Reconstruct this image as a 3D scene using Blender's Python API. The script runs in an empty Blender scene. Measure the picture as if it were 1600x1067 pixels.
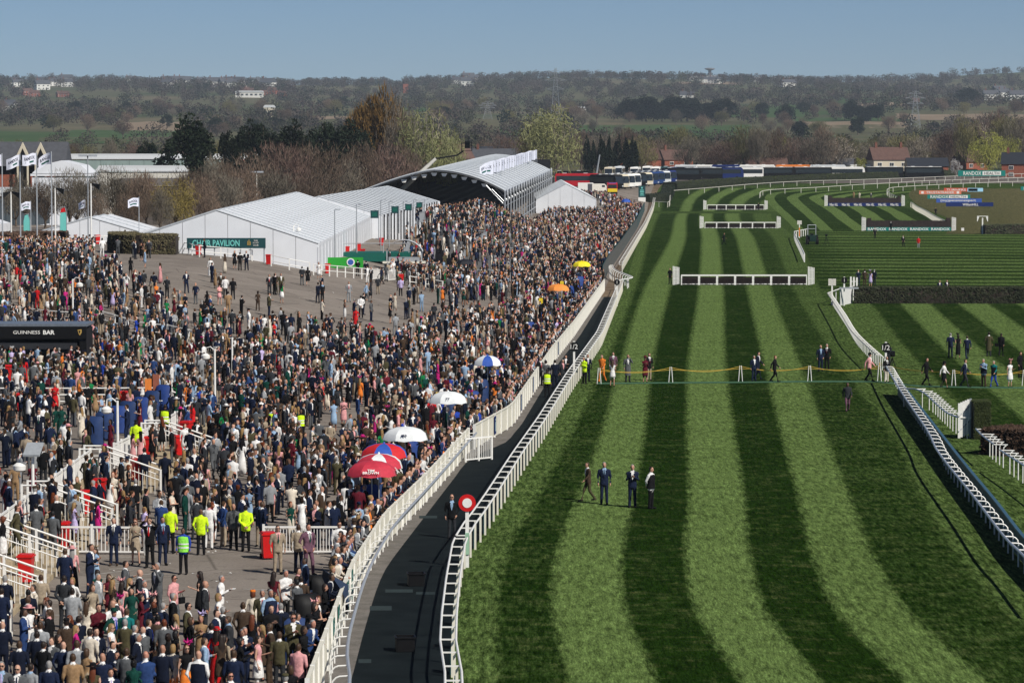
import bpy, bmesh, math, random
import numpy as np
from mathutils import Vector, Matrix

# ------------------------------------------------------------------ camera, sky, sun, exposure
scene = bpy.context.scene
COL = scene.collection
H = 15.6                      # eye height on the grandstand balcony
F = 5390.0                    # focal length in pixels of a 1600 px wide picture
PITCH = math.atan((533.5 - 225.0) / F)
CP, SP = math.cos(PITCH), math.sin(PITCH)

cam = bpy.data.cameras.new('camera')
cam.sensor_width = 36.0
cam.lens = 36.0 * F / 1600.0
cam.clip_start = 1.0
cam.clip_end = 40000.0
cam_ob = bpy.data.objects.new('camera', cam)
COL.objects.link(cam_ob)
cam_ob.location = (0, 0, H)
cam_ob.rotation_euler = (math.pi / 2 - PITCH, 0, 0)
scene.camera = cam_ob

SUN_EL = math.radians(42)
SUN_AZ = math.atan2(0.70, -0.72)          # clockwise from +Y : behind the camera, over its right shoulder
SUN_DIR = Vector((math.sin(SUN_AZ) * math.cos(SUN_EL), math.cos(SUN_AZ) * math.cos(SUN_EL), math.sin(SUN_EL)))

world = bpy.data.worlds.new('World')
scene.world = world
world.use_nodes = True
wn = world.node_tree
wn.nodes.clear()
sky = wn.nodes.new('ShaderNodeTexSky')
sky.sky_type = 'NISHITA'
sky.sun_disc = False
sky.sun_elevation = SUN_EL
sky.sun_rotation = SUN_AZ
sky.altitude = 0
sky.air_density = 0.6
sky.dust_density = 0.0
sky.ozone_density = 7.5
bg = wn.nodes.new('ShaderNodeBackground')
bg.inputs['Strength'].default_value = 0.058
wo = wn.nodes.new('ShaderNodeOutputWorld')
wn.links.new(sky.outputs[0], bg.inputs['Color'])
wn.links.new(bg.outputs[0], wo.inputs['Surface'])

sun = bpy.data.lights.new('sun', 'SUN')
sun.energy = 5.0
sun.angle = math.radians(0.5)
sun.color = (1.0, 0.95, 0.87)
sun_ob = bpy.data.objects.new('sun', sun)
COL.objects.link(sun_ob)
sun_ob.rotation_euler = SUN_DIR.to_track_quat('Z', 'Y').to_euler()
sun_ob.location = (60, -60, 80)

vs = scene.view_settings
vs.view_transform = 'Standard'
vs.look = 'None'
vs.gamma = 1.0
vs.use_curve_mapping = False
vs.exposure = 0.0
scene.cycles.max_bounces = 6
scene.cycles.volume_bounces = 0
scene.cycles.use_denoising = True

# ------------------------------------------------------------------ small maths
rnd = random.Random(7)

def ss(x, a, b):
    t = min(1.0, max(0.0, (x - a) / (b - a)))
    return t * t * (3 - 2 * t)

def lerp_tab(x, tab):
    if x <= tab[0][0]: return tab[0][1]
    for (a, p), (b, q) in zip(tab, tab[1:]):
        if x <= b: return p + (q - p) * (x - a) / (b - a)
    return tab[-1][1]

FENCE_TAB = [(60, -5.5), (97, -5.5), (118, -5.5), (134, -4.95), (150, -3.75), (174, -2.2), (190, 0.0), (245, 2.9),
             (280, 5.05), (364, 9.7), (420, 12.3), (500, 16.6), (635, 23.6), (858, 34.0), (1000, 42.0), (1300, 60)]
def FX(Y): return lerp_tab(Y, FENCE_TAB)

FAR_TAB = [(0, 0), (970, 0), (1040, .6), (1200, 1.0), (1500, 2), (2000, 8), (2600, 19.5), (3300, 37.5), (4200, 63), (5200, 93), (6500, 128), (7500, 130), (9500, 100)]

EDGE_TAB = [(100, -18.6), (153, -18.6), (156, -17.6), (185, -16.4), (200, -16.2)]
def EX(Y): return lerp_tab(Y, EDGE_TAB)

def hill(X, Y):
    """far country: rising ground with low swells and a higher shoulder to the east"""
    z = lerp_tab(Y, FAR_TAB)
    if Y > 1300:
        k = ss(Y, 1300, 4000)
        z += k * (5 * math.sin(X * .0031 + 1.3) + 4 * math.sin(X * .0072 + Y * .0011) + 3 * math.sin(X * .0017 - Y * .002))
        z += 22 * ss(X, 560, 1150) * ss(Y, 3800, 6300)
        z += 9 * ss(-X, 500, 1000) * ss(Y, 3500, 6300)
    return z

def hgt(X, Y):
    fx = FX(Y)
    left = 1 - ss(X, fx - 12, fx)
    z = 4.2 * (left * ss(Y, 590, 930) + (1 - left) * ss(Y, 790, 960)) + hill(X, Y)
    if X < fx:
        m = 4.8 * ss(Y, 205, 310) * ss(-X, 0, 34) * (1 - ss(Y, 450, 600))
        if X < EX(Y) and 100 < Y < 330:          # raised platform behind the white railings
            m = max(m, 1.0 * ss(Y, 102, 103) * (1 - ss(Y, 240, 320)) * (1.0 if Y < 186 else ss(EX(Y) - X, 0, (Y - 186) * .5 + .01)))
        z += m
    return z

def foot_h(X, Y):
    e = EX(Y)
    if e <= X < e + 2.1 and 103 < Y < 186: return max(hgt(X, Y), 1.0 - .27 * (int((X - e) / .7) + 1))
    return hgt(X, Y) + bank_h(X, Y)

BANK = (392.0, 590.0)                            # tiered seating beside the marquees
def bank_h(X, Y):
    if BANK[0] <= Y <= BANK[1]:
        ax = -0.5 + .035 * (Y - 392)
        t = (ax - X) / 0.85
        if t > 0 and X > ax - 12.8:
            return 0.33 * math.floor(min(t, 13, max(0, (Y - 392) / 2.6)) + 1)
    return 0.0

def ray(u, v):
    dx = (u - 800.0) / F
    dy = -(v - 533.5) / F
    return dx, CP + dy * SP, -SP + dy * CP

def G(u, v, z=0.0):
    d = ray(u, v)
    t = (z - H) / d[2]
    return Vector((d[0] * t, d[1] * t, z))

def AT(u, v, Y):
    d = ray(u, v)
    t = Y / d[1]
    return Vector((d[0] * t, Y, H + d[2] * t))

def GH(u, v, up=0.0):
    """first meeting of the sight line with the ground (raised by up)"""
    d = ray(u, v)
    t = 80.0
    while t < 12000:
        step = 1.0 if t < 1300 else 20.0
        X, Y, Z = d[0] * t, d[1] * t, H + d[2] * t
        if Z <= hgt(X, Y) + up:
            lo, hi = t - step, t
            for _ in range(12):
                mid = (lo + hi) / 2
                if H + d[2] * mid <= hgt(d[0] * mid, d[1] * mid) + up: hi = mid
                else: lo = mid
            return Vector((d[0] * hi, d[1] * hi, hgt(d[0] * hi, d[1] * hi)))
        t += step
    return Vector((d[0] * t, d[1] * t, 0))

def proj(X, Y, Z):
    z = Z - H
    dep = Y * CP - z * SP
    return 800 + F * X / dep, 533.5 - F * (Y * SP + z * CP) / dep

def in_poly(u, v, P):
    c = False
    j = len(P) - 1
    for i in range(len(P)):
        if (P[i][1] > v) != (P[j][1] > v) and u < (P[j][0] - P[i][0]) * (v - P[i][1]) / (P[j][1] - P[i][1]) + P[i][0]:
            c = not c
        j = i
    return c

def smooth_path(pts, step):
    """Catmull-Rom through pts, resampled at about equal steps; returns Vectors"""
    P = [Vector(p) for p in pts]
    out = []
    for i in range(len(P) - 1):
        p0 = P[max(i - 1, 0)]; p1 = P[i]; p2 = P[i + 1]; p3 = P[min(i + 2, len(P) - 1)]
        n = 12
        for k in range(n):
            t = k / n
            out.append(0.5 * ((2 * p1) + (p2 - p0) * t + (2 * p0 - 5 * p1 + 4 * p2 - p3) * t * t + (3 * p1 - p0 - 3 * p2 + p3) * t ** 3))
    out.append(P[-1])
    return resample(out, step)

def resample(P, step):
    P = [Vector(p) for p in P]
    L = [0.0]
    for a, b in zip(P, P[1:]): L.append(L[-1] + (b - a).length)
    n = max(1, round(L[-1] / step))
    res, j = [], 0
    for k in range(n + 1):
        s = L[-1] * k / n
        while j < len(L) - 2 and L[j + 1] < s: j += 1
        d = L[j + 1] - L[j]
        res.append(P[j].lerp(P[j + 1], (s - L[j]) / d if d > 0 else 0))
    return res

# ------------------------------------------------------------------ mesh and object helpers
class MB:
    def __init__(s): s.v, s.f, s.m = [], [], []
    def add(s, vs_, fs, m=0):
        o = len(s.v)
        s.v.extend([tuple(p) for p in vs_])
        for f in fs:
            s.f.append([i + o for i in f]); s.m.append(m)
        return s
    def box(s, c, size, rz=0.0, m=0, taper=1.0):
        x, y, z = size[0] / 2, size[1] / 2, size[2] / 2
        ca, sa = math.cos(rz), math.sin(rz)
        vv = []
        for dz in (-1, 1):
            k = taper if dz < 0 else 1.0
            for dx, dy in ((-1, -1), (1, -1), (1, 1), (-1, 1)):
                px, py = dx * x * k, dy * y * k
                vv.append((c[0] + px * ca - py * sa, c[1] + px * sa + py * ca, c[2] + dz * z))
        return s.add(vv, [(3, 2, 1, 0), (4, 5, 6, 7), (0, 1, 5, 4), (1, 2, 6, 5), (2, 3, 7, 6), (3, 0, 4, 7)], m)
    def tube(s, p, q, r0, r1=None, n=6, m=0, caps=True):
        return s.path([p, q], [r0, r0 if r1 is None else r1], n, m, caps)
    def path(s, pts, r, n=6, m=0, caps=True):
        P = [Vector(p) for p in pts]
        R = r if isinstance(r, (list, tuple)) else [r] * len(P)
        vv, ff = [], []
        for i, p in enumerate(P):
            t = (P[min(i + 1, len(P) - 1)] - P[max(i - 1, 0)])
            t = t.normalized() if t.length > 1e-9 else Vector((0, 0, 1))
            a = t.cross(Vector((0, 0, 1)) if abs(t.z) < .95 else Vector((0, 1, 0))).normalized()
            b = a.cross(t)
            for k in range(n):
                w = 2 * math.pi * k / n
                vv.append(p + (a * math.cos(w) + b * math.sin(w)) * R[i])
        for i in range(len(P) - 1):
            for k in range(n):
                ff.append((i * n + k, i * n + (k + 1) % n, (i + 1) * n + (k + 1) % n, (i + 1) * n + k))
        if caps:
            ff.append(tuple(range(n))[::-1])
            ff.append(tuple((len(P) - 1) * n + k for k in range(n)))
        return s.add(vv, ff, m)
    def loft(s, rings, n=10, m=0):
        """rings (cx, cy, z, rx, ry), closed ends"""
        vv, ff = [], []
        for cx, cy, z, rx, ry in rings:
            for k in range(n):
                w = 2 * math.pi * k / n
                vv.append((cx + rx * math.cos(w), cy + ry * math.sin(w), z))
        for i in range(len(rings) - 1):
            for k in range(n):
                ff.append((i * n + k, i * n + (k + 1) % n, (i + 1) * n + (k + 1) % n, (i + 1) * n + k))
        ff.append(tuple(range(n))[::-1]); ff.append(tuple((len(rings) - 1) * n + k for k in range(n)))
        return s.add(vv, ff, m)
    def ball(s, c, r, nu=8, nv=5, m=0):
        rg = []
        for j in range(nv + 1):
            a = -math.pi / 2 + math.pi * j / nv
            q = max(.05, math.cos(a))
            rg.append((c[0], c[1], c[2] + r[2] * math.sin(a), r[0] * q, r[1] * q))
        return s.loft(rg, nu, m)
    def prism(s, poly, y0, y1, m=0):
        """poly in (x, z), extruded along y"""
        n = len(poly)
        vv = [(x, y0, z) for x, z in poly] + [(x, y1, z) for x, z in poly]
        ff = [tuple(range(n)), tuple(range(2 * n - 1, n - 1, -1))]
        for k in range(n):
            ff.append((k, k + n, (k + 1) % n + n, (k + 1) % n))
        return s.add(vv, ff, m)
    def quad(s, a, b, c, d, m=0): return s.add([a, b, c, d], [(0, 1, 2, 3)], m)
    def mesh(s, name, mats=(), smooth=False, fix=True):
        me = bpy.data.meshes.new(name)
        me.from_pydata(s.v, [], s.f)
        for mt in (mats if isinstance(mats, (list, tuple)) else [mats]): me.materials.append(mt)
        if any(s.m): me.polygons.foreach_set('material_index', s.m)
        if fix:
            bm = bmesh.new(); bm.from_mesh(me)
            bmesh.ops.recalc_face_normals(bm, faces=bm.faces)
            bm.to_mesh(me); bm.free()
        if smooth:
            me.polygons.foreach_set('use_smooth', [True] * len(me.polygons))
            try: me.set_sharp_from_angle(angle=math.radians(40))
            except Exception: pass
        me.update()
        return me

def link(name, data, parent=None, loc=(0, 0, 0), rz=0.0, scale=None, mat=None):
    o = bpy.data.objects.new(name, data)
    COL.objects.link(o)
    o.location = loc
    if isinstance(rz, (tuple, list)): o.rotation_euler = rz
    elif rz: o.rotation_euler = (0, 0, rz)
    if scale is not None: o.scale = scale if isinstance(scale, (tuple, list)) else (scale,) * 3
    if parent is not None: o.parent = parent
    if mat is not None and data is not None and len(data.materials):
        mats = mat if isinstance(mat, (list, tuple)) else [mat]
        for i, mm in enumerate(mats):
            o.material_slots[i].link = 'OBJECT'
            o.material_slots[i].material = mm
    return o

def tag(o, label=None, cat=None, group=None, kind=None):
    if label: o['label'] = label
    if cat: o['category'] = cat
    if group: o['group'] = group
    if kind: o['kind'] = kind
    return o

def thing(name, label, cat, loc=(0, 0, 0), rz=0.0, group=None):
    o = bpy.data.objects.new(name, None)
    COL.objects.link(o)
    o.empty_display_size = .3
    o.location = loc
    o.rotation_euler = (0, 0, rz)
    return tag(o, label, cat, group)

def part(name, mb, mats, parent, origin=None, smooth=False, kind=None, label=None):
    """mesh given in world coordinates when origin is the parent's location, else in the parent's own"""
    if origin is not None:
        mb.v = [(p[0] - origin[0], p[1] - origin[1], p[2] - origin[2]) for p in mb.v]
    o = link(name, mb.mesh(name, mats, smooth), parent)
    return tag(o, label, None, None, kind)

def struct(name, mb, mats, smooth=False, fix=True):
    return tag(link(name, mb.mesh(name, mats, smooth, fix)), kind='structure')

def copy_tree(o, parent=None, loc=None, rz=None, label=None, group=None):
    c = o.copy()
    COL.objects.link(c)
    if parent is not None: c.parent = parent
    if loc is not None: c.location = loc
    if rz is not None: c.rotation_euler = (0, 0, rz)
    if label: c['label'] = label
    if group: c['group'] = group
    for ch in [x for x in KIDS.get(o.name, [])]:
        cc = copy_tree(ch, c)
        KIDS.setdefault(c.name, []).append(cc)
    return c
KIDS = {}
def remember(o):
    """children table for copy_tree (o.children is slow in big scenes)"""
    KIDS[o.name] = list(o.children)
    for c in o.children: remember(c)

ORD = ['first', 'second', 'third', 'fourth', 'fifth', 'sixth', 'seventh', 'eighth', 'ninth', 'tenth', 'eleventh', 'twelfth', 'thirteenth',
       'fourteenth', 'fifteenth', 'sixteenth', 'seventeenth', 'eighteenth', 'nineteenth', 'twentieth'] + ['twenty-' + x for x in
       ('first', 'second', 'third', 'fourth', 'fifth', 'sixth', 'seventh', 'eighth', 'ninth')] + ['thirtieth'] + ['thirty-' + x for x in
       ('first', 'second', 'third', 'fourth', 'fifth', 'sixth', 'seventh', 'eighth', 'ninth')]

def text_mesh(body, width=None, height=None, depth=.01, name='lettering', mat=None, bold=0.0):
    cu = bpy.data.curves.new(name, 'FONT')
    cu.body = body
    cu.size = 1.0
    cu.extrude = 0.5
    cu.offset = bold
    cu.resolution_u = 2
    cu.align_x = 'CENTER'
    ob = bpy.data.objects.new(name, cu)
    COL.objects.link(ob)
    dg = bpy.context.evaluated_depsgraph_get()
    me = bpy.data.meshes.new_from_object(ob.evaluated_get(dg))
    bpy.data.objects.remove(ob)
    bpy.data.curves.remove(cu)
    n = len(me.vertices)
    co = np.empty(n * 3); me.vertices.foreach_get('co', co); co = co.reshape(-1, 3)
    lo, hi = co.min(0), co.max(0)
    c = (lo + hi) / 2
    sx = (width / (hi[0] - lo[0])) if width else (height / (hi[1] - lo[1]))
    sy = (height / (hi[1] - lo[1])) if height else sx
    out = np.empty_like(co)                         # upright text: x right, z up, facing -y
    out[:, 0] = (co[:, 0] - c[0]) * sx
    out[:, 2] = (co[:, 1] - c[1]) * sy
    out[:, 1] = -co[:, 2] * depth
    me.vertices.foreach_set('co', out.ravel())
    me.materials.clear()
    if mat: me.materials.append(mat)
    me.name = name
    me.update()
    return me

# ------------------------------------------------------------------ materials
MATS = {}
def mat(name, col, rough=0.7, metal=0.0, var=0.12, scale=6.0, bump=0.0, spec=0.3, coat=0.0):
    """plain coloured stuff with soft uneven wear"""
    if name in MATS: return MATS[name]
    m = bpy.data.materials.new(name)
    m.use_nodes = True
    nt = m.node_tree
    b = nt.nodes['Principled BSDF']
    b.inputs['Roughness'].default_value = rough
    b.inputs['Metallic'].default_value = metal
    b.inputs['Specular IOR Level'].default_value = spec
    if coat: b.inputs['Coat Weight'].default_value = coat
    tc = nt.nodes.new('ShaderNodeTexCoord')
    no = nt.nodes.new('ShaderNodeTexNoise')
    no.inputs['Scale'].default_value = scale
    no.inputs['Detail'].default_value = 5
    nt.links.new(tc.outputs['Object'], no.inputs['Vector'])
    mp = nt.nodes.new('ShaderNodeMapRange')
    mp.inputs[1].default_value = .3; mp.inputs[2].default_value = .7
    mp.inputs[3].default_value = 1 - var; mp.inputs[4].default_value = 1 + var
    nt.links.new(no.outputs['Fac'], mp.inputs[0])
    mx = nt.nodes.new('ShaderNodeMix'); mx.data_type = 'RGBA'; mx.blend_type = 'MULTIPLY'
    mx.inputs[0].default_value = 1.0
    mx.inputs[6].default_value = (*col, 1)
    nt.links.new(mp.outputs[0], mx.inputs[7])
    nt.links.new(mx.outputs[2], b.inputs['Base Color'])
    if bump:
        bp = nt.nodes.new('ShaderNodeBump')
        bp.inputs['Strength'].default_value = bump
        bp.inputs['Distance'].default_value = .03
        nt.links.new(no.outputs['Fac'], bp.inputs['Height'])
        nt.links.new(bp.outputs[0], b.inputs['Normal'])
    MATS[name] = m
    return m

def nodes_mat(name):
    m = bpy.data.materials.new(name)
    m.use_nodes = True
    nt = m.node_tree
    return m, nt, nt.nodes['Principled BSDF']

def N(nt, kind, **kw):
    n = nt.nodes.new(kind)
    for k, v in kw.items():
        if k.startswith('i_'): n.inputs[k[2:].replace('_', ' ')].default_value = v
        else: setattr(n, k, v)
    return n

def noise(nt, vec, scale, detail=5, rough=.6):
    n = N(nt, 'ShaderNodeTexNoise')
    n.inputs['Scale'].default_value = scale
    n.inputs['Detail'].default_value = detail
    n.inputs['Roughness'].default_value = rough
    nt.links.new(vec, n.inputs['Vector'])
    return n.outputs['Fac']

def rng(nt, val, a, b, c, d):
    n = N(nt, 'ShaderNodeMapRange')
    for i, x in enumerate((a, b, c, d)): n.inputs[i + 1].default_value = x
    nt.links.new(val, n.inputs[0])
    return n.outputs[0]

def math2(nt, op, a, b):
    n = N(nt, 'ShaderNodeMath', operation=op)
    for i, x in enumerate((a, b)):
        if isinstance(x, (int, float)): n.inputs[i].default_value = x
        else: nt.links.new(x, n.inputs[i])
    return n.outputs[0]

def mixc(nt, fac, a, b, blend='MIX'):
    n = N(nt, 'ShaderNodeMix', data_type='RGBA', blend_type=blend)
    for i, x in ((0, fac), (6, a), (7, b)):
        if isinstance(x, (int, float)): n.inputs[i].default_value = x
        elif isinstance(x, tuple): n.inputs[i].default_value = (*x, 1)
        else: nt.links.new(x, n.inputs[i])
    return n.outputs[2]

def bumped(nt, b, height, strength, dist):
    n = N(nt, 'ShaderNodeBump')
    n.inputs['Strength'].default_value = strength
    n.inputs['Distance'].default_value = dist
    nt.links.new(height, n.inputs['Height'])
    nt.links.new(n.outputs[0], b.inputs['Normal'])

def turf_mat(name, dark, light, worn=(.075, .055, .03), worn_amt=.25):
    m, nt, b = nodes_mat(name)
    geo = N(nt, 'ShaderNodeNewGeometry')
    pos = geo.outputs['Position']
    at = N(nt, 'ShaderNodeAttribute', attribute_name='stripe')
    big = noise(nt, pos, .12, 4)
    mid = noise(nt, pos, .9, 5, .65)
    st = N(nt, 'ShaderNodeMapping'); st.inputs['Scale'].default_value = (1.0, .13, 1.0)     # the nap lies along the mower's path
    nt.links.new(pos, st.inputs['Vector'])
    fine = noise(nt, st.outputs[0], 5.0, 5, .75)
    tiny = noise(nt, st.outputs[0], 17.0, 3, .8)
    clump = noise(nt, st.outputs[0], 2.0, 4, .7)
    s = math2(nt, 'ADD', at.outputs['Fac'], rng(nt, mid, .3, .7, -.16, .16))
    s = math2(nt, 'ADD', s, rng(nt, big, .3, .7, -.10, .10))
    edge = math2(nt, 'MULTIPLY', math2(nt, 'MULTIPLY', at.outputs['Fac'], math2(nt, 'SUBTRACT', 1.0, at.outputs['Fac'])), rng(nt, fine, .3, .7, -1.6, 1.6))
    s = math2(nt, 'ADD', s, edge)
    c = mixc(nt, rng(nt, s, 0, 1, 0, 1), dark, light)
    wf = math2(nt, 'MULTIPLY', rng(nt, mid, .50, .72, 0, 1), rng(nt, fine, .45, .62, 0, worn_amt))
    wf = math2(nt, 'MULTIPLY', wf, rng(nt, at.outputs['Fac'], 0, 1, 1.0, .35))
    c = mixc(nt, wf, c, worn)
    g = math2(nt, 'MULTIPLY', math2(nt, 'MULTIPLY', rng(nt, fine, .30, .70, .38, 1.62), rng(nt, tiny, .3, .7, .45, 1.55)), rng(nt, clump, .32, .68, .86, 1.14))
    gv = N(nt, 'ShaderNodeCombineColor')
    for i in range(3): nt.links.new(g, gv.inputs[i])
    c = mixc(nt, 1.0, c, gv.outputs[0], 'MULTIPLY')
    nt.links.new(c, b.inputs['Base Color'])
    b.inputs['Roughness'].default_value = .9
    b.inputs['Specular IOR Level'].default_value = .0
    bumped(nt, b, math2(nt, 'ADD', fine, tiny), .5, .06)
    return m

TURF = turf_mat('mown_turf', (.0095, .0250, .0032), (.104, .158, .046), (.085, .060, .032), .5)
ROUGH = turf_mat('rough_turf', (.030, .046, .015), (.120, .105, .050), (.16, .11, .065), .8)

def ground_mat(name, col, col2, scale=.4, joints=0.0, rough=.9):
    m, nt, b = nodes_mat(name)
    pos = N(nt, 'ShaderNodeNewGeometry').outputs['Position']
    a = noise(nt, pos, scale, 6)
    f = noise(nt, pos, 9.0, 4, .7)
    c = mixc(nt, rng(nt, a, .35, .65, 0, 1), col, col2)
    g = rng(nt, f, .3, .7, .82, 1.18)
    gv = N(nt, 'ShaderNodeCombineColor')
    for i in range(3): nt.links.new(g, gv.inputs[i])
    c = mixc(nt, 1.0, c, gv.outputs[0], 'MULTIPLY')
    nt.links.new(c, b.inputs['Base Color'])
    b.inputs['Roughness'].default_value = rough
    b.inputs['Specular IOR Level'].default_value = .05
    bumped(nt, b, f, .25, .02)
    return m

def tarmac_mat():
    m = ground_mat('tarmac', (.190, .163, .139), (.245, .214, .184), .25)
    nt = m.node_tree; b = nt.nodes['Principled BSDF']
    pos = N(nt, 'ShaderNodeNewGeometry').outputs['Position']
    src = b.inputs['Base Color'].links[0].from_socket
    vo = N(nt, 'ShaderNodeTexVoronoi', feature='DISTANCE_TO_EDGE'); vo.inputs['Scale'].default_value = .16; nt.links.new(pos, vo.inputs['Vector'])
    crack = rng(nt, vo.outputs['Distance'], .0, .012, .55, 1.0)
    vp = N(nt, 'ShaderNodeTexVoronoi'); vp.inputs['Scale'].default_value = .16; nt.links.new(pos, vp.inputs['Vector'])
    bw = N(nt, 'ShaderNodeRGBToBW'); nt.links.new(vp.outputs['Color'], bw.inputs[0])
    patch = rng(nt, bw.outputs[0], .2, .8, .90, 1.08)
    stain = rng(nt, noise(nt, pos, 1.1, 5, .7), .56, .70, 1.0, .62)
    g = math2(nt, 'MULTIPLY', math2(nt, 'MULTIPLY', crack, patch), stain)
    gv = N(nt, 'ShaderNodeCombineColor')
    for i in range(3): nt.links.new(g, gv.inputs[i])
    nt.links.new(mixc(nt, 1.0, src, gv.outputs[0], 'MULTIPLY'), b.inputs['Base Color'])
    return m
TARMAC = tarmac_mat()
RUBBER = ground_mat('rubber_matting', (.0055, .0085, .0098), (.0100, .0145, .0160), .7)
PAVING = ground_mat('grey_paving', (.12, .11, .098), (.18, .165, .15), 1.2)
EARTH = ground_mat('bare_earth', (.12, .085, .055), (.19, .145, .10), .5)
SOIL = mat('dark_soil', (.02, .016, .012), .95)
CARPARK = ground_mat('car_park_tarmac', (.10, .088, .075), (.15, .13, .115), .1)
FIELD_G = ground_mat('green_field', (.040, .075, .022), (.060, .100, .034), .01)
FIELD_D = ground_mat('scrub_field', (.075, .080, .035), (.11, .10, .055), .012)
FIELD_B = ground_mat('ploughed_field', (.20, .15, .10), (.26, .20, .14), .02)
LAND = ground_mat('farmland', (.045, .066, .026), (.135, .115, .068), .0045)

WHITE = mat('white_paint', (.78, .77, .73), .45, var=.07)
CREAM = mat('cream_paint', (.72, .69, .58), .5, var=.10, scale=1.5)
STEEL = mat('galvanised_steel', (.42, .44, .46), .45, .5, var=.10)
GREYRAIL = mat('grey_aluminium_rail', (.50, .52, .54), .35, .4, var=.06)
GREYPAINT = mat('grey_paint', (.28, .30, .32), .5)
BLACKP = mat('black_paint', (.006, .006, .0065), .5, spec=.15)
BLACKPL = mat('black_plastic', (.006, .006, .0065), .55, spec=.15)
RED = mat('red_plastic', (.55, .012, .012), .4, var=.10)
TENTW = mat('marquee_white', (.70, .72, .75), .5, var=.05, scale=.5)
TENTG = mat('stand_roof_grey', (.50, .53, .57), .45, var=.06, scale=.4)
GLASS = mat('dark_glass', (.02, .026, .032), .08, spec=.6, var=.05)
TEAL = mat('teal_board', (.003, .20, .17), .5, var=.04)
DTEAL = mat('dark_teal_board', (.010, .055, .062), .55, var=.10)
GREENB = mat('green_board_and_shade', (.005, .10, .075), .5)
BRICK = mat('red_brick', (.27, .085, .05), .85, var=.22, scale=2.5)
BRICKD = mat('dark_brick', (.17, .07, .048), .85, var=.2, scale=2.5)
TILE = mat('brown_roof_tile', (.11, .062, .05), .8, var=.2, scale=1.5)
SLATE = mat('grey_slate', (.075, .078, .088), .6, var=.15, scale=1.5)
SLATED = mat('dark_slate', (.025, .028, .036), .5, var=.12, scale=1.5)
RENDERW = mat('white_render', (.70, .69, .64), .8, var=.06)
RENDERC = mat('cream_render', (.58, .52, .40), .8, var=.08)
SHEDGR = mat('grey_green_cladding', (.25, .32, .30), .5, var=.08, scale=.6)
SHEDLT = mat('pale_roof_sheet', (.60, .62, .63), .5, var=.06)
BARK = mat('grey_brown_bark', (.115, .088, .066), .9, var=.25, scale=2)
BARKL = mat('pale_bark', (.27, .23, .18), .9, var=.25, scale=2)
STONE = mat('yellow_stone', (.36, .29, .19), .85, var=.2, scale=2)
TIMBER = mat('weathered_board', (.36, .34, .30), .8, var=.15)
BRUSH = mat('dark_birch_brush', (.032, .022, .020), .95, var=.35, scale=4)
GOLD = mat('gold_paint', (.55, .36, .10), .4, .3)
BLUEC = mat('blue_cloth', (.016, .045, .19), .65, var=.2, scale=3)
BLUED = mat('dark_blue_cloth', (.013, .034, .11), .7, var=.2, scale=3)
YELLOW = mat('yellow_paint', (.75, .55, .02), .6)
ORANGE = mat('orange_cloth', (.75, .22, .04), .6)
NAVYB = mat('navy_board', (.006, .020, .12), .5, var=.04)
BLUEB = mat('blue_board', (.04, .10, .38), .5, var=.04)
SALMON = mat('salmon_board', (.68, .20, .11), .5, var=.04)
REDB = mat('red_board', (.60, .09, .05), .5, var=.04)
LBLUE = mat('light_blue_board', (.35, .65, .85), .5, var=.04)
GREYCLAD = mat('dark_grey_cladding', (.075, .095, .11), .5)
ASTRO = mat('bright_green_carpet', (.02, .30, .03), .8, var=.08)
ROPE = mat('yellow_rope', (.55, .36, .05), .7)
MATG = mat('green_crossing_mat', (.045, .12, .06), .9, var=.15, scale=3)
DIRTYW = mat('weathered_white', (.58, .56, .50), .6, var=.14)
# ------------------------------------------------------------------ ground
def sheet(name, rows, mats, zoff=0.0, stripe=None, hfun=hgt, kind='structure', sub=8.0, smooth_rows=True):
    """rows: (Y, [x...]) or rows of (X, Y) points; every row has the same number of columns"""
    R = []
    for r in rows:
        R.append([Vector((x, r[0], 0)) for x in r[1]] if isinstance(r[1], (list, tuple)) and isinstance(r[0], (int, float)) else [Vector((p[0], p[1], 0)) for p in r])
    out = []
    for i in range(len(R) - 1):
        span = max((a - b).length for a, b in zip(R[i], R[i + 1]))
        n = max(1, int(span / sub))
        for k in range(n):
            t = k / n
            row = []
            for c in range(len(R[0])):
                p0 = R[max(i - 1, 0)][c]; p1 = R[i][c]; p2 = R[i + 1][c]; p3 = R[min(i + 2, len(R) - 1)][c]
                if smooth_rows:
                    # cubic with slopes weighted by spacing (no overshoot on uneven rows)
                    d1 = (p1 - p0).length or 1; d2 = (p2 - p1).length or 1; d3 = (p3 - p2).length or 1
                    m1 = ((p2 - p1) / d2 * d1 + (p1 - p0) / d1 * d2) / (d1 + d2) * d2 if i > 0 else (p2 - p1)
                    m2 = ((p3 - p2) / d3 * d2 + (p2 - p1) / d2 * d3) / (d2 + d3) * d2 if i < len(R) - 2 else (p2 - p1)
                    row.append((2 * t**3 - 3 * t*t + 1) * p1 + (t**3 - 2 * t*t + t) * m1 + (-2 * t**3 + 3 * t*t) * p2 + (t**3 - t*t) * m2)
                else:
                    row.append(p1.lerp(p2, t))
            out.append(row)
    out.append(R[-1])
    nc = len(R[0])
    mb = MB()
    mb.v = [(p.x, p.y, hfun(p.x, p.y) + zoff) for row in out for p in row]
    for i in range(len(out) - 1):
        for c in range(nc - 1):
            mb.f.append((i * nc + c, i * nc + c + 1, (i + 1) * nc + c + 1, (i + 1) * nc + c)); mb.m.append(0)
    me = mb.mesh(name, mats, True, fix=False)
    if stripe is not None:
        at = me.attributes.new('stripe', 'FLOAT', 'POINT')
        vals = [(stripe[c] if not callable(stripe) else stripe(c, row[c])) for row in out for c in range(nc)]
        at.data.foreach_set('value', vals)
    return tag(link(name, me), kind=kind)

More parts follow.
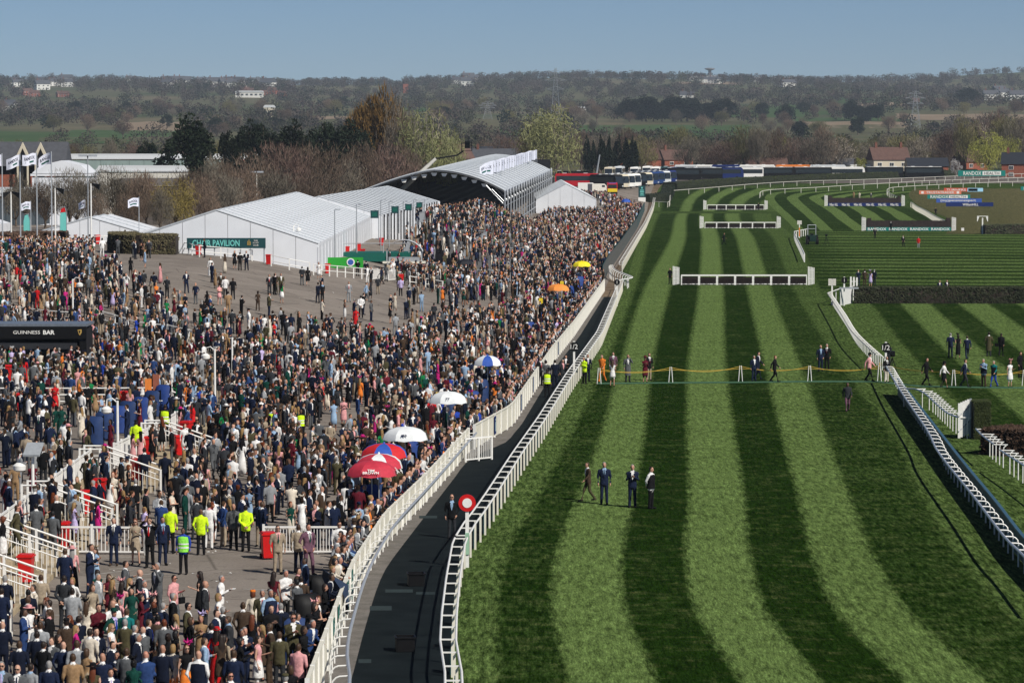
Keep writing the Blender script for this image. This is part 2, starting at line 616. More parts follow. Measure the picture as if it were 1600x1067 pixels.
LADDER = [(60, -1.8), (93, -1.8), (100, -2.1), (106, -2.17), (115, -2.2), (125, -2.16), (130, -1.93), (136, -1.5), (143, -1.06), (161, 0),
          (182, 1.35), (217, 3.4), (265, 6.5), (364, 11.3), (392, 12.4), (420, 13.0), (504, 17.4), (635, 24.3), (858, 35.2), (900, 37.5), (1000, 44)]
def LX(Y): return lerp_tab(Y, LADDER)

# tarmac of the enclosure, with the raised mound and the platform
rows = []
Y = 84.0
ys = []
while Y < 1010:
    ys.append(Y); Y += 3.0 if Y < 460 else 8.0
ys += [101.98, 103.02]
ys.sort()
for Y in ys:
    ex, fx = EX(Y), FX(Y) - .02
    rows.append((Y, [ex - 90, ex - 70, ex - 55] + [ex - k * 3 for k in range(16, 0, -1)] + [ex - .02, ex + .02] + [ex + (fx - ex) * k / 10 for k in range(1, 11)]))
sheet('tarmac', rows, TARMAC, 0, sub=1e9, smooth_rows=False)

# rubber horse walk beside the rail, its paved margin, and earth beyond the gap
def walk_left(Y): return lerp_tab(Y, [(80, -4.7), (100, -4.68), (110, -4.75), (124, -4.75), (132, -4.35), (146, -3.55), (172, -2.05), (178, -.5), (190, .45), (245, 3.3), (280, 5.5), (352, 9.4), (356, 9.6)])
ys = list(range(84, 352, 6)) + [352]
sheet('horse_walk', [(Y, [walk_left(Y), LX(Y) + .25]) for Y in ys], RUBBER, .012, sub=3)
sheet('walk_paving', [(Y, [FX(Y) - .05, walk_left(Y)]) for Y in ys], PAVING, .006, sub=3)
sheet('rail_verge_earth', [(Y, [FX(Y) - .05, LX(Y) + .3]) for Y in list(range(352, 1000, 12))], EARTH, .004, sub=6)

# infield: one base sheet, the mown pieces laid on it
sheet('infield_turf', [(Y, [LX(Y) + .28, LX(Y) + 25, LX(Y) + 60, 150, 420]) for Y in list(range(84, 800, 40)) + list(range(800, 1020, 10))], TURF, 0.0, [.30] * 5, sub=20)

def striped(name, stations, vals, zoff, first, last=None):
    """stations: (Y, bounds); vals: one value per stripe (len(bounds)-1), soft 0.15 m edges"""
    rr, sv = [], []
    e = .17
    for Y, b in stations:
        xs = []
        for i, x in enumerate(b):
            if i == 0: xs.append(x)
            elif i == len(b) - 1: xs.append(x)
            else: xs += [x - e * (1 + Y / 500), x + e * (1 + Y / 500)]
        rr.append((Y, xs))
    for i, v in enumerate(vals): sv += [v, v]
    return sheet(name, rr, TURF, zoff, sv, sub=2.5)

ST = [(84, [1.9, 4.4, 6.9, 9.2, 11.7, 14.0, 17.2]), (100, [1.7, 4.2, 6.65, 8.95, 11.4, 13.75, 17.0]), (114, [1.38, 3.8, 6.2, 8.5, 10.85, 13.25, 16.5]), (130, [1.68, 4.15, 6.6, 9.0, 11.4, 13.7, 16.9]),
      (150, [2.8, 5.25, 7.75, 10.15, 12.55, 14.8, 18.0]), (181, [4.6, 6.9, 9.25, 11.75, 14.3, 16.6, 20.2]), (224, [6.7, 8.95, 11.4, 14.0, 16.75, 19.2, 22.3]), (352, [13.2, 15.9, 19.0, 21.6, 24.2, 26.7, 29.2]),
      (556, [25.4, 27.9, 30.6, 33.4, 36.3, 39.2, 42.3]), (800, [38.9, 41.3, 44.2, 47, 49.9, 53.2, 56.5]), (870, [44.0, 46.6, 49.8, 52.8, 56.2, 60, 64]),
      (925, [51, 54, 58, 62, 66, 71, 77])]
stat = []
for Y, b in ST:
    l = LX(Y) + .3
    r = lerp_tab(Y, [(84, 17.2), (121, 18.6), (140, 19.6), (174, 21.6), (238, 25.8), (335, 31.2), (400, 33.6), (556, 46), (800, 61), (870, 70), (925, 86)])
    stat.append((Y, [l, l + 1.0 + (b[0] - l) * .12] + b + [max(r, b[-1] + .8)]))
striped('course_turf', stat, [.55, .08, .92, .0, .95, .02, .85, .12, .45], .012, 0)

# steeplechase course beyond the second rail
CH = [(84, [19.5 + 2.75 * k for k in range(12)]), (130, [22.2 + 2.78 * k for k in range(12)]), (213, [27.2 + 2.85 * k for k in range(12)]), (251, [29.4 + 2.82 * k for k in range(12)]), (338, [35.2 + 2.85 * k for k in range(12)])]
for i, (Y, b) in enumerate(CH): b.insert(0, lerp_tab(Y, [(84, 17.3), (121, 18.7), (140, 19.7), (174, 21.7), (238, 25.9), (338, 31.5)]))
striped('chase_turf', CH, [.5] + [.05, .8] * 5 + [.05], .016, 0)

# infield cut across, in fine uneven bands
rows, sv = [], []
Y, k = 372.0, 0
r2 = random.Random(3)
vals = []
while Y < 640:
    w = r2.uniform(4.2, 7.8) * (1 if k % 2 else .85) * (Y / 430)
    v = r2.uniform(.45, .68) if k % 2 else r2.uniform(.0, .12)
    for yy in (Y + .5, Y + w - .5):
        rows.append([(x, yy - .22 * (x - 36) + 1.5 * math.sin(x * .11)) for x in (33.5 + (Y - 372) * .072, 40 + (Y - 372) * .07, 52 + (Y - 372) * .05, 66, 84, 110, 150)])
        vals.append(v)
    Y += w; k += 1
nc = 7
o = sheet('cross_cut_turf', rows, TURF, .02, None, sub=1e9, smooth_rows=False)
a = o.data.attributes.new('stripe', 'FLOAT', 'POINT')
a.data.foreach_set('value', [vals[i // nc] * (1 if i % nc else .35) for i in range(len(vals) * nc)])

# the far bend of the chase course
def bend(rowspx, vals, name, zoff):
    rr = []
    for v, us in rowspx:
        pts = []
        for i, u in enumerate(us):
            if i in (0, len(us) - 1): pts.append(GH(u, v).xy)
            else: pts += [GH(u - .7, v).xy, GH(u + .7, v).xy]
        rr.append(pts)
    sv = []
    for x in vals: sv += [x, x]
    return sheet(name, rr[::-1], TURF, zoff, sv, sub=6)
BEND = [(297.5, [1250, 1272, 1300, 1322, 1342, 1365, 1388, 1412, 1440, 1470, 1500]),
        (302, [1206, 1222, 1250, 1270, 1292, 1316, 1336, 1360, 1385, 1410, 1440]),
        (307.5, [1196, 1211, 1231, 1249, 1266, 1285, 1303, 1323, 1345, 1368, 1392]),
        (316, [1198, 1213, 1234, 1252, 1272, 1291, 1311, 1332, 1353, 1376, 1398]),
        (324, [1206, 1221, 1243, 1261, 1285, 1305, 1327, 1349, 1371, 1392, 1414]),
        (342.5, [1226, 1241, 1264, 1282, 1309, 1330, 1352, 1379, 1402, 1427, 1452]),
        (361, [1244, 1258, 1282, 1302, 1335, 1356, 1380, 1408, 1434, 1462, 1490])]
bend(BEND, [.75, .05, .8, .08, .85, .05, .85, .05, .8, .1], 'far_bend_turf', .03)

# rough ground inside the bend
rp = [[GH(u, v).xy for u in us] for v, us in [(366, [1478, 1520, 1560, 1610, 1680]), (345, [1486, 1520, 1560, 1610, 1680]), (330, [1452, 1500, 1550, 1610, 1680]), (316, [1428, 1480, 1540, 1610, 1680]), (303, [1420, 1470, 1530, 1610, 1680]), (295, [1430, 1480, 1530, 1600, 1690])]]
sheet('rough_grass_ground', rp, ROUGH, .04, [.45, .6, .5, .7, .5], sub=6)

# car park beyond the enclosure and the wide farmland behind
sheet('car_park', [(Y, [FX(min(Y, 1000)) - 130, FX(min(Y, 1000)) - 60, FX(min(Y, 1000)), 120, 240, 420]) for Y in list(range(985, 1220, 12))], CARPARK, .03, sub=20)
FY = [60, 400, 800, 960, 1000, 1100, 1200, 1300, 1400, 1500, 1700, 1900, 2100, 2300, 2600, 2900, 3200, 3600, 4000, 4500, 5000, 5500, 6000, 6500, 7000, 8000, 9500]
def far_raw(x, y): return (hgt(x, y) if y > 990 else 0) - (.6 if y > 990 else 1.1)
def far_h(x, y):
    """height on the farmland sheet itself (between its own rows and columns)"""
    for a, b in zip(FY, FY[1:]):
        if y <= b: break
    t = (y - a) / (b - a)
    k = x / (55 * (1 + y / 4000))
    i = math.floor(k); f = k - i
    def at(yy): w = 55 * (1 + yy / 4000); return far_raw(i * w, yy) * (1 - f) + far_raw((i + 1) * w, yy) * f
    return at(a) * (1 - t) + at(b) * t
sheet('farmland', [(Y, [k * 55 * (1 + Y / 4000) for k in range(-22, 23)]) for Y in FY], LAND, 0, sub=1e9, smooth_rows=False, hfun=far_raw)

def field(name, u0, u1, v0, v1, m):
    """a field on the rising ground, between two sight lines"""
    rr = []
    n = 6
    for j in range(n + 1):
        v = v1 + (v0 - v1) * j / n
        rr.append([GH(u0 + (u1 - u0) * i / 10 + rnd.uniform(-2, 2), v + .6 * math.sin(i + u0)).xy for i in range(11)])
    sheet(name, rr, m, .35, sub=40, smooth_rows=False, hfun=far_h)
for q in [(-40, 210, 205, 224, FIELD_G), (110, 290, 203, 215, FIELD_G), (195, 282, 190, 204, FIELD_B), (330, 640, 186, 199, FIELD_D), (470, 560, 181, 186, FIELD_B),
          (905, 1170, 195, 214, FIELD_G), (930, 1310, 212, 226, FIELD_G), (975, 1240, 184, 192, FIELD_D), (1140, 1255, 165, 183, FIELD_G), (1250, 1420, 190, 200, FIELD_B),
          (1180, 1480, 195, 208, FIELD_D), (1040, 1200, 150, 154, FIELD_D), (1280, 1460, 152, 160, FIELD_G), (1400, 1640, 178, 187, FIELD_B), (780, 830, 200, 212, FIELD_G), (1200, 1300, 150, 158, FIELD_D), (1040, 1180, 186, 190, FIELD_B), (1250, 1330, 174, 180, FIELD_G), (700, 860, 150, 156, FIELD_D), (600, 720, 168, 174, FIELD_G), (20, 200, 176, 184, FIELD_D), (450, 560, 196, 204, FIELD_G), (1330, 1420, 160, 166, FIELD_B), (1180, 1420, 184, 189, FIELD_G), (60, 300, 214, 222, FIELD_D), (1060, 1160, 128, 131, FIELD_B)]:
    field('field', *q)

# pale repair pieces in the matting
mb = MB()
for u0, u1, v0, v1 in [(578, 612, 947, 954), (602, 645, 921, 926), (650, 680, 925, 929), (655, 683, 806, 810), (560, 580, 1030, 1036)]:
    mb.quad(*[G(u, v) + Vector((0, 0, .018)) for u, v in ((u0, v1), (u1, v1), (u1, v0), (u0, v0))])
struct('matting_patch', mb, mat('worn_rubber', (.030, .042, .044), .8, spec=.05), fix=False)

# painted bay lines on the tarmac
mb = MB()
def ln(a, b, w=.09):
    p, q = G(*a), G(*b)
    d = (q - p).normalized(); s_ = Vector((-d.y, d.x, 0)) * w / 2
    up = Vector((0, 0, .008))
    mb.quad(p - s_ + up, q - s_ + up, q + s_ + up, p + s_ + up)
for a, b in [((48, 938), (180, 939)), ((95, 951), (230, 953)), ((75, 968), (200, 958)), ((90, 977), (190, 966)), ((60, 992), (120, 991)), ((130, 924), (236, 926)),
             ((150, 915), (238, 905)), ((152, 905), (240, 896)), ((170, 889), (236, 886)), ((150, 897), (210, 890)), ((20, 1007), (60, 1007)), ((165, 937), (260, 936)),
             ((50, 960), (100, 961)), ((100, 930), (140, 938)), ((165, 872), (232, 870)), ((380, 920), (470, 922))]:
    ln(a, b)
struct('bay_lines', mb, mat('worn_line_paint', (.42, .40, .36), .8, var=.25, scale=3), fix=False)

# ------------------------------------------------------------------ fences and rails
def along(pts, step):
    """(mid point, length, angle) of each bay"""
    P = resample(pts, step)
    return P, [((a + b) / 2, (b - a).length, math.atan2((b - a).y, (b - a).x), b.z - a.z) for a, b in zip(P, P[1:])]

def tabpath(fun, y0, y1, dx=0.0, n=60):
    return [Vector((fun(y0 + (y1 - y0) * k / n) + dx, y0 + (y1 - y0) * k / n, 0)) for k in range(n + 1)]

def board_panel_mesh(L, h, mt, nb, gap=.012, name='board_panel', capped=True):
    m = MB()
    w = L / nb
    for k in range(nb):
        m.box((-L / 2 + w * (k + .5), rnd.uniform(-.004, .004), h / 2 + .04), (w - gap, .025, h - .02 - rnd.uniform(0, .012)))
    m.box((0, .035, h * .25), (L, .04, .08)); m.box((0, .035, h * .8), (L, .04, .08))
    if capped: m.box((0, 0, h + .06), (L, .11, .05))
    return m.mesh(name, mt)

def panel_fence(name, label, pts, step, panel, post, cat='fence', group=None, z=None):
    P, bays = along(pts, step)
    root = thing(name, label, cat, (P[0].x, P[0].y, hgt(P[0].x - .3, P[0].y) if z is None else z), group=group)
    b0 = root.location
    for (mid, L, ang, dz) in bays:
        zz = (hgt(mid.x - .3, mid.y) if z is None else z) - b0.z
        o = link(panel.name, panel, root, (mid.x - b0.x, mid.y - b0.y, zz), ang, (L / step, 1, 1))
        if panel.get('stuff'): o['kind'] = 'stuff'
    for p in P:
        zz = (hgt(p.x - .3, p.y) if z is None else z) - b0.z
        link(post.name, post, root, (p.x - b0.x, p.y - b0.y, zz), bays[0][2])
    return root

STEP = 2.4
bpanel = board_panel_mesh(STEP, 1.18, CREAM, 14)
m = MB(); m.box((0, 0, .64), (.13, .13, 1.28)); bpost = m.mesh('post', WHITE)
panel_fence('boundary_fence', 'cream boarded fence holding the crowd back from the dark horse walk, below the umbrellas', tabpath(FX, 92, 174), STEP, bpanel, bpost)
panel_fence('boundary_fence', 'cream boarded fence with narrow navy signs running up to the furlong pole gap', tabpath(FX, 176, 366), STEP, bpanel, bpost)

def picket_mesh(L, h, name='bar_panel', sp=.14, mt=None, bar=.03):
    m = MB()
    n = int(L / sp)
    for k in range(n):
        m.box((-L / 2 + L * (k + .5) / n, 0, h / 2), (bar, bar, h - .16))
    m.box((0, 0, h), (L, .07, .07)); m.box((0, 0, .12), (L, .05, .06))
    me = m.mesh(name, mt or WHITE)
    me['stuff'] = 1
    return me
pk = picket_mesh(2.0, 1.05)
m = MB(); m.box((0, 0, .58), (.09, .09, 1.16)); pkpost = m.mesh('post', WHITE)
# cross gate in the boundary fence
panel_fence('picket_gate', 'short white barred gate set square across the cream boundary fence', [G(727, 722), G(768, 718)], 1.05, picket_mesh(1.05, 1.15), pkpost, 'gate')
panel_fence('picket_barrier', 'long white barred barrier closing off the open tarmac behind the yellow-jacketed stewards', [G(58, 866), G(150, 866), G(228, 867)], 2.0, pk, pkpost, 'barrier')
panel_fence('picket_barrier', 'white barred barrier running from the red bin to the cream boundary fence', [G(412, 866), G(470, 866), G(546, 866)], 2.0, pk, pkpost, 'barrier')

def hoop_mesh(reach, h, r, name='hoop', n=6):
    """post that rises, bends over and carries the rail: foot at 0, rail at -reach in x"""
    m = MB()
    pts = [(0, 0, 0), (0, 0, h - .28)] + [(-.26 + .26 * math.cos(a), 0, h - .28 + .26 * math.sin(a)) for a in (.5, 1.0, 1.4)] + [(-reach, 0, h - .01)]
    m.path(pts, r, n)
    return m.mesh(name, WHITE, True)

def hoop_rail(name, label, pts, step, reach, h, rr, pr, side=1, railmat=None, group=None, railw=None):
    P = resample(pts, step)
    b0 = Vector((P[0].x, P[0].y, hgt(P[0].x + .5, P[0].y)))
    root = thing(name, label, 'rail', b0, group=group)
    rail = MB()
    rail.path([(p.x - b0.x, p.y - b0.y, hgt(p.x + .5, p.y) - b0.z + h) for p in P], rr, 7)
    link('rail', rail.mesh('rail', railmat or GREYRAIL, True), root)
    hm = hoop_mesh(reach, h, pr)
    for i, p in enumerate(P):
        a, b = P[max(i - 1, 0)], P[min(i + 1, len(P) - 1)]
        ang = math.atan2((b - a).y, (b - a).x) - math.pi / 2
        nx, ny = math.cos(ang), math.sin(ang)
        fx_, fy_ = p.x + nx * reach * side, p.y + ny * reach * side
        link('hoop', hm, root, (fx_ - b0.x, fy_ - b0.y, hgt(fx_ + .3, fy_) - b0.z), ang + (0 if side > 0 else math.pi))
    return root

HR = [(-4.3, 88), (-4.4, 93), (-4.7, 97.7), (-4.85, 103.5), (-4.9, 115.7), (-4.65, 126.6), (-4.3, 134), (-3.3, 149), (-1.8, 173)]
hoop_rail('hooped_rail', 'pale grey rail on bent white hoops between the cream fence and the dark walk', smooth_path([(x, y, 0) for x, y in HR], 1.0), 1.9, .5, 1.1, .05, .026, -1)
RR = [(17.6, 112), (18.0, 121), (18.15, 126.6), (18.9, 140), (20.0, 161), (21.0, 174), (22.8, 202), (24.35, 224)]
hoop_rail('hooped_rail', 'white hooped running rail in front of the dark teal hoarding', smooth_path([(x, y, 0) for x, y in RR], 1.0), 2.1, .55, 1.15, .055, .032, 1)
RR2 = [(25.0, 236), (26.2, 265), (28.2, 296), (30.4, 331), (30.7, 335)]
hoop_rail('hooped_rail', 'white hooped running rail from the rope crossing up to the big brush fence', smooth_path([(x, y, 0) for x, y in RR2], 1.0), 1.8, .5, 1.15, .05, .03, 1, DIRTYW)
mb = MB(); root = thing('end_rail', 'single white rail turning in from the course to the white canvas wing', 'rail', G(1293, 476))
part('rail', MB().path([(G(1293, 458, 1.15)), G(1313, 451, 1.2)], .05), WHITE, root, root.location)
part('post', MB().tube(G(1306, 471), G(1306, 471) + Vector((0, 0, 1.2)), .05), WHITE, root, root.location)

def pxpath(pts, up, step):
    q = [GH(u, v, up) for u, v in pts]
    return smooth_path([(p.x, p.y, 0) for p in q], step)
chute = [G(u, v, 1.15) for u, v in [(1404, 606), (1421, 606), (1437, 610), (1447, 616), (1462, 630), (1480, 645), (1497, 652)]]
hoop_rail('hooped_rail', 'curved grey-topped rail on white hoops leading up to the white sheeted gate', smooth_path([(p.x, p.y, 0) for p in chute], .6), 1.6, -.5, 1.15, .045, .03, 1)
c2 = [G(u, v, 1.15) for u, v in [(1525, 670), (1536, 681), (1553, 694)]]
hoop_rail('hooped_rail', 'short grey-topped rail on white hoops below the clipped square bush', smooth_path([(p.x, p.y, 0) for p in c2], .6), 1.45, -.45, 1.15, .045, .03, 1)
c3 = [G(u, v, 1.15) for u, v in [(1563, 703), (1578, 713), (1600, 727), (1640, 755)]]
hoop_rail('hooped_rail', 'grey-topped rail on white hoops passing the heap of cut brushwood', smooth_path([(p.x, p.y, 0) for p in c3], .6), 1.5, -.45, 1.15, .045, .03, 1)

# the double rail like a ladder along the edge of the turf
def ladder_rail(label, y0, y1, step):
    a = tabpath(LX, y0, y1)
    P = resample(a, step)
    b0 = Vector((P[0].x, P[0].y, 0))
    root = thing('double_rail', label, 'rail', b0)
    for nm, off in (('inner_rail', 0.0), ('outer_rail', .46)):
        m = MB(); m.path([(p.x + off - b0.x, p.y - b0.y, hgt(p.x + 2, p.y) + 1.15) for p in resample(a, 2.0)], .037, 7)
        link(nm, m.mesh(nm, WHITE, True), root)
    m = MB(); m.box((.23, 0, 1.13), (.46, .065, .04)); rung = m.mesh('rung', WHITE)
    m = MB(); m.box((.36, 0, .56), (.08, .06, 1.12)); post_ = m.mesh('post', CREAM)
    m = MB(); m.box((.30, .75, .36), (.045, .55, .70)); gb = m.mesh('green_board_and_shade', DTEAL)  # dark slab added in place of the shadow behind the posts
    for i, p in enumerate(P):
        z = hgt(p.x + 2, p.y)
        link('rung', rung, root, (p.x - b0.x, p.y - b0.y, z))
        link('post', post_, root, (p.x - b0.x, p.y - b0.y, z))
        if i % 2 == 0 and i < len(P) - 1: link('green_board_and_shade', gb, root, (p.x - b0.x, p.y - b0.y, z))
    return root
ladder_rail('white double rail like a ladder on the camera side of the red finish disc', 90, 126.2, 2.6)
ladder_rail('long white double rail like a ladder from the finish disc to the bend', 127.2, 366, 2.5)
j = [Vector((11.4, 367, 0)), Vector((12.9, 372, 0)), Vector((13.0, 378, 0)), Vector((11.9, 396, 0)), Vector((12.0, 412, 0))]
hoop_rail('hooped_rail', 'tight white hooped rail kinking out beside the furlong pole', smooth_path(j, .8), 2.6, .45, 1.15, .06, .05, -1, WHITE)
ladder_rail('distant white double rail between the packed far crowd and the course', 414, 850, 5.0)

# steel mesh fence behind the far crowd
m = MB()
for k in range(10): m.tube((-2 + 4 * (k + .5) / 10, 0, .05), (-2 + 4 * (k + .5) / 10, 0, 1.9), .02, n=4)
m.box((0, 0, 1.9), (4, .05, .05)); m.box((0, 0, .1), (4, .05, .05)); m.box((0, .02, 1.0), (3.98, .01, 1.7))
mesh_p = m.mesh('mesh_panel', mat('dark_mesh', (.10, .085, .078), .7)); 
m = MB(); m.tube((0, 0, 0), (0, 0, 2.1), .05); mesh_post = m.mesh('post', DTEAL)
panel_fence('mesh_fence', 'dark mesh fence between the far crowd and the white double rail', tabpath(FX, 388, 800, -.6), 4.0, mesh_p, mesh_post)

# far rails and hedge round the bend
def post_rail(label, pts, step, h=1.25, r=.075, mt=None, square=True):
    P = resample(pts, step)
    b0 = Vector((P[0].x, P[0].y, hgt(P[0].x + 14, P[0].y)))
    root = thing('running_rail', label, 'rail', b0)
    link('rail', MB().path([(p.x - b0.x, p.y - b0.y, hgt(p.x + 14, p.y) - b0.z + h) for p in P], r, 6).mesh('rail', mt or DIRTYW), root)
    m = MB(); m.box((0, 0, h / 2), (.13, .13, h)); pm = m.mesh('post', mt or DIRTYW)
    for p in P: link('post', pm, root, (p.x - b0.x, p.y - b0.y, hgt(p.x + 14, p.y) - b0.z))
    return root
post_rail('white rail round the outside of the far bend, in front of the clipped hedge', pxpath([(1051, 298), (1120, 292.5), (1200, 286), (1300, 282), (1400, 279), (1500, 275), (1620, 271)], 1.25, 3), 8.0)
post_rail('short white rail closing the corner of the far hedge', pxpath([(1021, 314.5), (1044, 316), (1047, 306), (1051, 298)], 1.25, 2), 4.0)
post_rail('middle white hooped rail of the three round the far bend', pxpath([(1187, 302), (1200, 297), (1275, 293), (1350, 288.2), (1400, 285.6), (1500, 281), (1620, 277)], 1.25, 3), 6.0)
post_rail('innermost white rail of the bend curling round the sponsor boards', pxpath([(1408, 310), (1394, 304), (1386, 298), (1389, 294.5), (1400, 292.5), (1450, 289.5), (1500, 287), (1620, 283)], 1.25, 3), 5.5)
post_rail('cream rail curving down to the wing of the teal bannered fence', pxpath([(1423, 316), (1428, 319), (1445, 328), (1462, 338), (1482, 347)], 1.25, 3), 3.0, mt=CREAM)
post_rail('white rail on the turf beside the dark green tractor', pxpath([(1241, 362), (1243, 368), (1250, 382), (1257, 397)], 1.1, 2), 2.6, 1.1, mt=WHITE)
post_rail('second white rail close beside the tractor, ending in a white wing', pxpath([(1241, 362), (1262, 358)], 1.1, 2), 3.0, 1.1, mt=WHITE)

def leafy_box(mb, pts, w, h, n, size, rn, zf=None, m=1):
    """core of a hedge along pts plus many small leaves proud of it"""
    zf = zf or (lambda x, y: hgt(x, y))
    P = resample([Vector((p.x, p.y, 0)) for p in pts], 1.6)
    vv, ff = [], []
    for i, p in enumerate(P):
        a, b = P[max(i - 1, 0)], P[min(i + 1, len(P) - 1)]
        d = (b - a); d.z = 0; d.normalize(); s_ = Vector((-d.y, d.x, 0))
        z = zf(p.x, p.y)
        for q, zz in ((-1, 0), (-1, .55), (-.86, 1), (.86, 1), (1, .55), (1, 0)):
            x = p + s_ * (q * w / 2 * rn.uniform(.88, 1.05))
            vv.append((x.x, x.y, z + zz * h * rn.uniform(.93, 1.04)))
    for i in range(len(P) - 1):
        for k in range(5): ff.append((i * 6 + k, i * 6 + k + 1, (i + 1) * 6 + k + 1, (i + 1) * 6 + k))
    ff.append((0, 1, 2, 3, 4, 5)); e = (len(P) - 1) * 6; ff.append((e + 5, e + 4, e + 3, e + 2, e + 1, e))
    mb.add(vv, ff, 0)
    leaves = MB()
    for _ in range(n):
        i = rn.randrange(len(P) - 1); t = rn.random()
        p = P[i].lerp(P[i + 1], t)
        d = (P[i + 1] - P[i]); d.z = 0; d.normalize(); s_ = Vector((-d.y, d.x, 0))
        z = zf(p.x, p.y)
        if rn.random() < .4: q, zz = rn.uniform(-1, 1), 1.0
        else: q, zz = rn.choice((-1, 1)), rn.random()
        c = p + s_ * (q * w / 2 * (1.0 if zz < .7 else .95)) + Vector((0, 0, z + zz * h))
        ax = Vector((rn.gauss(0, 1), rn.gauss(0, 1), rn.gauss(0, 1))).normalized()
        bx = ax.orthogonal().normalized()
        sz = size * rn.uniform(.6, 1.4)
        leaves.add([c - ax * sz, c + bx * sz * .5, c + ax * sz, c - bx * sz * .5], [(0, 1, 2, 3)])
    return leaves

def hedge(label, pts, w, h, n, size, mt, core, seed=1, cat='hedge', zf=None, name='hedge'):
    rn = random.Random(seed)
    p0 = Vector((pts[0].x, pts[0].y, (zf or hgt)(pts[0].x, pts[0].y)))
    root = thing(name, label, cat, p0)
    mb = MB()
    lv = leafy_box(mb, pts, w, h, n, size, rn, zf)
    part('woody_core', mb, core, root, p0)
    part('foliage', lv, mt, root, p0, kind='stuff')
    return root
def leaf_mat(name, a, b, tr=0.15):
    m, nt, bs = nodes_mat(name)
    pos = N(nt, 'ShaderNodeNewGeometry')
    oi = N(nt, 'ShaderNodeObjectInfo')
    r = pos.outputs['Random Per Island']
    nz = noise(nt, pos.outputs['Position'], .35, 3)
    f = math2(nt, 'ADD', rng(nt, r, 0, 1, 0, .6), rng(nt, nz, .3, .7, 0, .4))
    c = mixc(nt, f, a, b)
    g = rng(nt, oi.outputs['Random'], 0, 1, .62, 1.3)
    gv = N(nt, 'ShaderNodeCombineColor')
    for i in range(3): nt.links.new(g, gv.inputs[i])
    c = mixc(nt, 1.0, c, gv.outputs[0], 'MULTIPLY')
    nt.links.new(c, bs.inputs['Base Color'])
    bs.inputs['Roughness'].default_value = .75
    bs.inputs['Specular IOR Level'].default_value = .15
    return m
LEAF_HEDGE = leaf_mat('hedge_leaf', (.022, .036, .012), (.07, .085, .028))
LEAF_DARK = leaf_mat('dark_leaf', (.004, .009, .005), (.019, .029, .014))
LEAF_BROWN = leaf_mat('brown_brush', (.035, .022, .018), (.14, .085, .055))
LEAF_GREY = leaf_mat('grey_brush', (.012, .020, .009), (.070, .076, .042))
CORE = mat('hedge_core', (.016, .020, .009), .95, var=.3)
CORE_B = mat('brush_core', (.030, .022, .018), .95, var=.3)

hz = lambda x, y: hgt(x + 20, y)
hedge('long clipped hedge behind the white rail of the far bend, below the coaches', pxpath([(1046, 292), (1120, 287), (1200, 282.5), (1300, 278), (1400, 274.5), (1500, 270.5), (1640, 266)], 1.0, 4), 5.0, 2.1, 9000, .22, LEAF_HEDGE, CORE, 3, zf=hz)
hedge('dark clipped hedge corner where the far rail turns', [GH(1008, 316), GH(1040, 313), GH(1046, 300)], 3.0, 1.9, 1500, .2, LEAF_DARK, CORE, 4, zf=hz)
hedge('square clipped dark bush behind the white sheeted gate', [G(1519, 685), G(1545, 685)], 1.5, 2.0, 6500, .07, LEAF_HEDGE, CORE, 5, 'bush', name='bush')
hedge('heap of cut brown brushwood beside the clipped square bush', [G(1556, 708), G(1582, 710), G(1625, 712)], 2.6, 1.3, 4200, .16, LEAF_BROWN, CORE_B, 6, 'brushwood', name='brushwood_heap')
hedge('big dark spruce-topped steeplechase fence across the course behind the canvas wing', [G(1335, 474), G(1640, 474)], 1.5, 1.55, 9000, .17, LEAF_GREY, CORE_B, 7, 'fence', name='brush_fence')
hedge('dark unbannered brush fence beyond the fine striped turf', [GH(1536, 366), GH(1660, 365)], 2.0, 1.6, 2500, .2, LEAF_GREY, CORE_B, 8, 'fence', name='brush_fence')
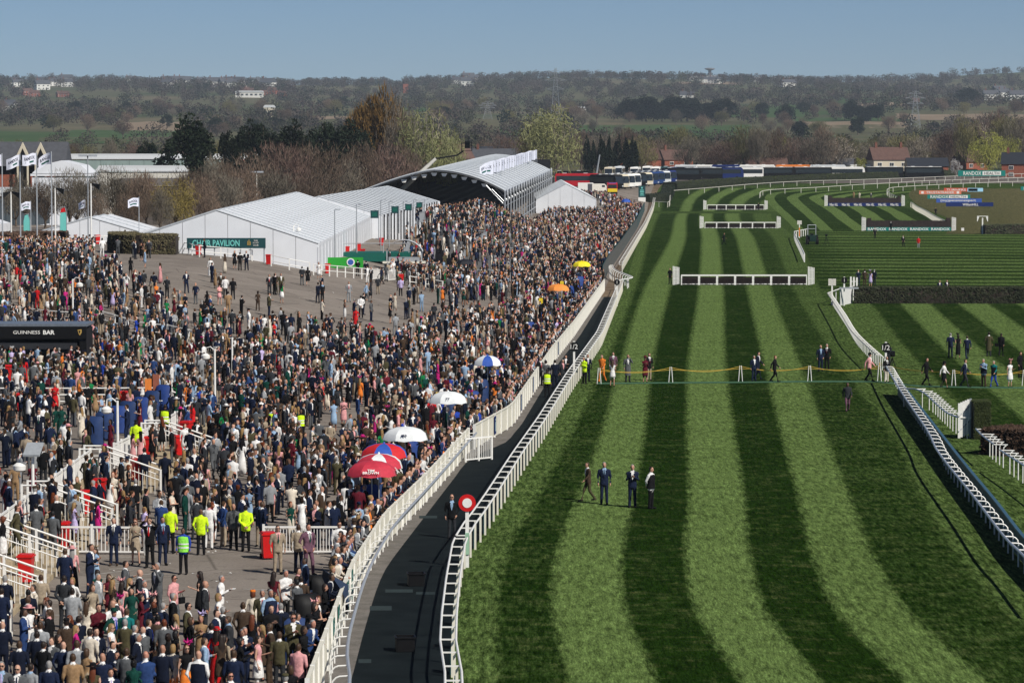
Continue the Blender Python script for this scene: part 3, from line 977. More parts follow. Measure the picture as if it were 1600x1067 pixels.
# ------------------------------------------------------------------ marquees
ROOFSEAM = mat('roof_seam', (.42, .45, .48), .5)
def marquee(label, xc, half, y0, y1, eave, ridge, base, bay=6.0, seams=True, frontpanels=9, slope=0.0):
    root = thing('marquee', label, 'marquee', (xc, y0, base))
    n = max(1, round((y1 - y0) / bay)); b = (y1 - y0) / n
    e, r = eave - base, ridge - base
    K = 7
    for nm, sgn in (('roof_panel', 1), ('roof_panel', -1)):
        m = MB()
        vv = []
        for i in range(5):                                # sagging skin between the arches
            for k in range(K + 1):
                t = k / K
                sag = -.10 * math.sin(math.pi * i / 4)
                vv.append((sgn * half * t, b * i / 4, r + (e - r) * t + sag * (.4 + t * .6)))
        for i in range(4):
            for k in range(K): m_f = (i * (K + 1) + k, i * (K + 1) + k + 1, (i + 1) * (K + 1) + k + 1, (i + 1) * (K + 1) + k); m.f.append(m_f); m.m.append(0)
        m.v = vv
        m.path([(sgn * half * t, 0, r + (e - r) * t + .05) for t in (0, .5, 1.0)], .10, 5, 1)
        m.box((sgn * half, b / 2, e - .15), (.06, b - .04, .42))
        me = m.mesh(nm, [TENTW, ROOFSEAM], True)
        for i in range(n): link(nm, me, root, (slope * b * i, b * i, 0))
    m = MB(); m.box((0, b / 2, e / 2 - .3), (.05, b - .12, e - .1)); m.box((0, 0, e / 2 - .3), (.14, .14, e)); m.box((0, b * .5, e * .5), (.09, .08, e - .3), m=1)
    wm = m.mesh('wall_panel', [TENTW, GREYPAINT])
    for i in range(n):
        link('wall_panel', wm, root, (half + slope * b * i, b * i, 0))
        link('wall_panel', wm, root, (-half + slope * b * i, b * i, 0))
    for yy in (0, y1 - y0):
        for k in range(frontpanels):
            xa, xb = -half + 2 * half * k / frontpanels + .02, -half + 2 * half * (k + 1) / frontpanels - .02
            za, zb = [e + (r - e) * (1 - abs(x) / half) - .06 for x in (xa, xb)]
            poly = [(xa, -.6), (xb, -.6), (xb, zb), (xa, za)]
            if xa < 0 < xb: poly = [(xa, -.6), (xb, -.6), (xb, zb), (0, r - .06), (xa, za)]
            m = MB(); m.prism(poly, -.03, .03)
            link('gable_panel', m.mesh('gable_panel', TENTW), root, (slope * yy, yy, 0))
    return root
marquee('big white marquee with a ribbed roof behind the pavilion name board', -29.3, 10.1, 342, 474, 5.7, 9.0, 2.3)
marquee('second white marquee, joined on behind the big one, nearer the curved stand', -26.5, 8.6, 474.3, 596, 5.75, 8.35, 1.6, slope=.045, frontpanels=7)
marquee('white marquee beyond the end of the curved grandstand roof', 11.2, 6.2, 715, 800, 4.1, 7.3, 1.8, frontpanels=5)
marquee('small white marquee showing over the shrubs beside the flags', -46.5, 5.5, 380, 400, 5.9, 7.5, 4.0, frontpanels=5)
marquee('low white marquee at the edge of the picture behind the flagpoles', -66, 5.0, 400, 420, 6.0, 7.6, 4.0, frontpanels=5)

# pavilion name board
x0 = G(292, 380, 5.6); Yb = 339.5
a, b = AT(292, 388, Yb), AT(415, 372, Yb)
root = thing('name_board', 'long dark teal board lettered with the pavilion name in front of the big marquee', 'sign', (a.x, Yb, a.z))
w, h = b.x - a.x, b.z - a.z
part('board', MB().box((w / 2, 0, h / 2), (w, .12, h)), DTEAL, root)
for k in (.02, .35, .68, .98): part('leg', MB().tube((w * k, .1, -2.2), (w * k, .1, 0), .06), GREYPAINT, root)
LTEAL = mat('pale_teal_letters', (.16, .55, .50), .5, var=.03)
link('lettering', text_mesh('CHAIR PAVILION', w * .60, h * .62, .05, mat=LTEAL, bold=.02), root, (w * .37, -.09, h * .5))
link('emblem', MB().box((-.12, 0, .0), (.07, .04, .42)).box((0, 0, .06), (.07, .04, .55)).box((.12, 0, -.02), (.07, .04, .36)).mesh('emblem', GOLD), root, (w * .79, -.09, h * .5))
for i, t in enumerate(('THE', 'JOCKEY', 'CLUB')):
    link('small_lettering', text_mesh(t, None, h * .15, .03, 'small_lettering', WHITE), root, (w * .875, -.09, h * (.74 - .22 * i)))

# teal boards and floodlights along the marquee side
for i, (u, v) in enumerate([(585, 335), (617, 328), (638, 324), (655, 321)]):
    Yp = (400, 440, 478, 520)[i]; p = AT(u, v, Yp)
    r_ = thing('hanging_sign', '%s small teal sign along the marquee eaves, counting from the name board' % ORD[i], 'sign', p, group='teal signs on the marquee side')
    part('board', MB().box((0, 0, 0), (.9, .08, .9)), DTEAL, r_); part('pole', MB().tube((.5, .1, -3), (.5, .1, .5), .05), GREYPAINT, r_)
    part('print', MB().box((0, -.05, 0), (.6, .02, .5)), GREENB, r_)

def flood(label, base, hh, two=True, mt=WHITE, big=1.0):
    r_ = thing('lamp_post', label, 'lamp post', base)
    part('pole', MB().tube((0, 0, 0), (0, 0, hh), .07, .05), mt, r_)
    for s_ in ((-1, 1) if two else (1,)):
        m = MB(); m.box((s_ * .32 * big, 0, hh + .1), (.55 * big, .25 * big, .14 * big)); m.box((0, 0, hh), (.12, .12, .2))
        part('lamp_head', m, GREYRAIL, r_)
    return r_
for i, (u, v, hh) in enumerate([(523, 371, 2.8), (557, 362, 3.0), (595, 352, 3.0), (608, 350, 2.8), (630, 346, 2.6), (646, 342, 2.6), (663, 340, 2.6)]):
    p = GH(u, v)
    p.x = -18.3 + .0
    Yp = (360, 392, 424, 448, 470, 494, 520)[i]
    pp = AT(u, v, Yp)
    flood('%s small floodlight post along the marquee front, counting from the name board' % ORD[i], (pp.x, Yp, hgt(pp.x, Yp)), pp.z - hgt(pp.x, Yp) + hh, False, GREYPAINT)
for lab, u, vt, vb, Yp in [('tall double-headed lamp behind the big marquee', 401, 270, 320, 490), ('tall dark-topped lamp between the flags and the shrubs', 137, 245, 380, 360),
                           ('double-headed lamp at the back of the second marquee', 558, 290, 312, 640)]:
    t = AT(u, vt, Yp); flood(lab, (t.x, Yp, hgt(t.x, Yp)), t.z - hgt(t.x, Yp), True, DIRTYW if 'dark' not in lab else GREYPAINT, 1.6)

# ------------------------------------------------------------------ grandstand under the curved roof
def stand():
    y0, y1, n = 600.0, 800.0, 20
    root = thing('grandstand', 'temporary grandstand under a curved pale roof on many steel columns', 'grandstand', (-1.3, y0, 0))
    def xr(Y): return .052 * (Y - y0)              # right foot, relative
    def ze(Y): return 7.45 + .0105 * (Y - y0)
    W_ = 24.5
    b = (y1 - y0) / n
    m = MB(); K = 16
    def rp(a, Y, sag=0): return (xr(Y) - W_ * (1 - a), Y - y0, ze(Y) + 3.6 * ((1 - (1 - a / .5) ** 1.35) if a < .5 else (1 - ((a - .5) / .5) ** 1.9)) - sag)
    for i in range(n):
        m = MB()
        Ya, Yb_ = y0 + b * i, y0 + b * (i + 1)
        vv = []
        for j, Yq in enumerate((Ya, Ya + b * .25, Ya + b * .5, Ya + b * .75, Yb_)):
            for k in range(K + 1):
                vv.append(rp(k / K, Yq, .16 * math.sin(math.pi * j / 4)))
        m.v = vv
        for j in range(4):
            for k in range(K):
                q = j * (K + 1) + k
                m.f.append((q, q + 1, q + K + 2, q + K + 1)); m.m.append(0)
        m.path([(p[0], p[1], p[2] + .1) for p in (rp(k / K, Ya) for k in range(K + 1))], .14, 5, 1)
        c = rp(1, (Ya + Yb_) / 2)
        m.box((c[0] + .2, c[1], c[2] - .3), (.12, b - 1.0, .9)); m.box((c[0] + .2, c[1] - 2.3, c[2] + .1), (.25, 1.2, .9))
        part('roof_panel', m, [TENTG, ROOFSEAM], root, smooth=True)
    for i in range(n + 1):
        Yq = y0 + (y1 - y0) * i / n
        x = xr(Yq); zb = hgt(x - 1.3, Yq)
        m = MB(); m.box((x + .1, Yq - y0, (ze(Yq) + zb) / 2), (.24, .2, ze(Yq) - zb))
        part('column', m, STEEL, root)
        if True:
            m = MB(); m.tube((x, Yq - y0, ze(Yq) - 1.9), (x - 2.2, Yq - y0, ze(Yq) + .3), .06); m.box((x + .25, Yq - y0, ze(Yq) - 1.6), (.3, .3, .3))
            part('brace', m, GREYRAIL, root)
    for k in (0, 1, 3, 5):                              # horizontal steel along the front
        m = MB()
        zz = [1.2, 2.4, 3.6, 4.8, 6.0, 6.9][k]
        m.path([(xr(Y_) + .1, Y_ - y0, hgt(xr(Y_) - 1.3, Y_) + zz) for Y_ in (y0, (y0 + y1) / 2, y1)], .06 if k else .12, 5)
        part('cross_rail', m, STEEL, root)
    # near truss and end ties
    m = MB()
    top = [rp(k / 12, y0) for k in range(13)]
    for k in range(12):
        m.tube((top[k][0], .2, top[k][2] - .1), (top[k + 1][0], .2, top[k + 1][2] - .1), .12, n=5)
    m.tube((0, .2, 5.0), (-3.2, .2, 8.4), .1); m.tube((-24.5, .2, 7.4), (-24.5, .2, 0), .15)
    part('end_arch', m, GREYRAIL, root)
    m = MB()
    for k in range(9):
        x = -17.5 + k * 1.75
        a_ = (x + W_) / W_
        z = rp(a_, y0)[2] - .75
        m.box((x, .8, z), (1.1, .1, .55), taper=.5)
    part('arch_fringe', m, WHITE, root, kind='stuff')
    # drapes and tiers inside, near black: the roof's shade is put into their colour
    DARK = mat('shade_black_drape', (.008, .008, .010), .9)
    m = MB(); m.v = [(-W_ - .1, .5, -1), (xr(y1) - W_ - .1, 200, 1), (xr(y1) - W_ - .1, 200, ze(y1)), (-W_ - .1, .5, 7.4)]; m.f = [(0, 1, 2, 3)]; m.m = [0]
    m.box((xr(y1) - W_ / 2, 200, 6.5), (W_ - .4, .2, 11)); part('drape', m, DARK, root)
    TIER = mat('shade_dark_tier', (.02, .021, .024), .8)
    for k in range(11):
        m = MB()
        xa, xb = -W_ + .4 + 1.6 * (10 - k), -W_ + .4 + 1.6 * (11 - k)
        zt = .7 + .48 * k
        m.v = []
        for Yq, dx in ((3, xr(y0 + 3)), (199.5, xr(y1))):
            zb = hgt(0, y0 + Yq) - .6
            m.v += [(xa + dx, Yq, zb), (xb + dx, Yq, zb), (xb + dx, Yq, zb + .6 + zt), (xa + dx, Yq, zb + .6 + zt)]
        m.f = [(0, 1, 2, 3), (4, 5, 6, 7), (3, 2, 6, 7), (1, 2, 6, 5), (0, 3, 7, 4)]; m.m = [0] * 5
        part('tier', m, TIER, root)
    return root, rp, ze, xr
stand_root, stand_rp, stand_ze, stand_xr = stand()
# row of flags along its roof
m = MB(); m.tube((0, 0, -.5), (0, 0, 3.1), .05, .035, 5); fpole = m.mesh('flagpole', GREYRAIL)
FLAGW = mat('white_flag_cloth', (.72, .74, .84), .7, var=.04)
INK = mat('navy_ink', (.015, .02, .06), .7)
def flag_mesh(w, h, seed, words='RANDOX'):
    """cloth blown off the pole in folds, drooping to its free end, printed on both sides"""
    r_ = random.Random(seed); m = MB(); n = 10
    p = r_.uniform(0, 6); amp = r_.uniform(.09, .2); dr = r_.uniform(.12, .5); fq = r_.uniform(4.5, 7.5)
    def at(t, k): return (-w * t * (.95 - dr * .25), amp * w * math.sin(t * fq + p + k * 1.2) * t, h * k * (1 - .08 * t) - dr * h * t * t + .05 * h * math.sin(t * fq + p))
    vv = [at(i / n, k / 2) for i in range(n + 1) for k in range(3)]
    m.add(vv, [(3 * i + k, 3 * i + 3 + k, 3 * i + 4 + k, 3 * i + 1 + k) for i in range(n) for k in range(2)], 0)
    tm = text_mesh(words, .74, .30, .0, 'x', None, .02)
    tv = [v_.co.copy() for v_ in tm.vertices]; tf = [tuple(q.vertices) for q in tm.polygons]
    bpy.data.meshes.remove(tm)
    for sgn in (-1, 1):
        o = []
        for c in tv:
            q = at(.5 - c.x * (1 if sgn < 0 else -1), .62 + c.z); o.append((q[0], q[1] + sgn * .012, q[2]))
        m.add(o, tf, 1)
        band = [at(t, k) for t, k in ((.2, .22), (.5, .20), (.82, .22), (.82, .36), (.5, .34), (.2, .36))]
        m.add([(q[0], q[1] + sgn * .012, q[2]) for q in band], [(0, 1, 4, 5), (1, 2, 3, 4)], 2)
    me = m.mesh('flag_cloth', [FLAGW, INK, GREENB], False, fix=False)
    me.polygons.foreach_set('use_smooth', [True] * len(me.polygons))
    return me
fl = [flag_mesh(3.0, 2.1, s_) for s_ in range(4)]
for i in range(20):
    Yq = 622 + i * 9.2
    x, _, z = stand_rp(.87, Yq)
    f_ = thing('flag', '%s white flag on the curved grandstand roof, counting away from the camera' % ORD[i], 'flag', (x - 1.3, Yq, z), group='white flags along the stand roof')
    link('flagpole', fpole, f_); link('flag_cloth', fl[i % 4], f_, (0, 0, .95), rnd.uniform(-.35, .35))

# ------------------------------------------------------------------ tiered seating beside it
root = thing('seating_bank', 'open tiered seating bank packed with people in front of the marquees', 'seating', (0, BANK[0], 0))
CONC = mat('grey_tread', (.14, .14, .14), .85, var=.15)
for k in range(14):
    m = MB()
    for Yq in (BANK[0] + 2.6 * k, BANK[1]):
        ax = -0.5 + .035 * (Yq - 392) - .85 * k
        zb = hgt(ax, Yq)
        zt = zb + .33 * (k + 1)
        m.v += [(ax, Yq - BANK[0], zb - .5), (ax - .86, Yq - BANK[0], zb - .5), (ax - .86, Yq - BANK[0], zt), (ax, Yq - BANK[0], zt)]
    m.f = [(0, 1, 2, 3), (7, 6, 5, 4), (0, 4, 7, 3), (3, 7, 6, 2), (1, 2, 6, 5)]; m.m = [0] * 5
    part('tier', m, CONC, root)
gb = picket_mesh(2.2, 1.25, 'bar_panel', .16, GREYRAIL, .035)
m = MB(); m.box((0, 0, .65), (.09, .09, 1.3)); gpost = m.mesh('post', GREYRAIL)
def bank_fence(lab, pts):
    P, bays = along([Vector((x, y, 0)) for x, y in pts], 2.2)
    b0 = Vector((P[0].x, P[0].y, foot_h(P[0].x, P[0].y)))
    r_ = thing('steel_barrier', lab, 'barrier', b0)
    for mid, L, ang, dz in bays:
        o = link('bar_panel', gb, r_, (mid.x - b0.x, mid.y - b0.y, foot_h(mid.x, mid.y) - b0.z), ang, (L / 2.2, 1, 1)); o['kind'] = 'stuff'
    for p in P: link('post', gpost, r_, (p.x - b0.x, p.y - b0.y, foot_h(p.x, p.y) - b0.z), 0)
bank_fence('grey barred barrier at the foot of the seating bank beside the small arched kiosk', [(-10.5, 391), (-4.9, 391), (-.2, 391.5)])
bank_fence('grey barred barrier running up the middle of the seating bank', [(-5.9, 393), (-4.6, 432), (-3.4, 470)])
bank_fence('grey barred barrier along the top of the seating bank beside the marquee wall', [(-12.6, 392), (-9.8, 470), (-6.6, 560)])
bank_fence('grey barred barrier along the lowest tier of the seating bank', [(.3, 410), (2.2, 470), (4.4, 540)])
bank_fence('grey barred barrier halfway along the seating bank, stepping across the tiers', [(-8.4, 455), (-2.5, 455), (1.4, 455)])

# small arched kiosk with its grey base
b0 = Vector((-11.9, 381, hgt(-11.9, 381)))
root = thing('commentary_kiosk', 'small open kiosk with an arched white roof on a grey base', 'kiosk', b0)
part('base', MB().box((0, 0, .55), (4.4, 2.0, 1.1)), GREYCLAD, root)
part('ledge', MB().box((0, 0, 1.2), (4.7, 2.3, .2)), CREAM, root)
m = MB(); vv = []
for i in range(9):
    a = math.pi * (.16 + .68 * i / 8)
    for y_ in (-1.3, 1.3): vv.append((-2.35 * math.cos(a), y_, 1.4 + 2.3 * math.sin(a)))
m.add(vv, [(2 * i, 2 * i + 1, 2 * i + 3, 2 * i + 2) for i in range(8)])
m.add([(p[0], p[1], p[2] - .12) for p in vv], [(2 * i, 2 * i + 2, 2 * i + 3, 2 * i + 1) for i in range(8)])
part('arched_roof', m, SHEDLT, root, smooth=True)
for x in (-1.9, 1.9):
    for y_ in (-.9, .9): part('post', MB().tube((x, y_, 1.2), (x, y_, 2.7), .06), GREYRAIL, root)
part('counter', MB().box((0, -.6, 1.55), (3.4, .4, .5)), GREYPAINT, root)

# green carpeted stage and banner
b0 = GH(533, 421)
root = thing('green_banner', 'bright green banner with a white round badge behind the white railings', 'banner', b0)
part('banner', MB().box((0, 0, .7), (4.6, .08, 1.1)), ASTRO, root)
part('badge', MB().path([(1.0, -.06, .75), (1.0, -.1, .75)], .42, 14), WHITE, root)
part('badge_ring', MB().path([(1.0, -.1, .75), (1.0, -.12, .75)], .30, 14), BLUEB, root)
for x in (-2.2, 0, 2.2): part('leg', MB().box((x, .08, .5), (.06, .06, 1.0)), GREYPAINT, root)
b0 = GH(580, 408)
root = thing('green_stage', 'low stage carpeted in green with grey rails beside the marquee doors', 'stage', b0)
part('deck', MB().box((0, 0, .55), (9, 6, 1.0)), GREENB, root)
for x in (-4.4, -1.5, 1.5, 4.4): part('post', MB().tube((x, -2.9, 1.0), (x, -2.9, 2.1), .05), GREYRAIL, root)
part('rail', MB().tube((-4.4, -2.9, 2.1), (4.4, -2.9, 2.1), .05), GREYRAIL, root)
b0 = GH(442, 405)
root = thing('service_hut', 'grey low hut with a small teal sign beneath the marquee corner', 'hut', b0)
part('wall', MB().box((0, 0, .8), (3.6, 2, 1.6)), GREYCLAD, root); part('roof', MB().box((0, 0, 1.75), (3.9, 2.3, .3)), DIRTYW, root)
part('sign', MB().box((0, -1.04, 1.25), (1.1, .05, .35)), DTEAL, root)

# ------------------------------------------------------------------ white railings of the tarmac
def bar_rail(label, pts, h=1.1, step=2.4, mt=WHITE, bars=2, name='white_railing', foot=hgt, grp=None):
    P = resample([Vector((p[0], p[1], 0)) for p in pts], step)
    b0 = Vector((P[0].x, P[0].y, foot(P[0].x, P[0].y)))
    r_ = thing(name, label, 'railing', b0, group=grp)
    for k in range(bars):
        hh = h * (k + 1) / bars
        part('bar', MB().path([(p.x - b0.x, p.y - b0.y, foot(p.x, p.y) - b0.z + hh - .03) for p in P], .042, 6), mt, r_)
    m = MB(); m.box((0, 0, h / 2), (.11, .11, h + .04)); pm = m.mesh('post', mt)
    for p in P: link('post', pm, r_, (p.x - b0.x, p.y - b0.y, foot(p.x, p.y) - b0.z))
    return r_
def gp(l): return [GH(u, v) for u, v in l]
bar_rail('white railing curving along the far edge of the tarmac below the shrubs', smooth_path(gp([(113, 390), (142, 386), (192, 384), (244, 389), (289, 396), (317, 402), (394, 408)]), 2.4))
bar_rail('white railing in front of the grey hut and the marquee corner', gp([(424, 416), (452, 422), (484, 428)]))
bar_rail('white railing in front of the bright green banner', gp([(490, 430), (531, 433), (578, 437)]))
panel_fence('picket_barrier', 'white barred barrier in front of the arched kiosk', [Vector((p.x, p.y, 0)) for p in gp([(582, 438), (612, 439), (640, 443), (680, 446)])], 2.0, pk, pkpost, 'barrier')
bar_rail('white railing stepping down to the crowd below the arched kiosk', gp([(640, 448), (668, 452), (692, 456)]))
for lab, q in [('white railing beside the bar roof, above the drinkers', [(140, 505), (165, 512), (200, 522)]), ('white railing among the packed crowd in front of the bar corner', [(190, 520), (215, 528), (255, 532)]),
               ('white railing crossing the mound above the lamp posts', [(318, 545), (345, 552), (380, 556)]), ('white railing along the bank behind the drinks bar', [(-20, 500), (25, 502), (60, 508), (110, 512)]),
               ('second white railing deep in the crowd below the mound', [(262, 532), (290, 538), (318, 548)])]:
    bar_rail(lab, gp(q), 1.15)
bar_rail('long white railing at the back of the platform, behind the red bins', [(-29.5, 191), (-24, 191), (-17, 191.5)], 1.1, 2.4, bars=3)

# platform: front wall, treads, guard rails and stairs
mb = MB()
Yq = 103.0
while Yq < 186:
    x = EX(Yq)
    for k in range(3):
        mb.box((x + .35 + .7 * k, Yq + 1.5, (1.0 - .27 * (k + 1)) / 2), (.7, 3.0 - .02, 1.0 - .27 * (k + 1)))
    mb.box((x - .1, Yq + 1.5, .5), (.2, 2.98, 1.02)); Yq += 3.0
struct('platform_steps', mb, STONE)
def stair(label, yc, w=1.7):
    x = EX(yc); b0 = Vector((x, yc, 0))
    r_ = thing('handrail', label, 'handrail', b0, group='white stair handrails below the platform')
    for s_ in (-1, 1):
        y_ = s_ * w / 2
        m = MB()
        m.path([(-.9, y_, 2.05), (0, y_, 2.05), (2.7, y_, 1.1)], .042, 6); m.path([(-.9, y_, 1.6), (0, y_, 1.6), (2.7, y_, .65)], .026, 6)
        part('rail', m, WHITE, r_)
        for xx, zb, zt in ((-.9, 1, 2.1), (0, .8, 2.1), (1.3, .3, 1.64), (2.7, 0, 1.15)): part('post', MB().box((xx, y_, (zb + zt) / 2), (.085, .085, zt - zb)), WHITE, r_)
        m = MB()
        for q in range(14):
            xx = .1 + q * .18; m.box((xx, y_, 2.1 - .95 * xx / 2.7 - .75), (.022, .02, .9))
        part('mesh_infill', m, WHITE, r_, kind='stuff')
for i, yy in enumerate((108, 116, 124, 137.5, 153.8, 168)):
    stair('white stair handrails below the platform, %s flight counting away from the camera' % ORD[i], yy, 1.7)
for i, (ya, yb) in enumerate(((109.3, 114.8), (117.3, 122.8), (125.3, 136.2), (138.8, 152.5), (155.2, 166.8), (169.3, 185.8))):
    P, bays = along([Vector((EX(ya) - .1, ya, 0)), Vector((EX(yb) - .1, yb, 0))], 2.0)
    r_ = panel_fence('picket_railing', '%s white barred guard rail on the platform edge, counting away from the camera' % ORD[i], [P[0], P[-1]], 2.0, pk, pkpost, 'railing', z=1.0)

# ------------------------------------------------------------------ drinks bar
Yg = 224.5
a, b = AT(-30, 590, Yg), AT(135.5, 509, Yg)
zb = .9
root = thing('drinks_bar', 'black drinks bar with a white lettered fascia and a gold harp badge', 'bar', (b.x, Yg, zb))
W_ = b.x - a.x; ht = b.z - zb
part('fascia', MB().box((-W_ / 2, 0, ht - .45), (W_, .25, .80)), BLACKP, root)
part('roof', MB().box((-W_ / 2, 1.8, ht + .04), (W_ + .1, 3.8, .16)), mat('wet_grey_roof', (.13, .15, .18), .35, var=.2), root)
part('side_wall', MB().box((-.25, 1.7, ht / 2 - .1), (.45, 3.4, ht - .2)), BLACKP, root)
part('back_wall', MB().box((-W_ / 2 - .2, 3.45, ht / 2 - .1), (W_ - .5, .1, ht - .2)), BLACKP, root)
part('awning', MB().box((-W_ / 2 - .3, .25, ht - 1.32), (W_ - .7, .3, .42)), mat('black_awning', (.02, .022, .026), .6), root)
part('counter', MB().box((-W_ / 2 - .2, 1.1, .5), (W_ - .6, .6, 1.05)), BLACKPL, root)
link('lettering', text_mesh('GUINNESS', 1.75, .22, .03, mat=WHITE), root, (-3.9, -.15, ht - .42))
link('lettering', text_mesh('BAR', .75, .28, .03, mat=WHITE, bold=.03), root, (-2.45, -.15, ht - .42))
m = MB(); m.prism([(-.13, .16), (.13, .2), (.14, -.02), (.02, -.2), (-.05, -.12)], -.17, -.14); m.prism([(-.07, .1), (.07, .12), (.0, -.1)], -.175, -.165, 1)
link('harp_badge', m.mesh('harp_badge', [GOLD, BLACKP]), root, (-.45, 0, ht - .42))
for k in range(4): part('bar_fridge', MB().box((-1.6 - 1.55 * k, 3.2, 1.0), (1.0, .35, .8)), mat('fridge_front', (.10, .12, .14), .2), root)
hedge('low dark hedge in front of the drinks bar', [Vector((-34, 214, 0)), Vector((-27.5, 214, 0)), Vector((-24.5, 213.5, 0))], .9, 1.0, 3500, .08, LEAF_HEDGE, CORE, 11)
hedge('shrubby hedge on the rim of the tarmac beside the big marquee', [Vector((AT(u_, 390, 340).x, y_, 0)) for u_, y_ in ((176, 348), (196, 341), (225, 339.4), (255, 339.2), (278, 339.2))], 2.8, 1.9, 9000, .15, leaf_mat('budding_hedge', (.035, .034, .018), (.14, .115, .062)), CORE_B, 12)
hedge('low scrub under the flagpoles', [Vector(p) for p in gp([(-10, 392), (50, 388), (105, 388)])], 3.5, 1.7, 3800, .16, LEAF_BROWN, CORE_B, 13, 'shrub', name='shrub')

# ------------------------------------------------------------------ red wheeled bins
def bin_proto():
    r_ = thing('wheeled_bin', '', 'bin')
    m = MB(); m.loft([(0, 0, .08, .24, .26), (0, 0, .1, .25, .27), (0, 0, .98, .31, .36)], 4); m.v = [(x * .7071 - y * .7071, x * .7071 + y * .7071, z) for x, y, z in m.v]
    m2 = MB(); m2.box((0, 0, .52), (.52, .6, .9), taper=.82)
    part('body', m2, RED, r_)
    m = MB(); m.box((0, 0, 1.0), (.60, .68, .06)); m.box((0, 0, 1.05), (.5, .58, .05)); part('lid', m, RED, r_)
    for s_ in (-1, 1): part('wheel', MB().path([(s_ * .22, .28, .1), (s_ * .28, .28, .1)], .1, 8), BLACKPL, r_)
    part('handle', MB().tube((-.22, .36, .97), (.22, .36, .97), .02), RED, r_)
    remember(r_)
    return r_
binp = bin_proto()
BINS = [(34, 643, 'below the drinks bar, against the platform railing'), (12, 596, 'at the edge of the picture under the bar counter'), (192, 640, 'behind the blue betting pitches on the platform'),
        (234, 739, 'beside the hi-vis steward under the stairs'), (215, 768, 'next to the woman in the white dress'), (301, 688, 'at the foot of the uppermost platform stairs'), (281, 727, 'tallest of the group by the platform stairs'),
        (292, 712, 'half hidden behind another bin by the stairs'), (358, 632, 'under the lamp post at the back of the platform'), (360, 660, 'just below the yellow paddle by the stairs'),
        (156, 802, 'above the handrail of the middle stairs'), (129, 822, 'behind the white barred barrier'), (97, 864, 'seen through the bars of the white barrier'), (41, 919, 'big, between the white stair handrails'),
        (419, 873, 'at the end of the white barrier beside the man in beige'), (126, 388, 'first of three under the flags'), (140, 385, 'middle of three under the flags'), (152, 382, 'last of three under the flags'),
        (96, 397, 'beside the people at the flagpoles'), (219, 385, 'on the railing by the shrubby hedge'), (310, 399, 'beneath the pavilion name board'), (420, 414, 'by the grey hut near the marquee corner'),
        (512, 428, 'on the railing before the green banner'), (520, 404, 'behind the green banner'), (542, 399, 'at the marquee doors'), (560, 393, 'behind the stage by the marquee'), (567, 403, 'on the green stage'),
        (596, 384, 'tall against the marquee wall by the seating'), (626, 444, 'in front of the arched kiosk barrier'), (577, 530, 'in the thick of the crowd on the mound'), (799, 620, 'pressed to the cream boundary fence')]
for i, (u, v, w_) in enumerate(BINS):
    p = GH(u, v)
    p.z = foot_h(p.x, p.y)
    lab = 'red wheeled bin ' + w_
    sc = .96
    o = binp if i == 0 else copy_tree(binp, loc=p, rz=rnd.uniform(-.5, .5), label=lab)
    if i == 0: o.location = p; o['label'] = lab
    o['group'] = 'red wheeled bins'; o.scale = (sc,) * 3

# ------------------------------------------------------------------ lamp posts with hanging lanterns
for lab, u, vb, vt, sgn in [('white lamp post with a round hanging lantern above the blue betting pitches', 184, 706, 626, -1), ('tall white lamp post with a lantern behind the platform railing', 336, 655, 545, -1),
                       ('white lamp post with a tilted panel on top by the lower stairs', 52, 822, 712, -1), ('white lamp post standing on the mound above the drinks bar', 114, 506, 436, 1),
                       ('slim white pole in the crowd below the mound', 363, 592, 527, 0), ('short white pole beside the uppermost platform stairs', 322, 622, 592, 0), ('short white post by the betting pitches on the platform', 238, 662, 634, 0),
                       ('white lamp post at the corner of the big marquee', 459, 410, 352, 1)]:
    p = GH(u, vb); t = AT(u, vt, p.y); hh = t.z - p.z
    r_ = thing('lamp_post', lab, 'lamp post', p)
    part('pole', MB().tube((0, 0, 0), (0, 0, hh), .07, .055, 8), WHITE, r_)
    if sgn:
        part('arm', MB().path([(0, 0, hh - .1), (sgn * .25, 0, hh + .12), (sgn * .5, 0, hh + .05), (sgn * .52, 0, hh - .25)], .03, 6), WHITE, r_)
        part('lantern', MB().loft([(sgn * .52, 0, hh - .62, .12, .12), (sgn * .52, 0, hh - .55, .24, .24), (sgn * .52, 0, hh - .38, .26, .26), (sgn * .52, 0, hh - .26, .10, .10)], 12), WHITE, r_, smooth=True)
    if 'panel' in lab: part('panel', MB().add([(-.35, -.3, hh + .05), (.3, -.3, hh + .05), (.4, .3, hh + .5), (-.25, .3, hh + .5)], [(0, 1, 2, 3)]).add([(-.35, -.3, hh + .0), (.3, -.3, hh + .0), (.4, .3, hh + .45), (-.25, .3, hh + .45)], [(3, 2, 1, 0)]), GREYPAINT, r_)

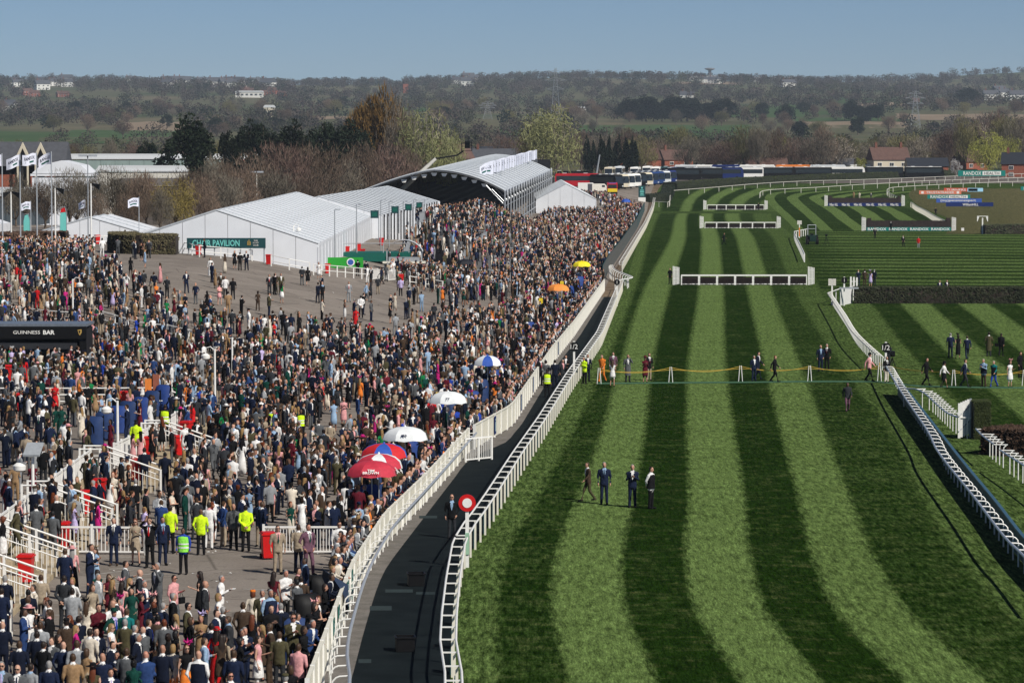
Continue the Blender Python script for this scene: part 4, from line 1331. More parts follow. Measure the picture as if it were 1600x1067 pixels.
# flagpoles, flags, speaker poles
FLAGS = [(3, 390, 240, 1), (31, 392, 241, 1), (57, 395, 238, 1), (80, 400, 237, 1), (48, 372, 314, .5), (133, 368, 312, .5), (217, 352, 308, .5)]
for i, (u, vb, vt, sc) in enumerate(FLAGS):
    Yp = 345 if sc == 1 else (400 if i != 6 else 360)
    t = AT(u, vt, Yp); zb = hgt(t.x, Yp)
    lab = ['tall grey flagpole at the edge of the picture, its flag blown off view', 'tall flagpole flying a white lettered flag before the brick gables', 'tall flagpole with a crumpled white flag over the second gable', 'tall flagpole with a white flag beside the bare trees',
           'short pole with a small white flag among the tall flagpoles', 'short pole with a small white flag beside the teal feather banner', 'short pole with a small white flag over the shrubby hedge'][i]
    r_ = thing('flagpole', lab, 'flag', (t.x, Yp, zb))
    part('pole', MB().tube((0, 0, 0), (0, 0, t.z - zb), .08 if sc == 1 else .05, .05 if sc == 1 else .035, 8), GREYRAIL, r_)
    link('flag_cloth', flag_mesh(1.55 if sc == 1 else 1.3, 1.15 if sc == 1 else .9, 20 + i), r_, (0, 0, t.z - zb - (1.25 if sc == 1 else .95)), rnd.uniform(-.5, .5))
for u, vb, vt, lab, cc in [(47, 372, 334, 'teal feather banner behind the flagpoles', LTEAL), (104, 368, 323, 'teal feather banner with a red tip beside the shrubs', LTEAL)]:
    t = AT(u, vt, 372); zb = hgt(t.x, 372); hh = t.z - zb
    r_ = thing('feather_banner', lab, 'banner', (t.x, 372, zb))
    part('pole', MB().path([(0, 0, 0), (0, 0, hh * .8), (-.2, 0, hh), (-.6, 0, hh * .98)], .03, 5), GREYRAIL, r_)
    part('cloth', MB().add([(0, .02, hh * .2), (0, .02, hh * .8), (-.2, .02, hh * .98), (-.58, .02, hh * .94), (-.72, .04, hh * .75), (-.72, .05, hh * .2)], [(0, 1, 2, 3, 4, 5)]), cc, r_)
    if 'red' in lab: part('tip', MB().add([(-.05, .0, hh * .86), (-.2, .0, hh * .98), (-.58, .0, hh * .94), (-.66, .0, hh * .84)], [(0, 1, 2, 3)]), RED, r_)
for i, (u, vb, vt) in enumerate([(17, 385, 300), (86, 385, 294), (142, 380, 287)]):
    t = AT(u, vt, 352); zb = hgt(t.x, 352); hh = t.z - zb
    r_ = thing('speaker_pole', ['white pole with black horn speakers in front of the brick gables', 'white pole with black horn speakers between the flags and the shrubs', 'white pole with black horn speakers and a round lamp by the bare trees'][i], 'speaker pole', (t.x, 352, zb))
    part('pole', MB().tube((0, 0, 0), (0, 0, hh), .08, .07, 8), WHITE, r_)
    for s_ in ((-1, 1) if i == 0 else (1,)):
        m = MB(); m.add([(s_ * .1, -.1, hh - .1), (s_ * .1, .1, hh - .1), (s_ * .1, .1, hh + .05), (s_ * .1, -.1, hh + .05), (s_ * .85, -.35, hh - .65), (s_ * .85, .35, hh - .65), (s_ * .95, .35, hh - .1), (s_ * .95, -.35, hh - .1)], [(0, 1, 2, 3), (4, 5, 6, 7), (0, 1, 5, 4), (1, 2, 6, 5), (2, 3, 7, 6), (3, 0, 4, 7)])
        part('horn', m, BLACKPL, r_)

# ------------------------------------------------------------------ umbrellas over the betting pitches
def umbrella(lab, u, vr, dia, cols, rim=2.2, top=2.78, text=None, tcol=WHITE, emblem=None):
    p = G(u, vr, rim); g = Vector((p.x, p.y, foot_h(p.x, p.y)))
    r_ = thing('parasol', lab, 'umbrella', g)
    hh, R = rim - g.z, dia / 2
    part('pole', MB().tube((0, 0, 0), (0, 0, hh + .55), .025, n=6), GREYRAIL, r_)
    n = 8; K = 4
    for k in range(n):
        m = MB(); vv = []
        a0, a1 = 2 * math.pi * (k - .5) / n, 2 * math.pi * (k + .5) / n
        for i in range(K + 1):
            t = i / K
            zz = hh + (top - rim) * math.cos(t * math.pi / 2) ** .85
            for a in (a0, (a0 + a1) / 2, a1):
                rr = R * math.sin(t * math.pi / 2) ** 1.0 * (.965 if a == (a0 + a1) / 2 else 1)
                vv.append((rr * math.sin(a), -rr * math.cos(a), zz - (.05 * t * t if a == (a0 + a1) / 2 else 0)))
        ff = []
        for i in range(K):
            for j in range(2): ff.append((i * 3 + j, i * 3 + j + 1, (i + 1) * 3 + j + 1, (i + 1) * 3 + j))
        m.add(vv, ff)
        part('canopy_panel', m, cols[k % len(cols)], r_, smooth=True)
        part('rib', MB().path([(vv[i * 3][0], vv[i * 3][1], vv[i * 3][2] - .02) for i in range(K + 1)], .008, 4), GREYRAIL, r_)
    part('cap', MB().loft([(0, 0, hh + top - rim - .01, .06, .06), (0, 0, hh + top - rim + .07, .015, .015)], 8), cols[0], r_)
    if text:
        for k, tx in enumerate(text):
            for ang in (0.0, 2 * math.pi * 2 / 8, -2 * math.pi * 2 / 8):
                tm = text_mesh(tx, None, .13, .006, 'lettering', tcol, .02)
                o = link('lettering', tm, r_)
                t = .80 + .085 * (k - .5) * 2 * .55
                rr = R * math.sin(t * math.pi / 2) * .985; zz = hh + (top - rim) * math.cos(t * math.pi / 2) ** .85
                o.matrix_local = Matrix.Rotation(ang, 4, 'Z') @ Matrix.Translation((0, -rr - .02, zz - .0)) @ Matrix.Rotation(math.radians(-44), 4, 'X')
    if emblem:
        m = MB(); m.add([(-.22, -R * .62, hh + .40), (.18, -R * .62, hh + .40), (.16, -R * .42, hh + .52), (-.14, -R * .42, hh + .52)], [(0, 1, 2, 3)])
        part('emblem', m, emblem, r_)
    return r_
UWHITE = mat('white_canopy', (.72, .74, .74), .6, var=.05); UBLUE = mat('blue_canopy', (.03, .09, .40), .6); URED = mat('red_canopy', (.55, .02, .025), .6); UCRIM = mat('crimson_canopy', (.50, .035, .06), .6); UYEL = mat('yellow_canopy', (.80, .68, .02), .6)
UORA = mat('orange_canopy', (.80, .27, .05), .6); UBLACK = mat('black_canopy', (.012, .013, .018), .6)
umbrella('plain yellow umbrella, most distant of the betting umbrellas beside the fence', 909, 416, 2.1, [UYEL])
umbrella('orange umbrella over the betting pitches between the yellow and the blue ones', 872, 453.5, 2.15, [UORA])
umbrella('blue and white segmented umbrella over a betting pitch', 762, 570, 1.75, [UBLUE, UWHITE])
umbrella('white umbrella by the picket gate end of the cream fence', 700, 628.5, 2.05, [UWHITE], text=['TT'], tcol=INK)
umbrella('white umbrella with dark letters at its rim, in front of the other white one', 633, 686, 2.15, [UWHITE], text=['MA'], tcol=INK)
umbrella('red and blue segmented umbrella behind the crimson ones', 600, 713, 2.1, [UBLUE, URED])
umbrella('crimson and white umbrella with a yellow crest, tucked behind the lettered one', 592, 730, 2.05, [UWHITE, UCRIM], emblem=GOLD)
umbrella('crimson umbrella lettered with the name Tim Brown, frontmost by the fence', 581, 741.5, 2.1, [UCRIM], text=['TIM', 'BROWN'])
umbrella('small blue umbrella among the far crowd by the fire engine', 978, 316, 1.8, [UBLUE], rim=5.0, top=5.6)
umbrella('black umbrella below the seating bank', 726, 412, 1.9, [UBLACK], rim=2.1 + .4, top=3.0)
b0 = G(524, 975)
r_ = thing('folded_umbrella', 'dark navy umbrella tilted on its side against the cream fence', 'umbrella', (b0.x, b0.y, 1.05))
m = MB(); n = 8
vv = [(0, 0, .5)] + [(.85 * math.cos(2 * math.pi * k / n), .85 * math.sin(2 * math.pi * k / n), 0) for k in range(n)]
m.add(vv, [(0, k + 1, (k + 1) % n + 1) for k in range(n)])
o = part('canopy', m, mat('navy_canopy', (.025, .04, .075), .6), r_)
part('shaft', MB().tube((0, 0, -.6), (0, 0, .55), .015), GREYRAIL, r_)
r_.rotation_euler = (math.radians(-20), math.radians(62), 0)

# ------------------------------------------------------------------ bookmakers' pitches
def pitch_proto(cloth, bag, hatch):
    r_ = thing('betting_pitch', '', 'betting stand')
    for x in (-.5, .5): part('leg', MB().tube((x, 0, 0), (x, 0, 2.05), .025, n=5), BLACKP, r_)
    part('price_board', MB().box((0, -.05, 1.62), (.95, .06, .7)), BLACKPL, r_)
    m = MB(); m.loft([(0, .34, .05, .62, .34), (.02, .34, .5, .58, .31), (-.01, .32, 1.0, .56, .30), (.02, .3, 1.5, .58, .24), (0, .24, 1.85, .56, .16), (0, .2, 1.98, .40, .06)], 10)
    part('cloth_cover', m, cloth, r_, smooth=True)
    part('cash_bag', MB().loft([(0, -.35, .75, .20, .14), (0, -.35, .95, .24, .17), (0, -.35, 1.12, .20, .13)], 8), bag, r_)
    part('tray', MB().box((0, -.3, 1.16), (.7, .4, .05)), WHITE, r_)
    remember(r_)
    return r_
protos = [pitch_proto(BLUEC, RED, 0), pitch_proto(BLUED, BLUEC, 0), pitch_proto(BLACKPL, RED, 0)]
PITCH = [(905, 452, 0, 'beyond the orange umbrella'), (925, 412, 1, 'just past the yellow umbrella'), (889, 468, 0, 'beside the orange umbrella'), (871, 490, 1, 'half way between the orange and blue umbrellas'), (851, 512, 0, 'where the cream fence passes the furlong pole'),
         (826, 530, 0, 'in front of the red bag by the fence'), (812, 556, 1, 'beyond the red bin at the fence'), (770, 612, 0, 'right behind the blue and white umbrella'), (750, 628, 1, 'under the blue and white umbrella'), (735, 648, 0, 'between the white umbrella and the picket gate'),
         (707, 664, 1, 'under the white umbrella'), (640, 722, 0, 'under the white lettered umbrella'), (592, 775, 1, 'under the red and blue umbrella'), (574, 808, 0, 'under the crimson lettered umbrella'), (500, 962, 2, 'with black covers beside the tilted umbrella'),
         (478, 995, 2, 'beside the man in the olive tweed jacket'), (462, 1035, 1, 'lowest on the fence, by the pink shirt'),
         (150, 694, 1, 'first on the platform, by the low lamp post'), (166, 686, 1, 'second on the platform'), (188, 676, 0, 'third on the platform, under the lantern'), (203, 668, 1, 'fourth on the platform'), (224, 661, 0, 'fifth on the platform'), (241, 650, 1, 'sixth on the platform'), (258, 640, 0, 'last on the platform, near the lamp post')]
used = set()
for i, (u, v, k, w_) in enumerate(PITCH):
    p = GH(u, v); p.z = foot_h(p.x, p.y)
    lab = ('blue', 'dark blue', 'black')[k] + ' covered betting pitch ' + w_
    rz = math.radians(215) + rnd.uniform(-.4, .4) if i < 17 else math.radians(160) + rnd.uniform(-.2, .2)
    if k not in used:
        used.add(k); o = protos[k]; o.location = p; o.rotation_euler = (0, 0, rz); o['label'] = lab
    else: o = copy_tree(protos[k], loc=p, rz=rz, label=lab)
    o.scale = (.82, .82, .70)
    o['group'] = 'betting pitches'
for i, (u, v, m_, w_) in enumerate([(878, 470, YELLOW, 'beside the orange umbrella'), (845, 500, YELLOW, 'by the furlong pole end of the fence'), (686, 668, YELLOW, 'between the two white umbrellas'), (232, 648, ORANGE, 'on the platform above the betting pitches'), (244, 640, BRICK, 'at the top of the platform betting row')]):
    p = GH(u, v); p.z = foot_h(p.x, p.y)
    r_ = thing('betting_board', 'upright %s betting board %s' % ({0: 'yellow', 1: 'yellow', 2: 'yellow', 3: 'orange', 4: 'brown'}[i], w_), 'board', p)
    part('board', MB().box((0, 0, 1.2), (.35, .06, 1.5)), m_, r_); part('foot', MB().box((0, 0, .25), (.5, .4, .5)), BLACKPL, r_)
for i, (u, v) in enumerate([(650, 895 + 16), (633, 997 + 16)]):
    p = G(u, v + 4)
    r_ = thing('planter_box', ['black open tub on the horse walk closer to the finish disc', 'black open tub on the horse walk lower down the picture'][i], 'tub', p, rz=.1)
    m = MB(); 
    for s_, c_ in (((.52, .03, .42), (0, -.28, .23)), ((.52, .03, .42), (0, .28, .23)), ((.03, .56, .42), (-.27, 0, .23)), ((.03, .56, .42), (.27, 0, .23))): m.box(c_, s_)
    m.box((0, 0, .04), (.54, .56, .06)); part('tub', m, BLACKPL, r_)
    m = MB(); m.box((0, -.30, .45), (.64, .05, .05)); m.box((0, .30, .45), (.64, .05, .05)); m.box((-.30, 0, .45), (.05, .6, .05)); m.box((.30, 0, .45), (.05, .6, .05)); part('rim', m, BLACKPL, r_)
    part('soil', MB().box((0, 0, .30), (.5, .52, .04)), SOIL, r_)
# ------------------------------------------------------------------ hurdles, fences and posts on the course
def wing(mb_root, x, h, z=0, n=5, lean=0.0, w=.62):
    m = MB()
    for k in range(n): m.box((x + w * (k / (n - 1) - .5), lean * k, h / 2), (w / n * .86, .05, h * (1 - .03 * k)))
    m.box((x, .06, h * .35), (w, .04, .1)); m.box((x, .06, h * .8), (w, .04, .1))
    part('wing', m, WHITE, mb_root)
def hurdle(label, u0, u1, v, n, h=1.08, wh=2.1):
    a, b = GH(u0, v), GH(u1, v)
    W_ = (b - a).length
    r_ = thing('hurdle', label, 'hurdle', a, math.atan2(b.y - a.y, b.x - a.x))
    L = W_ / n
    m = MB(); m.box((L / 2, 0, h), (L - .03, .14, .16)); m.box((.06, 0, h / 2), (.14, .12, h)); m.box((L - .06, 0, h / 2), (.10, .12, h)); m.box((L / 2, 0, .12), (L - .1, .08, .1))
    fm = m.mesh('frame', WHITE)
    rn = random.Random(5); m = MB()
    for k in range(70):
        x = rn.uniform(.14, L - .14); m.box((x, rn.uniform(-.08, .08), rn.uniform(.3, .55) * h), (.035, .03, h * rn.uniform(.5, .85)))
    m.box((L / 2, .1, h * .42), (L - .2, .1, h * .75))
    for zz in (.35, .62): m.box((L / 2, -.1, h * zz), (L - .2, .03, .04))
    bm_ = m.mesh('brush', BRUSH)
    for k in range(n):
        link('frame', fm, r_, (L * k, 0, 0)); o = link('brush', bm_, r_, (L * k, 0, 0)); o['kind'] = 'stuff'
    wing(r_, -.55, wh); wing(r_, W_ + .45, wh * .98)
    return r_
hurdle('hurdle of framed brush across the striped turf, frontmost of the three', 1064, 1261, 445.5, 7)
hurdle('middle hurdle of the three on the striped turf, beyond the walking man', 1101, 1213, 357, 6, 1.1, 2.3)
hurdle('farthest hurdle of the three, just before the bend of the course', 1105, 1194, 328, 6, 1.15, 2.3)
def brush_fence(label, u0, u1, v, board, bh, h, texts, n, tm=WHITE):
    a, b = GH(u0, v), GH(u1, v)
    W_ = (b - a).length
    r_ = thing('steeplechase_fence', label, 'fence', a, math.atan2(b.y - a.y, b.x - a.x))
    rn = random.Random(9)
    m = MB(); m.box((W_ / 2, .5, h / 2), (W_, .8, h * .94)); part('brush_core', m, BRUSH, r_)
    m = MB()
    for k in range(900):
        x, y = rn.uniform(0, W_), rn.uniform(.05, .95)
        z0 = h * .85; m.add([(x - .05, y, z0), (x + .05, y, z0), (x + rn.uniform(-.1, .1), y + rn.uniform(-.05, .05), h * rn.uniform(.96, 1.1))], [(0, 1, 2)])
    part('brush_tops', m, BRUSH, r_, kind='stuff')
    part('banner_board', MB().box((W_ / 2, 0, bh / 2), (W_, .08, bh)), board, r_)
    for k in range(n):
        x = W_ * (k + .5) / n
        for tx, dx, w in texts:
            link('lettering', text_mesh(tx, W_ / n * w, bh * .74, .03, mat=tm, bold=.02), r_, (x + dx * W_ / n, -.06, bh / 2))
    wing(r_, -.5, h * 1.35, n=4); wing(r_, W_ + .5, h * 1.35, n=4)
    for k in (0, 1): part('end_post', MB().box((W_ * k + (.5 if k == 0 else -.5), .4, h * .62), (.7, .7, h * 1.25)), BRUSH, r_)
    return r_
brush_fence('dark steeplechase fence with a navy lettered board at the far bend', 1294, 1408, 322.5, NAVYB, .8, 2.0, [('William', -.22, .36), ('HILL', .16, .26)], 6)
brush_fence('steeplechase fence with a teal lettered banner along its foot', 1354, 1486, 361, TEAL, .66, 1.85, [('RANDOX', 0, .88)], 4)

def disc_post(label, u, vb, vc, rpx, txt, ring=None, name='furlong_post', tilt=0):
    p = G(u, vb); c = AT(u, vc, p.y)
    s_ = F / (p.y * CP + (H - c.z) * SP)
    R = rpx / s_
    r_ = thing(name, label, 'post', p)
    part('pole', MB().box((0, .06, c.z / 2 - R * .3), (.13, .09, c.z - R * .6)), WHITE, r_)
    part('disc', MB().path([(0, -.02, c.z), (0, .03, c.z)], R, 24), ring or BLACKP, r_)
    if ring:
        part('disc_centre', MB().path([(0, -.02, c.z), (0, -.035, c.z)], R * .55, 24), WHITE, r_)
        part('green_foot', MB().box((0, .02, .9), (.15, .1, .8)), mat('pale_green_paint', (.30, .48, .34), .6), r_)
    else:
        link('numeral', text_mesh(txt, None, R * 1.05, .02, 'numeral', WHITE), r_, (0, -.03, c.z))
        part('cap_light', MB().box((0, .03, c.z + R), (.14, .1, .12)), WHITE, r_)
    return r_
disc_post('winning post with a red disc and white centre beside the horse walk', 730, 887, 785.5, 13.5, '', RED, 'finish_post')
disc_post('black half furlong disc on a white pole between the double rail and the horse walk', 897, 597, 541.5, 7.2, '1/2')
disc_post('black half furlong disc behind the running rail by the rope crossing', 1384, 594, 543, 7.4, '1/2')
disc_post('black one furlong disc at the bend of the horse walk', 964, 479, 441, 4.7, '1')
disc_post('black one furlong disc behind the white canvas wing', 1319, 478, 438, 4.6, '1')
for lab, u, vb, vt, red in [('white board on a pole at the corner of the running rail', 1300, 476, 436, 0), ('white board on a red and white pole beside the tractor', 1249, 372, 345, 1)]:
    p = GH(u, vb); t = AT(u, vt, p.y); r_ = thing('marker_post', lab, 'post', p); hh = t.z - p.z
    part('pole', MB().box((0, 0, hh / 2), (.14, .1, hh)), WHITE, r_)
    for s_ in (-1, 1): part('board', MB().box((s_ * .20, -.05, hh - .3), (.34, .06, .66)), DIRTYW, r_)
    if red: part('red_band', MB().box((0, -.01, hh * .35), (.17, .12, hh * .5)), ORANGE, r_)
# canvas wing of the big fence and white sheeted gate
p = G(1313, 478); q = G(1331, 474)
r_ = thing('canvas_wing', 'white canvas covered wing at the end of the big brush fence', 'wing', p)
m = MB()
for i in range(7):
    t = i / 6; d = (q - p) * t
    m.v += [(d.x, d.y + .06 * math.sin(i * 2.2), 0), (d.x, d.y + .05 * math.sin(i * 1.7), 1.65)]
for i in range(6): m.f.append((2 * i, 2 * i + 2, 2 * i + 3, 2 * i + 1)); m.m.append(0)
part('canvas', m, mat('white_canvas', (.66, .66, .64), .7, var=.08), r_)
part('top_board', MB().box(((q - p).x / 2, .05, 1.72), ((q - p).x + .2, .5, .14)), GREYRAIL, r_)
for k in (0, 1): part('post', MB().tube(((q - p).x * k, (q - p).y * k + .1, 0), ((q - p).x * k, (q - p).y * k + .1, 1.75), .06), WHITE, r_)
p = G(1333, 447); r_ = thing('tall_wing', 'tall narrow white wing standing behind the canvas wing', 'wing', G(1334, 470))
wing(r_, 0, 2.4, n=3, w=.6)
p = G(1497, 686)
r_ = thing('sheeted_gate', 'white sheeted gate hung on the rail before the square bush', 'gate', p)
for k in range(5):
    m = MB(); m.box((.05 + .14 * k, .16 * k, .98 + .04 * k), (.13, .05, 1.85)); part('plank', m, WHITE, r_)
part('post', MB().tube((.74, .75, 0), (.74, .75, 2.1), .07), GREYRAIL, r_)
part('brace', MB().tube((.02, -.05, 1.2), (.66, .62, 1.7), .03), GREYPAINT, r_); part('brace', MB().tube((.02, -.05, .4), (.66, .62, .9), .03), GREYPAINT, r_)

# teal hoarding behind the rail
hp = smooth_path([(24.0, 214, 0), (22.95, 196, 0), (20.9, 161, 0), (19.75, 140, 0), (18.95, 126, 0), (18.5, 110, 0)], 2.4)
b0 = Vector(hp[0]); r_ = thing('hoarding', 'long dark teal hoarding with pale lettering behind the hooped running rail', 'hoarding', b0)
GHOST = mat('pale_print', (.26, .36, .38), .6)
txt = 'RANDOX GRAND NATIONAL '
for i, (a, b) in enumerate(zip(hp, hp[1:])):
    L = (b - a).length; mid = (a + b) / 2; ang = math.atan2((b - a).y, (b - a).x)
    m = MB(); m.box((0, 0, .52), (L - .02, .04, .96)); m.box((0, 0, 1.03), (L, .14, .06), m=1)
    o = link('hoarding_panel', m.mesh('hoarding_panel', [DTEAL, mat('blue_capping', (.04, .10, .15), .5)]), r_, mid - b0, ang)
    pm_ = MB()
    for q in range(6):
        if (i * 5 + q * 3) % 4: pm_.box((-1 + .38 * q, 0, .03 * (q % 3)), (.07, .012, .34 + .12 * (q % 2)))
    if pm_.v:
        o2 = link('print', pm_.mesh('print', GHOST), r_); o2['kind'] = 'stuff'
        o2.matrix_local = Matrix.Translation(mid - b0 + Vector((0, 0, .52))) @ Matrix.Rotation(ang, 4, 'Z') @ Matrix.Translation((0, -.03, 0))
# narrow navy signs on the cream fence
for i, Yq in enumerate((104.5, 107.5, 113.5, 116.5, 183, 199, 214, 231, 252)):
    x = FX(Yq) + .075
    r_ = thing('fence_sign', '%s narrow dark sign hung on the cream fence, counting away from the camera' % ORD[i], 'sign', (x, Yq, .18), math.atan2(1, (FX(Yq + 1) - FX(Yq - 1)) / 2), group='narrow signs on the cream fence')
    part('board', MB().box((0, 0, .5), (.75 if i < 4 else .5, .03, .95)), GREENB if i < 4 else NAVYB, r_)
    part('print', MB().box((0, -.02, .42), (.32, .015, .5)).box((0, -.02, .78), (.2, .015, .1)), GHOST, r_)

# rope crossing
mb = MB()
L0, R0 = [G(934, 601), G(934, 597)], [G(1660, 612), G(1660, 607)]
pts_ = [(934, 599.5), (1020, 598.7), (1160, 597.7), (1260, 596.5), (1370, 596.5), (1440, 604), (1520, 605.5), (1660, 607)]
for (u0, v0), (u1, v1) in zip(pts_, pts_[1:]):
    a, b, c, d = G(u0, v0 + 1.2), G(u1, v1 + 1.2), G(u1, v1 - 1.0), G(u0, v0 - 1.0)
    mb.quad(*[p + Vector((0, 0, .03)) for p in (a, b, c, d)])
struct('crossing_mat', mb, MATG, fix=False)
ROPES = [(936, 600), (1048, 598), (1157, 596), (1265, 596), (1374, 596), (1374, 590), (1490, 603), (1600, 603)]
RP = [G(u, v) for u, v in ROPES]
r_ = thing('rope_barrier', 'yellow rope strung on thin white posts across the course', 'rope', RP[0])
for i, p in enumerate(RP):
    d = p - RP[0]
    for dx in (-.13, .13): part('post', MB().tube((d.x + dx, d.y, 0), (d.x + dx * .4, d.y, 1.05), .03, n=5), WHITE, r_)
for a, b in list(zip(RP, RP[1:])):
    if (b - a).length < 1: continue
    for h0, sag in ((1.0, .32), (.85, .10)):
        P = [a.lerp(b, k / 14) - RP[0] + Vector((0, 0, h0 - sag * math.sin(math.pi * k / 14))) for k in range(15)]
        part('rope', MB().path(P, .015, 5), ROPE, r_)

# sponsor boards on the slope inside the bend
def board_sign(label, u0, u1, v0, v1, m_, texts, name='sponsor_board', extra=None):
    c = GH((u0 + u1) / 2, v1)
    Yq = c.y if 'hedge' not in label else 968
    a, b = AT(u0, v1, Yq), AT(u1, v0, Yq)
    w, h = b.x - a.x, b.z - a.z
    r_ = thing(name, label, 'sign', (a.x, Yq, a.z))
    part('board', MB().box((w / 2, 0, h / 2), (w, .12, h)), m_, r_)
    for k in (.05, .5, .95): part('leg', MB().tube((w * k, .1, -.5), (w * k, .1, h), .06), GREYPAINT, r_)
    for x, wd, hh, mm in (extra or []): part('panel', MB().box((w * x, -.07, h / 2), (w * wd, .03, h * hh)), mm, r_)
    for tx, x, wd, hh, mm in texts: link('lettering', text_mesh(tx, w * wd, h * hh, .03, mat=mm, bold=.012), r_, (w * x, -.1, h / 2))
DKT = mat('grey_letters', (.12, .13, .13), .6)
board_sign('teal and white lettered board standing on the far hedge', 1497, 1571, 266.5, 275.5, TEAL, [('RANDOX', .30, .38, .68, WHITE), ('HEALTH', .71, .32, .50, DKT)], extra=[(.71, .39, .70, WHITE)])
board_sign('red board with white lettering and a pale blue end, uppermost of the stacked boards', 1475, 1536, 294, 299.8, REDB, [('TURNERS', .31, .50, .60, WHITE)], extra=[(.80, .40, .98, LBLUE), (.74, .24, .7, NAVYB)])
board_sign('salmon board with a white trade name between two white badges', 1436, 1502, 298, 304, SALMON, [('TRUSTATRADER', .50, .66, .62, WHITE)], extra=[(.08, .06, .6, WHITE), (.92, .06, .6, WHITE)])
board_sign('teal and white board in the middle of the stacked boards on the slope', 1449, 1516, 304.3, 311, TEAL, [('RANDOX', .28, .42, .74, WHITE), ('HEALTH', .72, .36, .5, DKT)], extra=[(.72, .44, .70, WHITE)])
board_sign('mid blue board with white lower-case lettering', 1463, 1534, 310.4, 317, BLUEB, [('(my)pensionexpert', .48, .78, .72, WHITE)])
board_sign('navy board with a two-part name, lowest of the stacked boards', 1478, 1552, 316.5, 323, NAVYB, [('William', .45, .20, .6, WHITE), ('HILL', .62, .13, .56, WHITE)])
board_sign('teal board cut off by the edge of the picture', 1595, 1640, 291.5, 298, TEAL, [('RANDOX', .5, .8, .7, WHITE)])
b0 = GH(1003, 316)
r_ = thing('entrance_board', 'upright dark green board with pale writing at the far end of the crowd', 'sign', b0)
part('board', MB().box((0, 0, 2.6), (1.7, .12, 2.9)), DTEAL, r_); part('white_base', MB().box((0, 0, .6), (1.8, .12, 1.1)), WHITE, r_)
part('print', MB().box((0, -.08, 3.5), (.35, .03, .4)).box((0, -.08, 2.9), (.9, .03, .22)).box((0, -.08, 2.5), (1.0, .03, .22)).box((0, -.08, 2.1), (.8, .03, .22)).box((0, -.08, 1.7), (.95, .03, .18)), LTEAL, r_)
part('leg', MB().tube((-.7, .08, 0), (-.7, .08, 4), .05), GREYPAINT, r_)

# tractor with a roll frame, camera on a tripod, camera mast
b0 = GH(1269, 382)
r_ = thing('tractor', 'dark green tractor with a tall square roll frame parked on the infield', 'tractor', b0)
DG = mat('dark_green_paint', (.008, .030, .022), .4)
part('bonnet', MB().box((0, -.7, .95), (.9, 1.5, .8)), DG, r_); part('cab_body', MB().box((0, .5, .85), (1.3, 1.1, .9)), DG, r_); part('seat', MB().box((0, .5, 1.45), (.5, .5, .4)), BLACKPL, r_)
m = MB(); 
for x in (-.62, .62): m.tube((x, .8, .9), (x, .8, 3.0), .06)
m.tube((-.65, .8, 3.0), (.65, .8, 3.0), .06); m.tube((-.65, .8, 2.4), (.65, .8, 2.4), .04); part('roll_frame', m, GREYRAIL, r_)
for x in (-.75, .75):
    part('rear_wheel', MB().path([(x - .17, .6, .7), (x + .17, .6, .7)], .7, 14), BLACKPL, r_); part('front_wheel', MB().path([(x - .12, -1.2, .45), (x + .12, -1.2, .45)], .45, 12), BLACKPL, r_)
part('mudguard', MB().box((0, .6, 1.42), (1.9, .9, .06)), DG, r_)
for i, (u, v, lab) in enumerate([(1291, 384, 'television camera on a tripod standing on the cross-striped turf'), (1394, 590, 'camera on a stand behind the half furlong disc')]):
    p = GH(u, v); r_ = thing('camera_tripod', lab, 'camera', p)
    for a in (.3, 2.4, 4.5): part('leg', MB().tube((.5 * math.cos(a), .5 * math.sin(a), 0), (0, 0, 1.35), .03, n=5), BLACKPL, r_)
    part('camera_body', MB().box((0, 0, 1.6), (.3, .6, .35)), BLACKPL, r_); part('lens', MB().path([(0, -.3, 1.6), (0, -.75, 1.6)], .1, 8), BLACKPL, r_)
p = GH(1535, 366); r_ = thing('camera_mast', 'white mast with two hanging side panels beside the dark brush fence', 'mast', p)
part('mast', MB().box((0, 0, 1.4), (.22, .2, 2.8)), WHITE, r_); part('arm', MB().box((0, 0, 3.1), (1.9, .15, .1)), WHITE, r_)
for s_ in (-1, 1): part('side_panel', MB().prism([(s_ * .55, 3.1), (s_ * .95, 3.1), (s_ * .95, 2.2), (s_ * .85, 2.2)], -.05, .05), WHITE, r_)
p = GH(1504, 361); r_ = thing('marker_box', 'small white box on the turf beyond the teal bannered fence', 'box', p); part('box', MB().box((0, 0, .25), (.5, .4, .5)), WHITE, r_); part('lid', MB().box((0, 0, .53), (.54, .44, .05)), WHITE, r_)

# boom lift over the marquee and a crane arm by the coaches
Yb = 610
A_, B_, C_, D_ = [AT(u, v, Yb) for u, v in ((622, 302), (681, 248), (714, 243), (724, 236))]
zg = hgt(A_.x, Yb); r_ = thing('boom_lift', 'white telescopic boom lift with a camera basket above the curved stand roof', 'boom lift', (A_.x, Yb, zg))
def loc_(p): return (p.x - A_.x, 0, p.z - zg)
part('chassis', MB().box((-1, 0, .9), (3.5, 2.2, 1.4)), GREYPAINT, r_)
part('boom', MB().tube(loc_(A_), loc_(B_), .45, .28, 8), DIRTYW, r_); part('riser', MB().tube((-1, 0, 1.4), loc_(A_), .4), DIRTYW, r_)
part('jib', MB().path([loc_(B_), loc_(C_), loc_(D_)], .16, 6), BLACKP, r_)
d = loc_(D_)
m = MB()
for dx in (-.9, .9):
    for dy in (-.6, .6): m.tube((d[0] + dx + .6, dy, d[2]), (d[0] + dx + .6, dy, d[2] + 1.5), .06, n=4)
for zz in (0, .8, 1.5): m.box((d[0] + .6, 0, d[2] + zz), (1.9, 1.3, .08))
part('basket', m, BLACKP, r_); part('operator_box', MB().box((d[0] + .7, 0, d[2] + 1.1), (.9, .6, 1.3)), BLACKP, r_)
t = AT(937, 242, 1010); g = AT(930, 268, 1010)
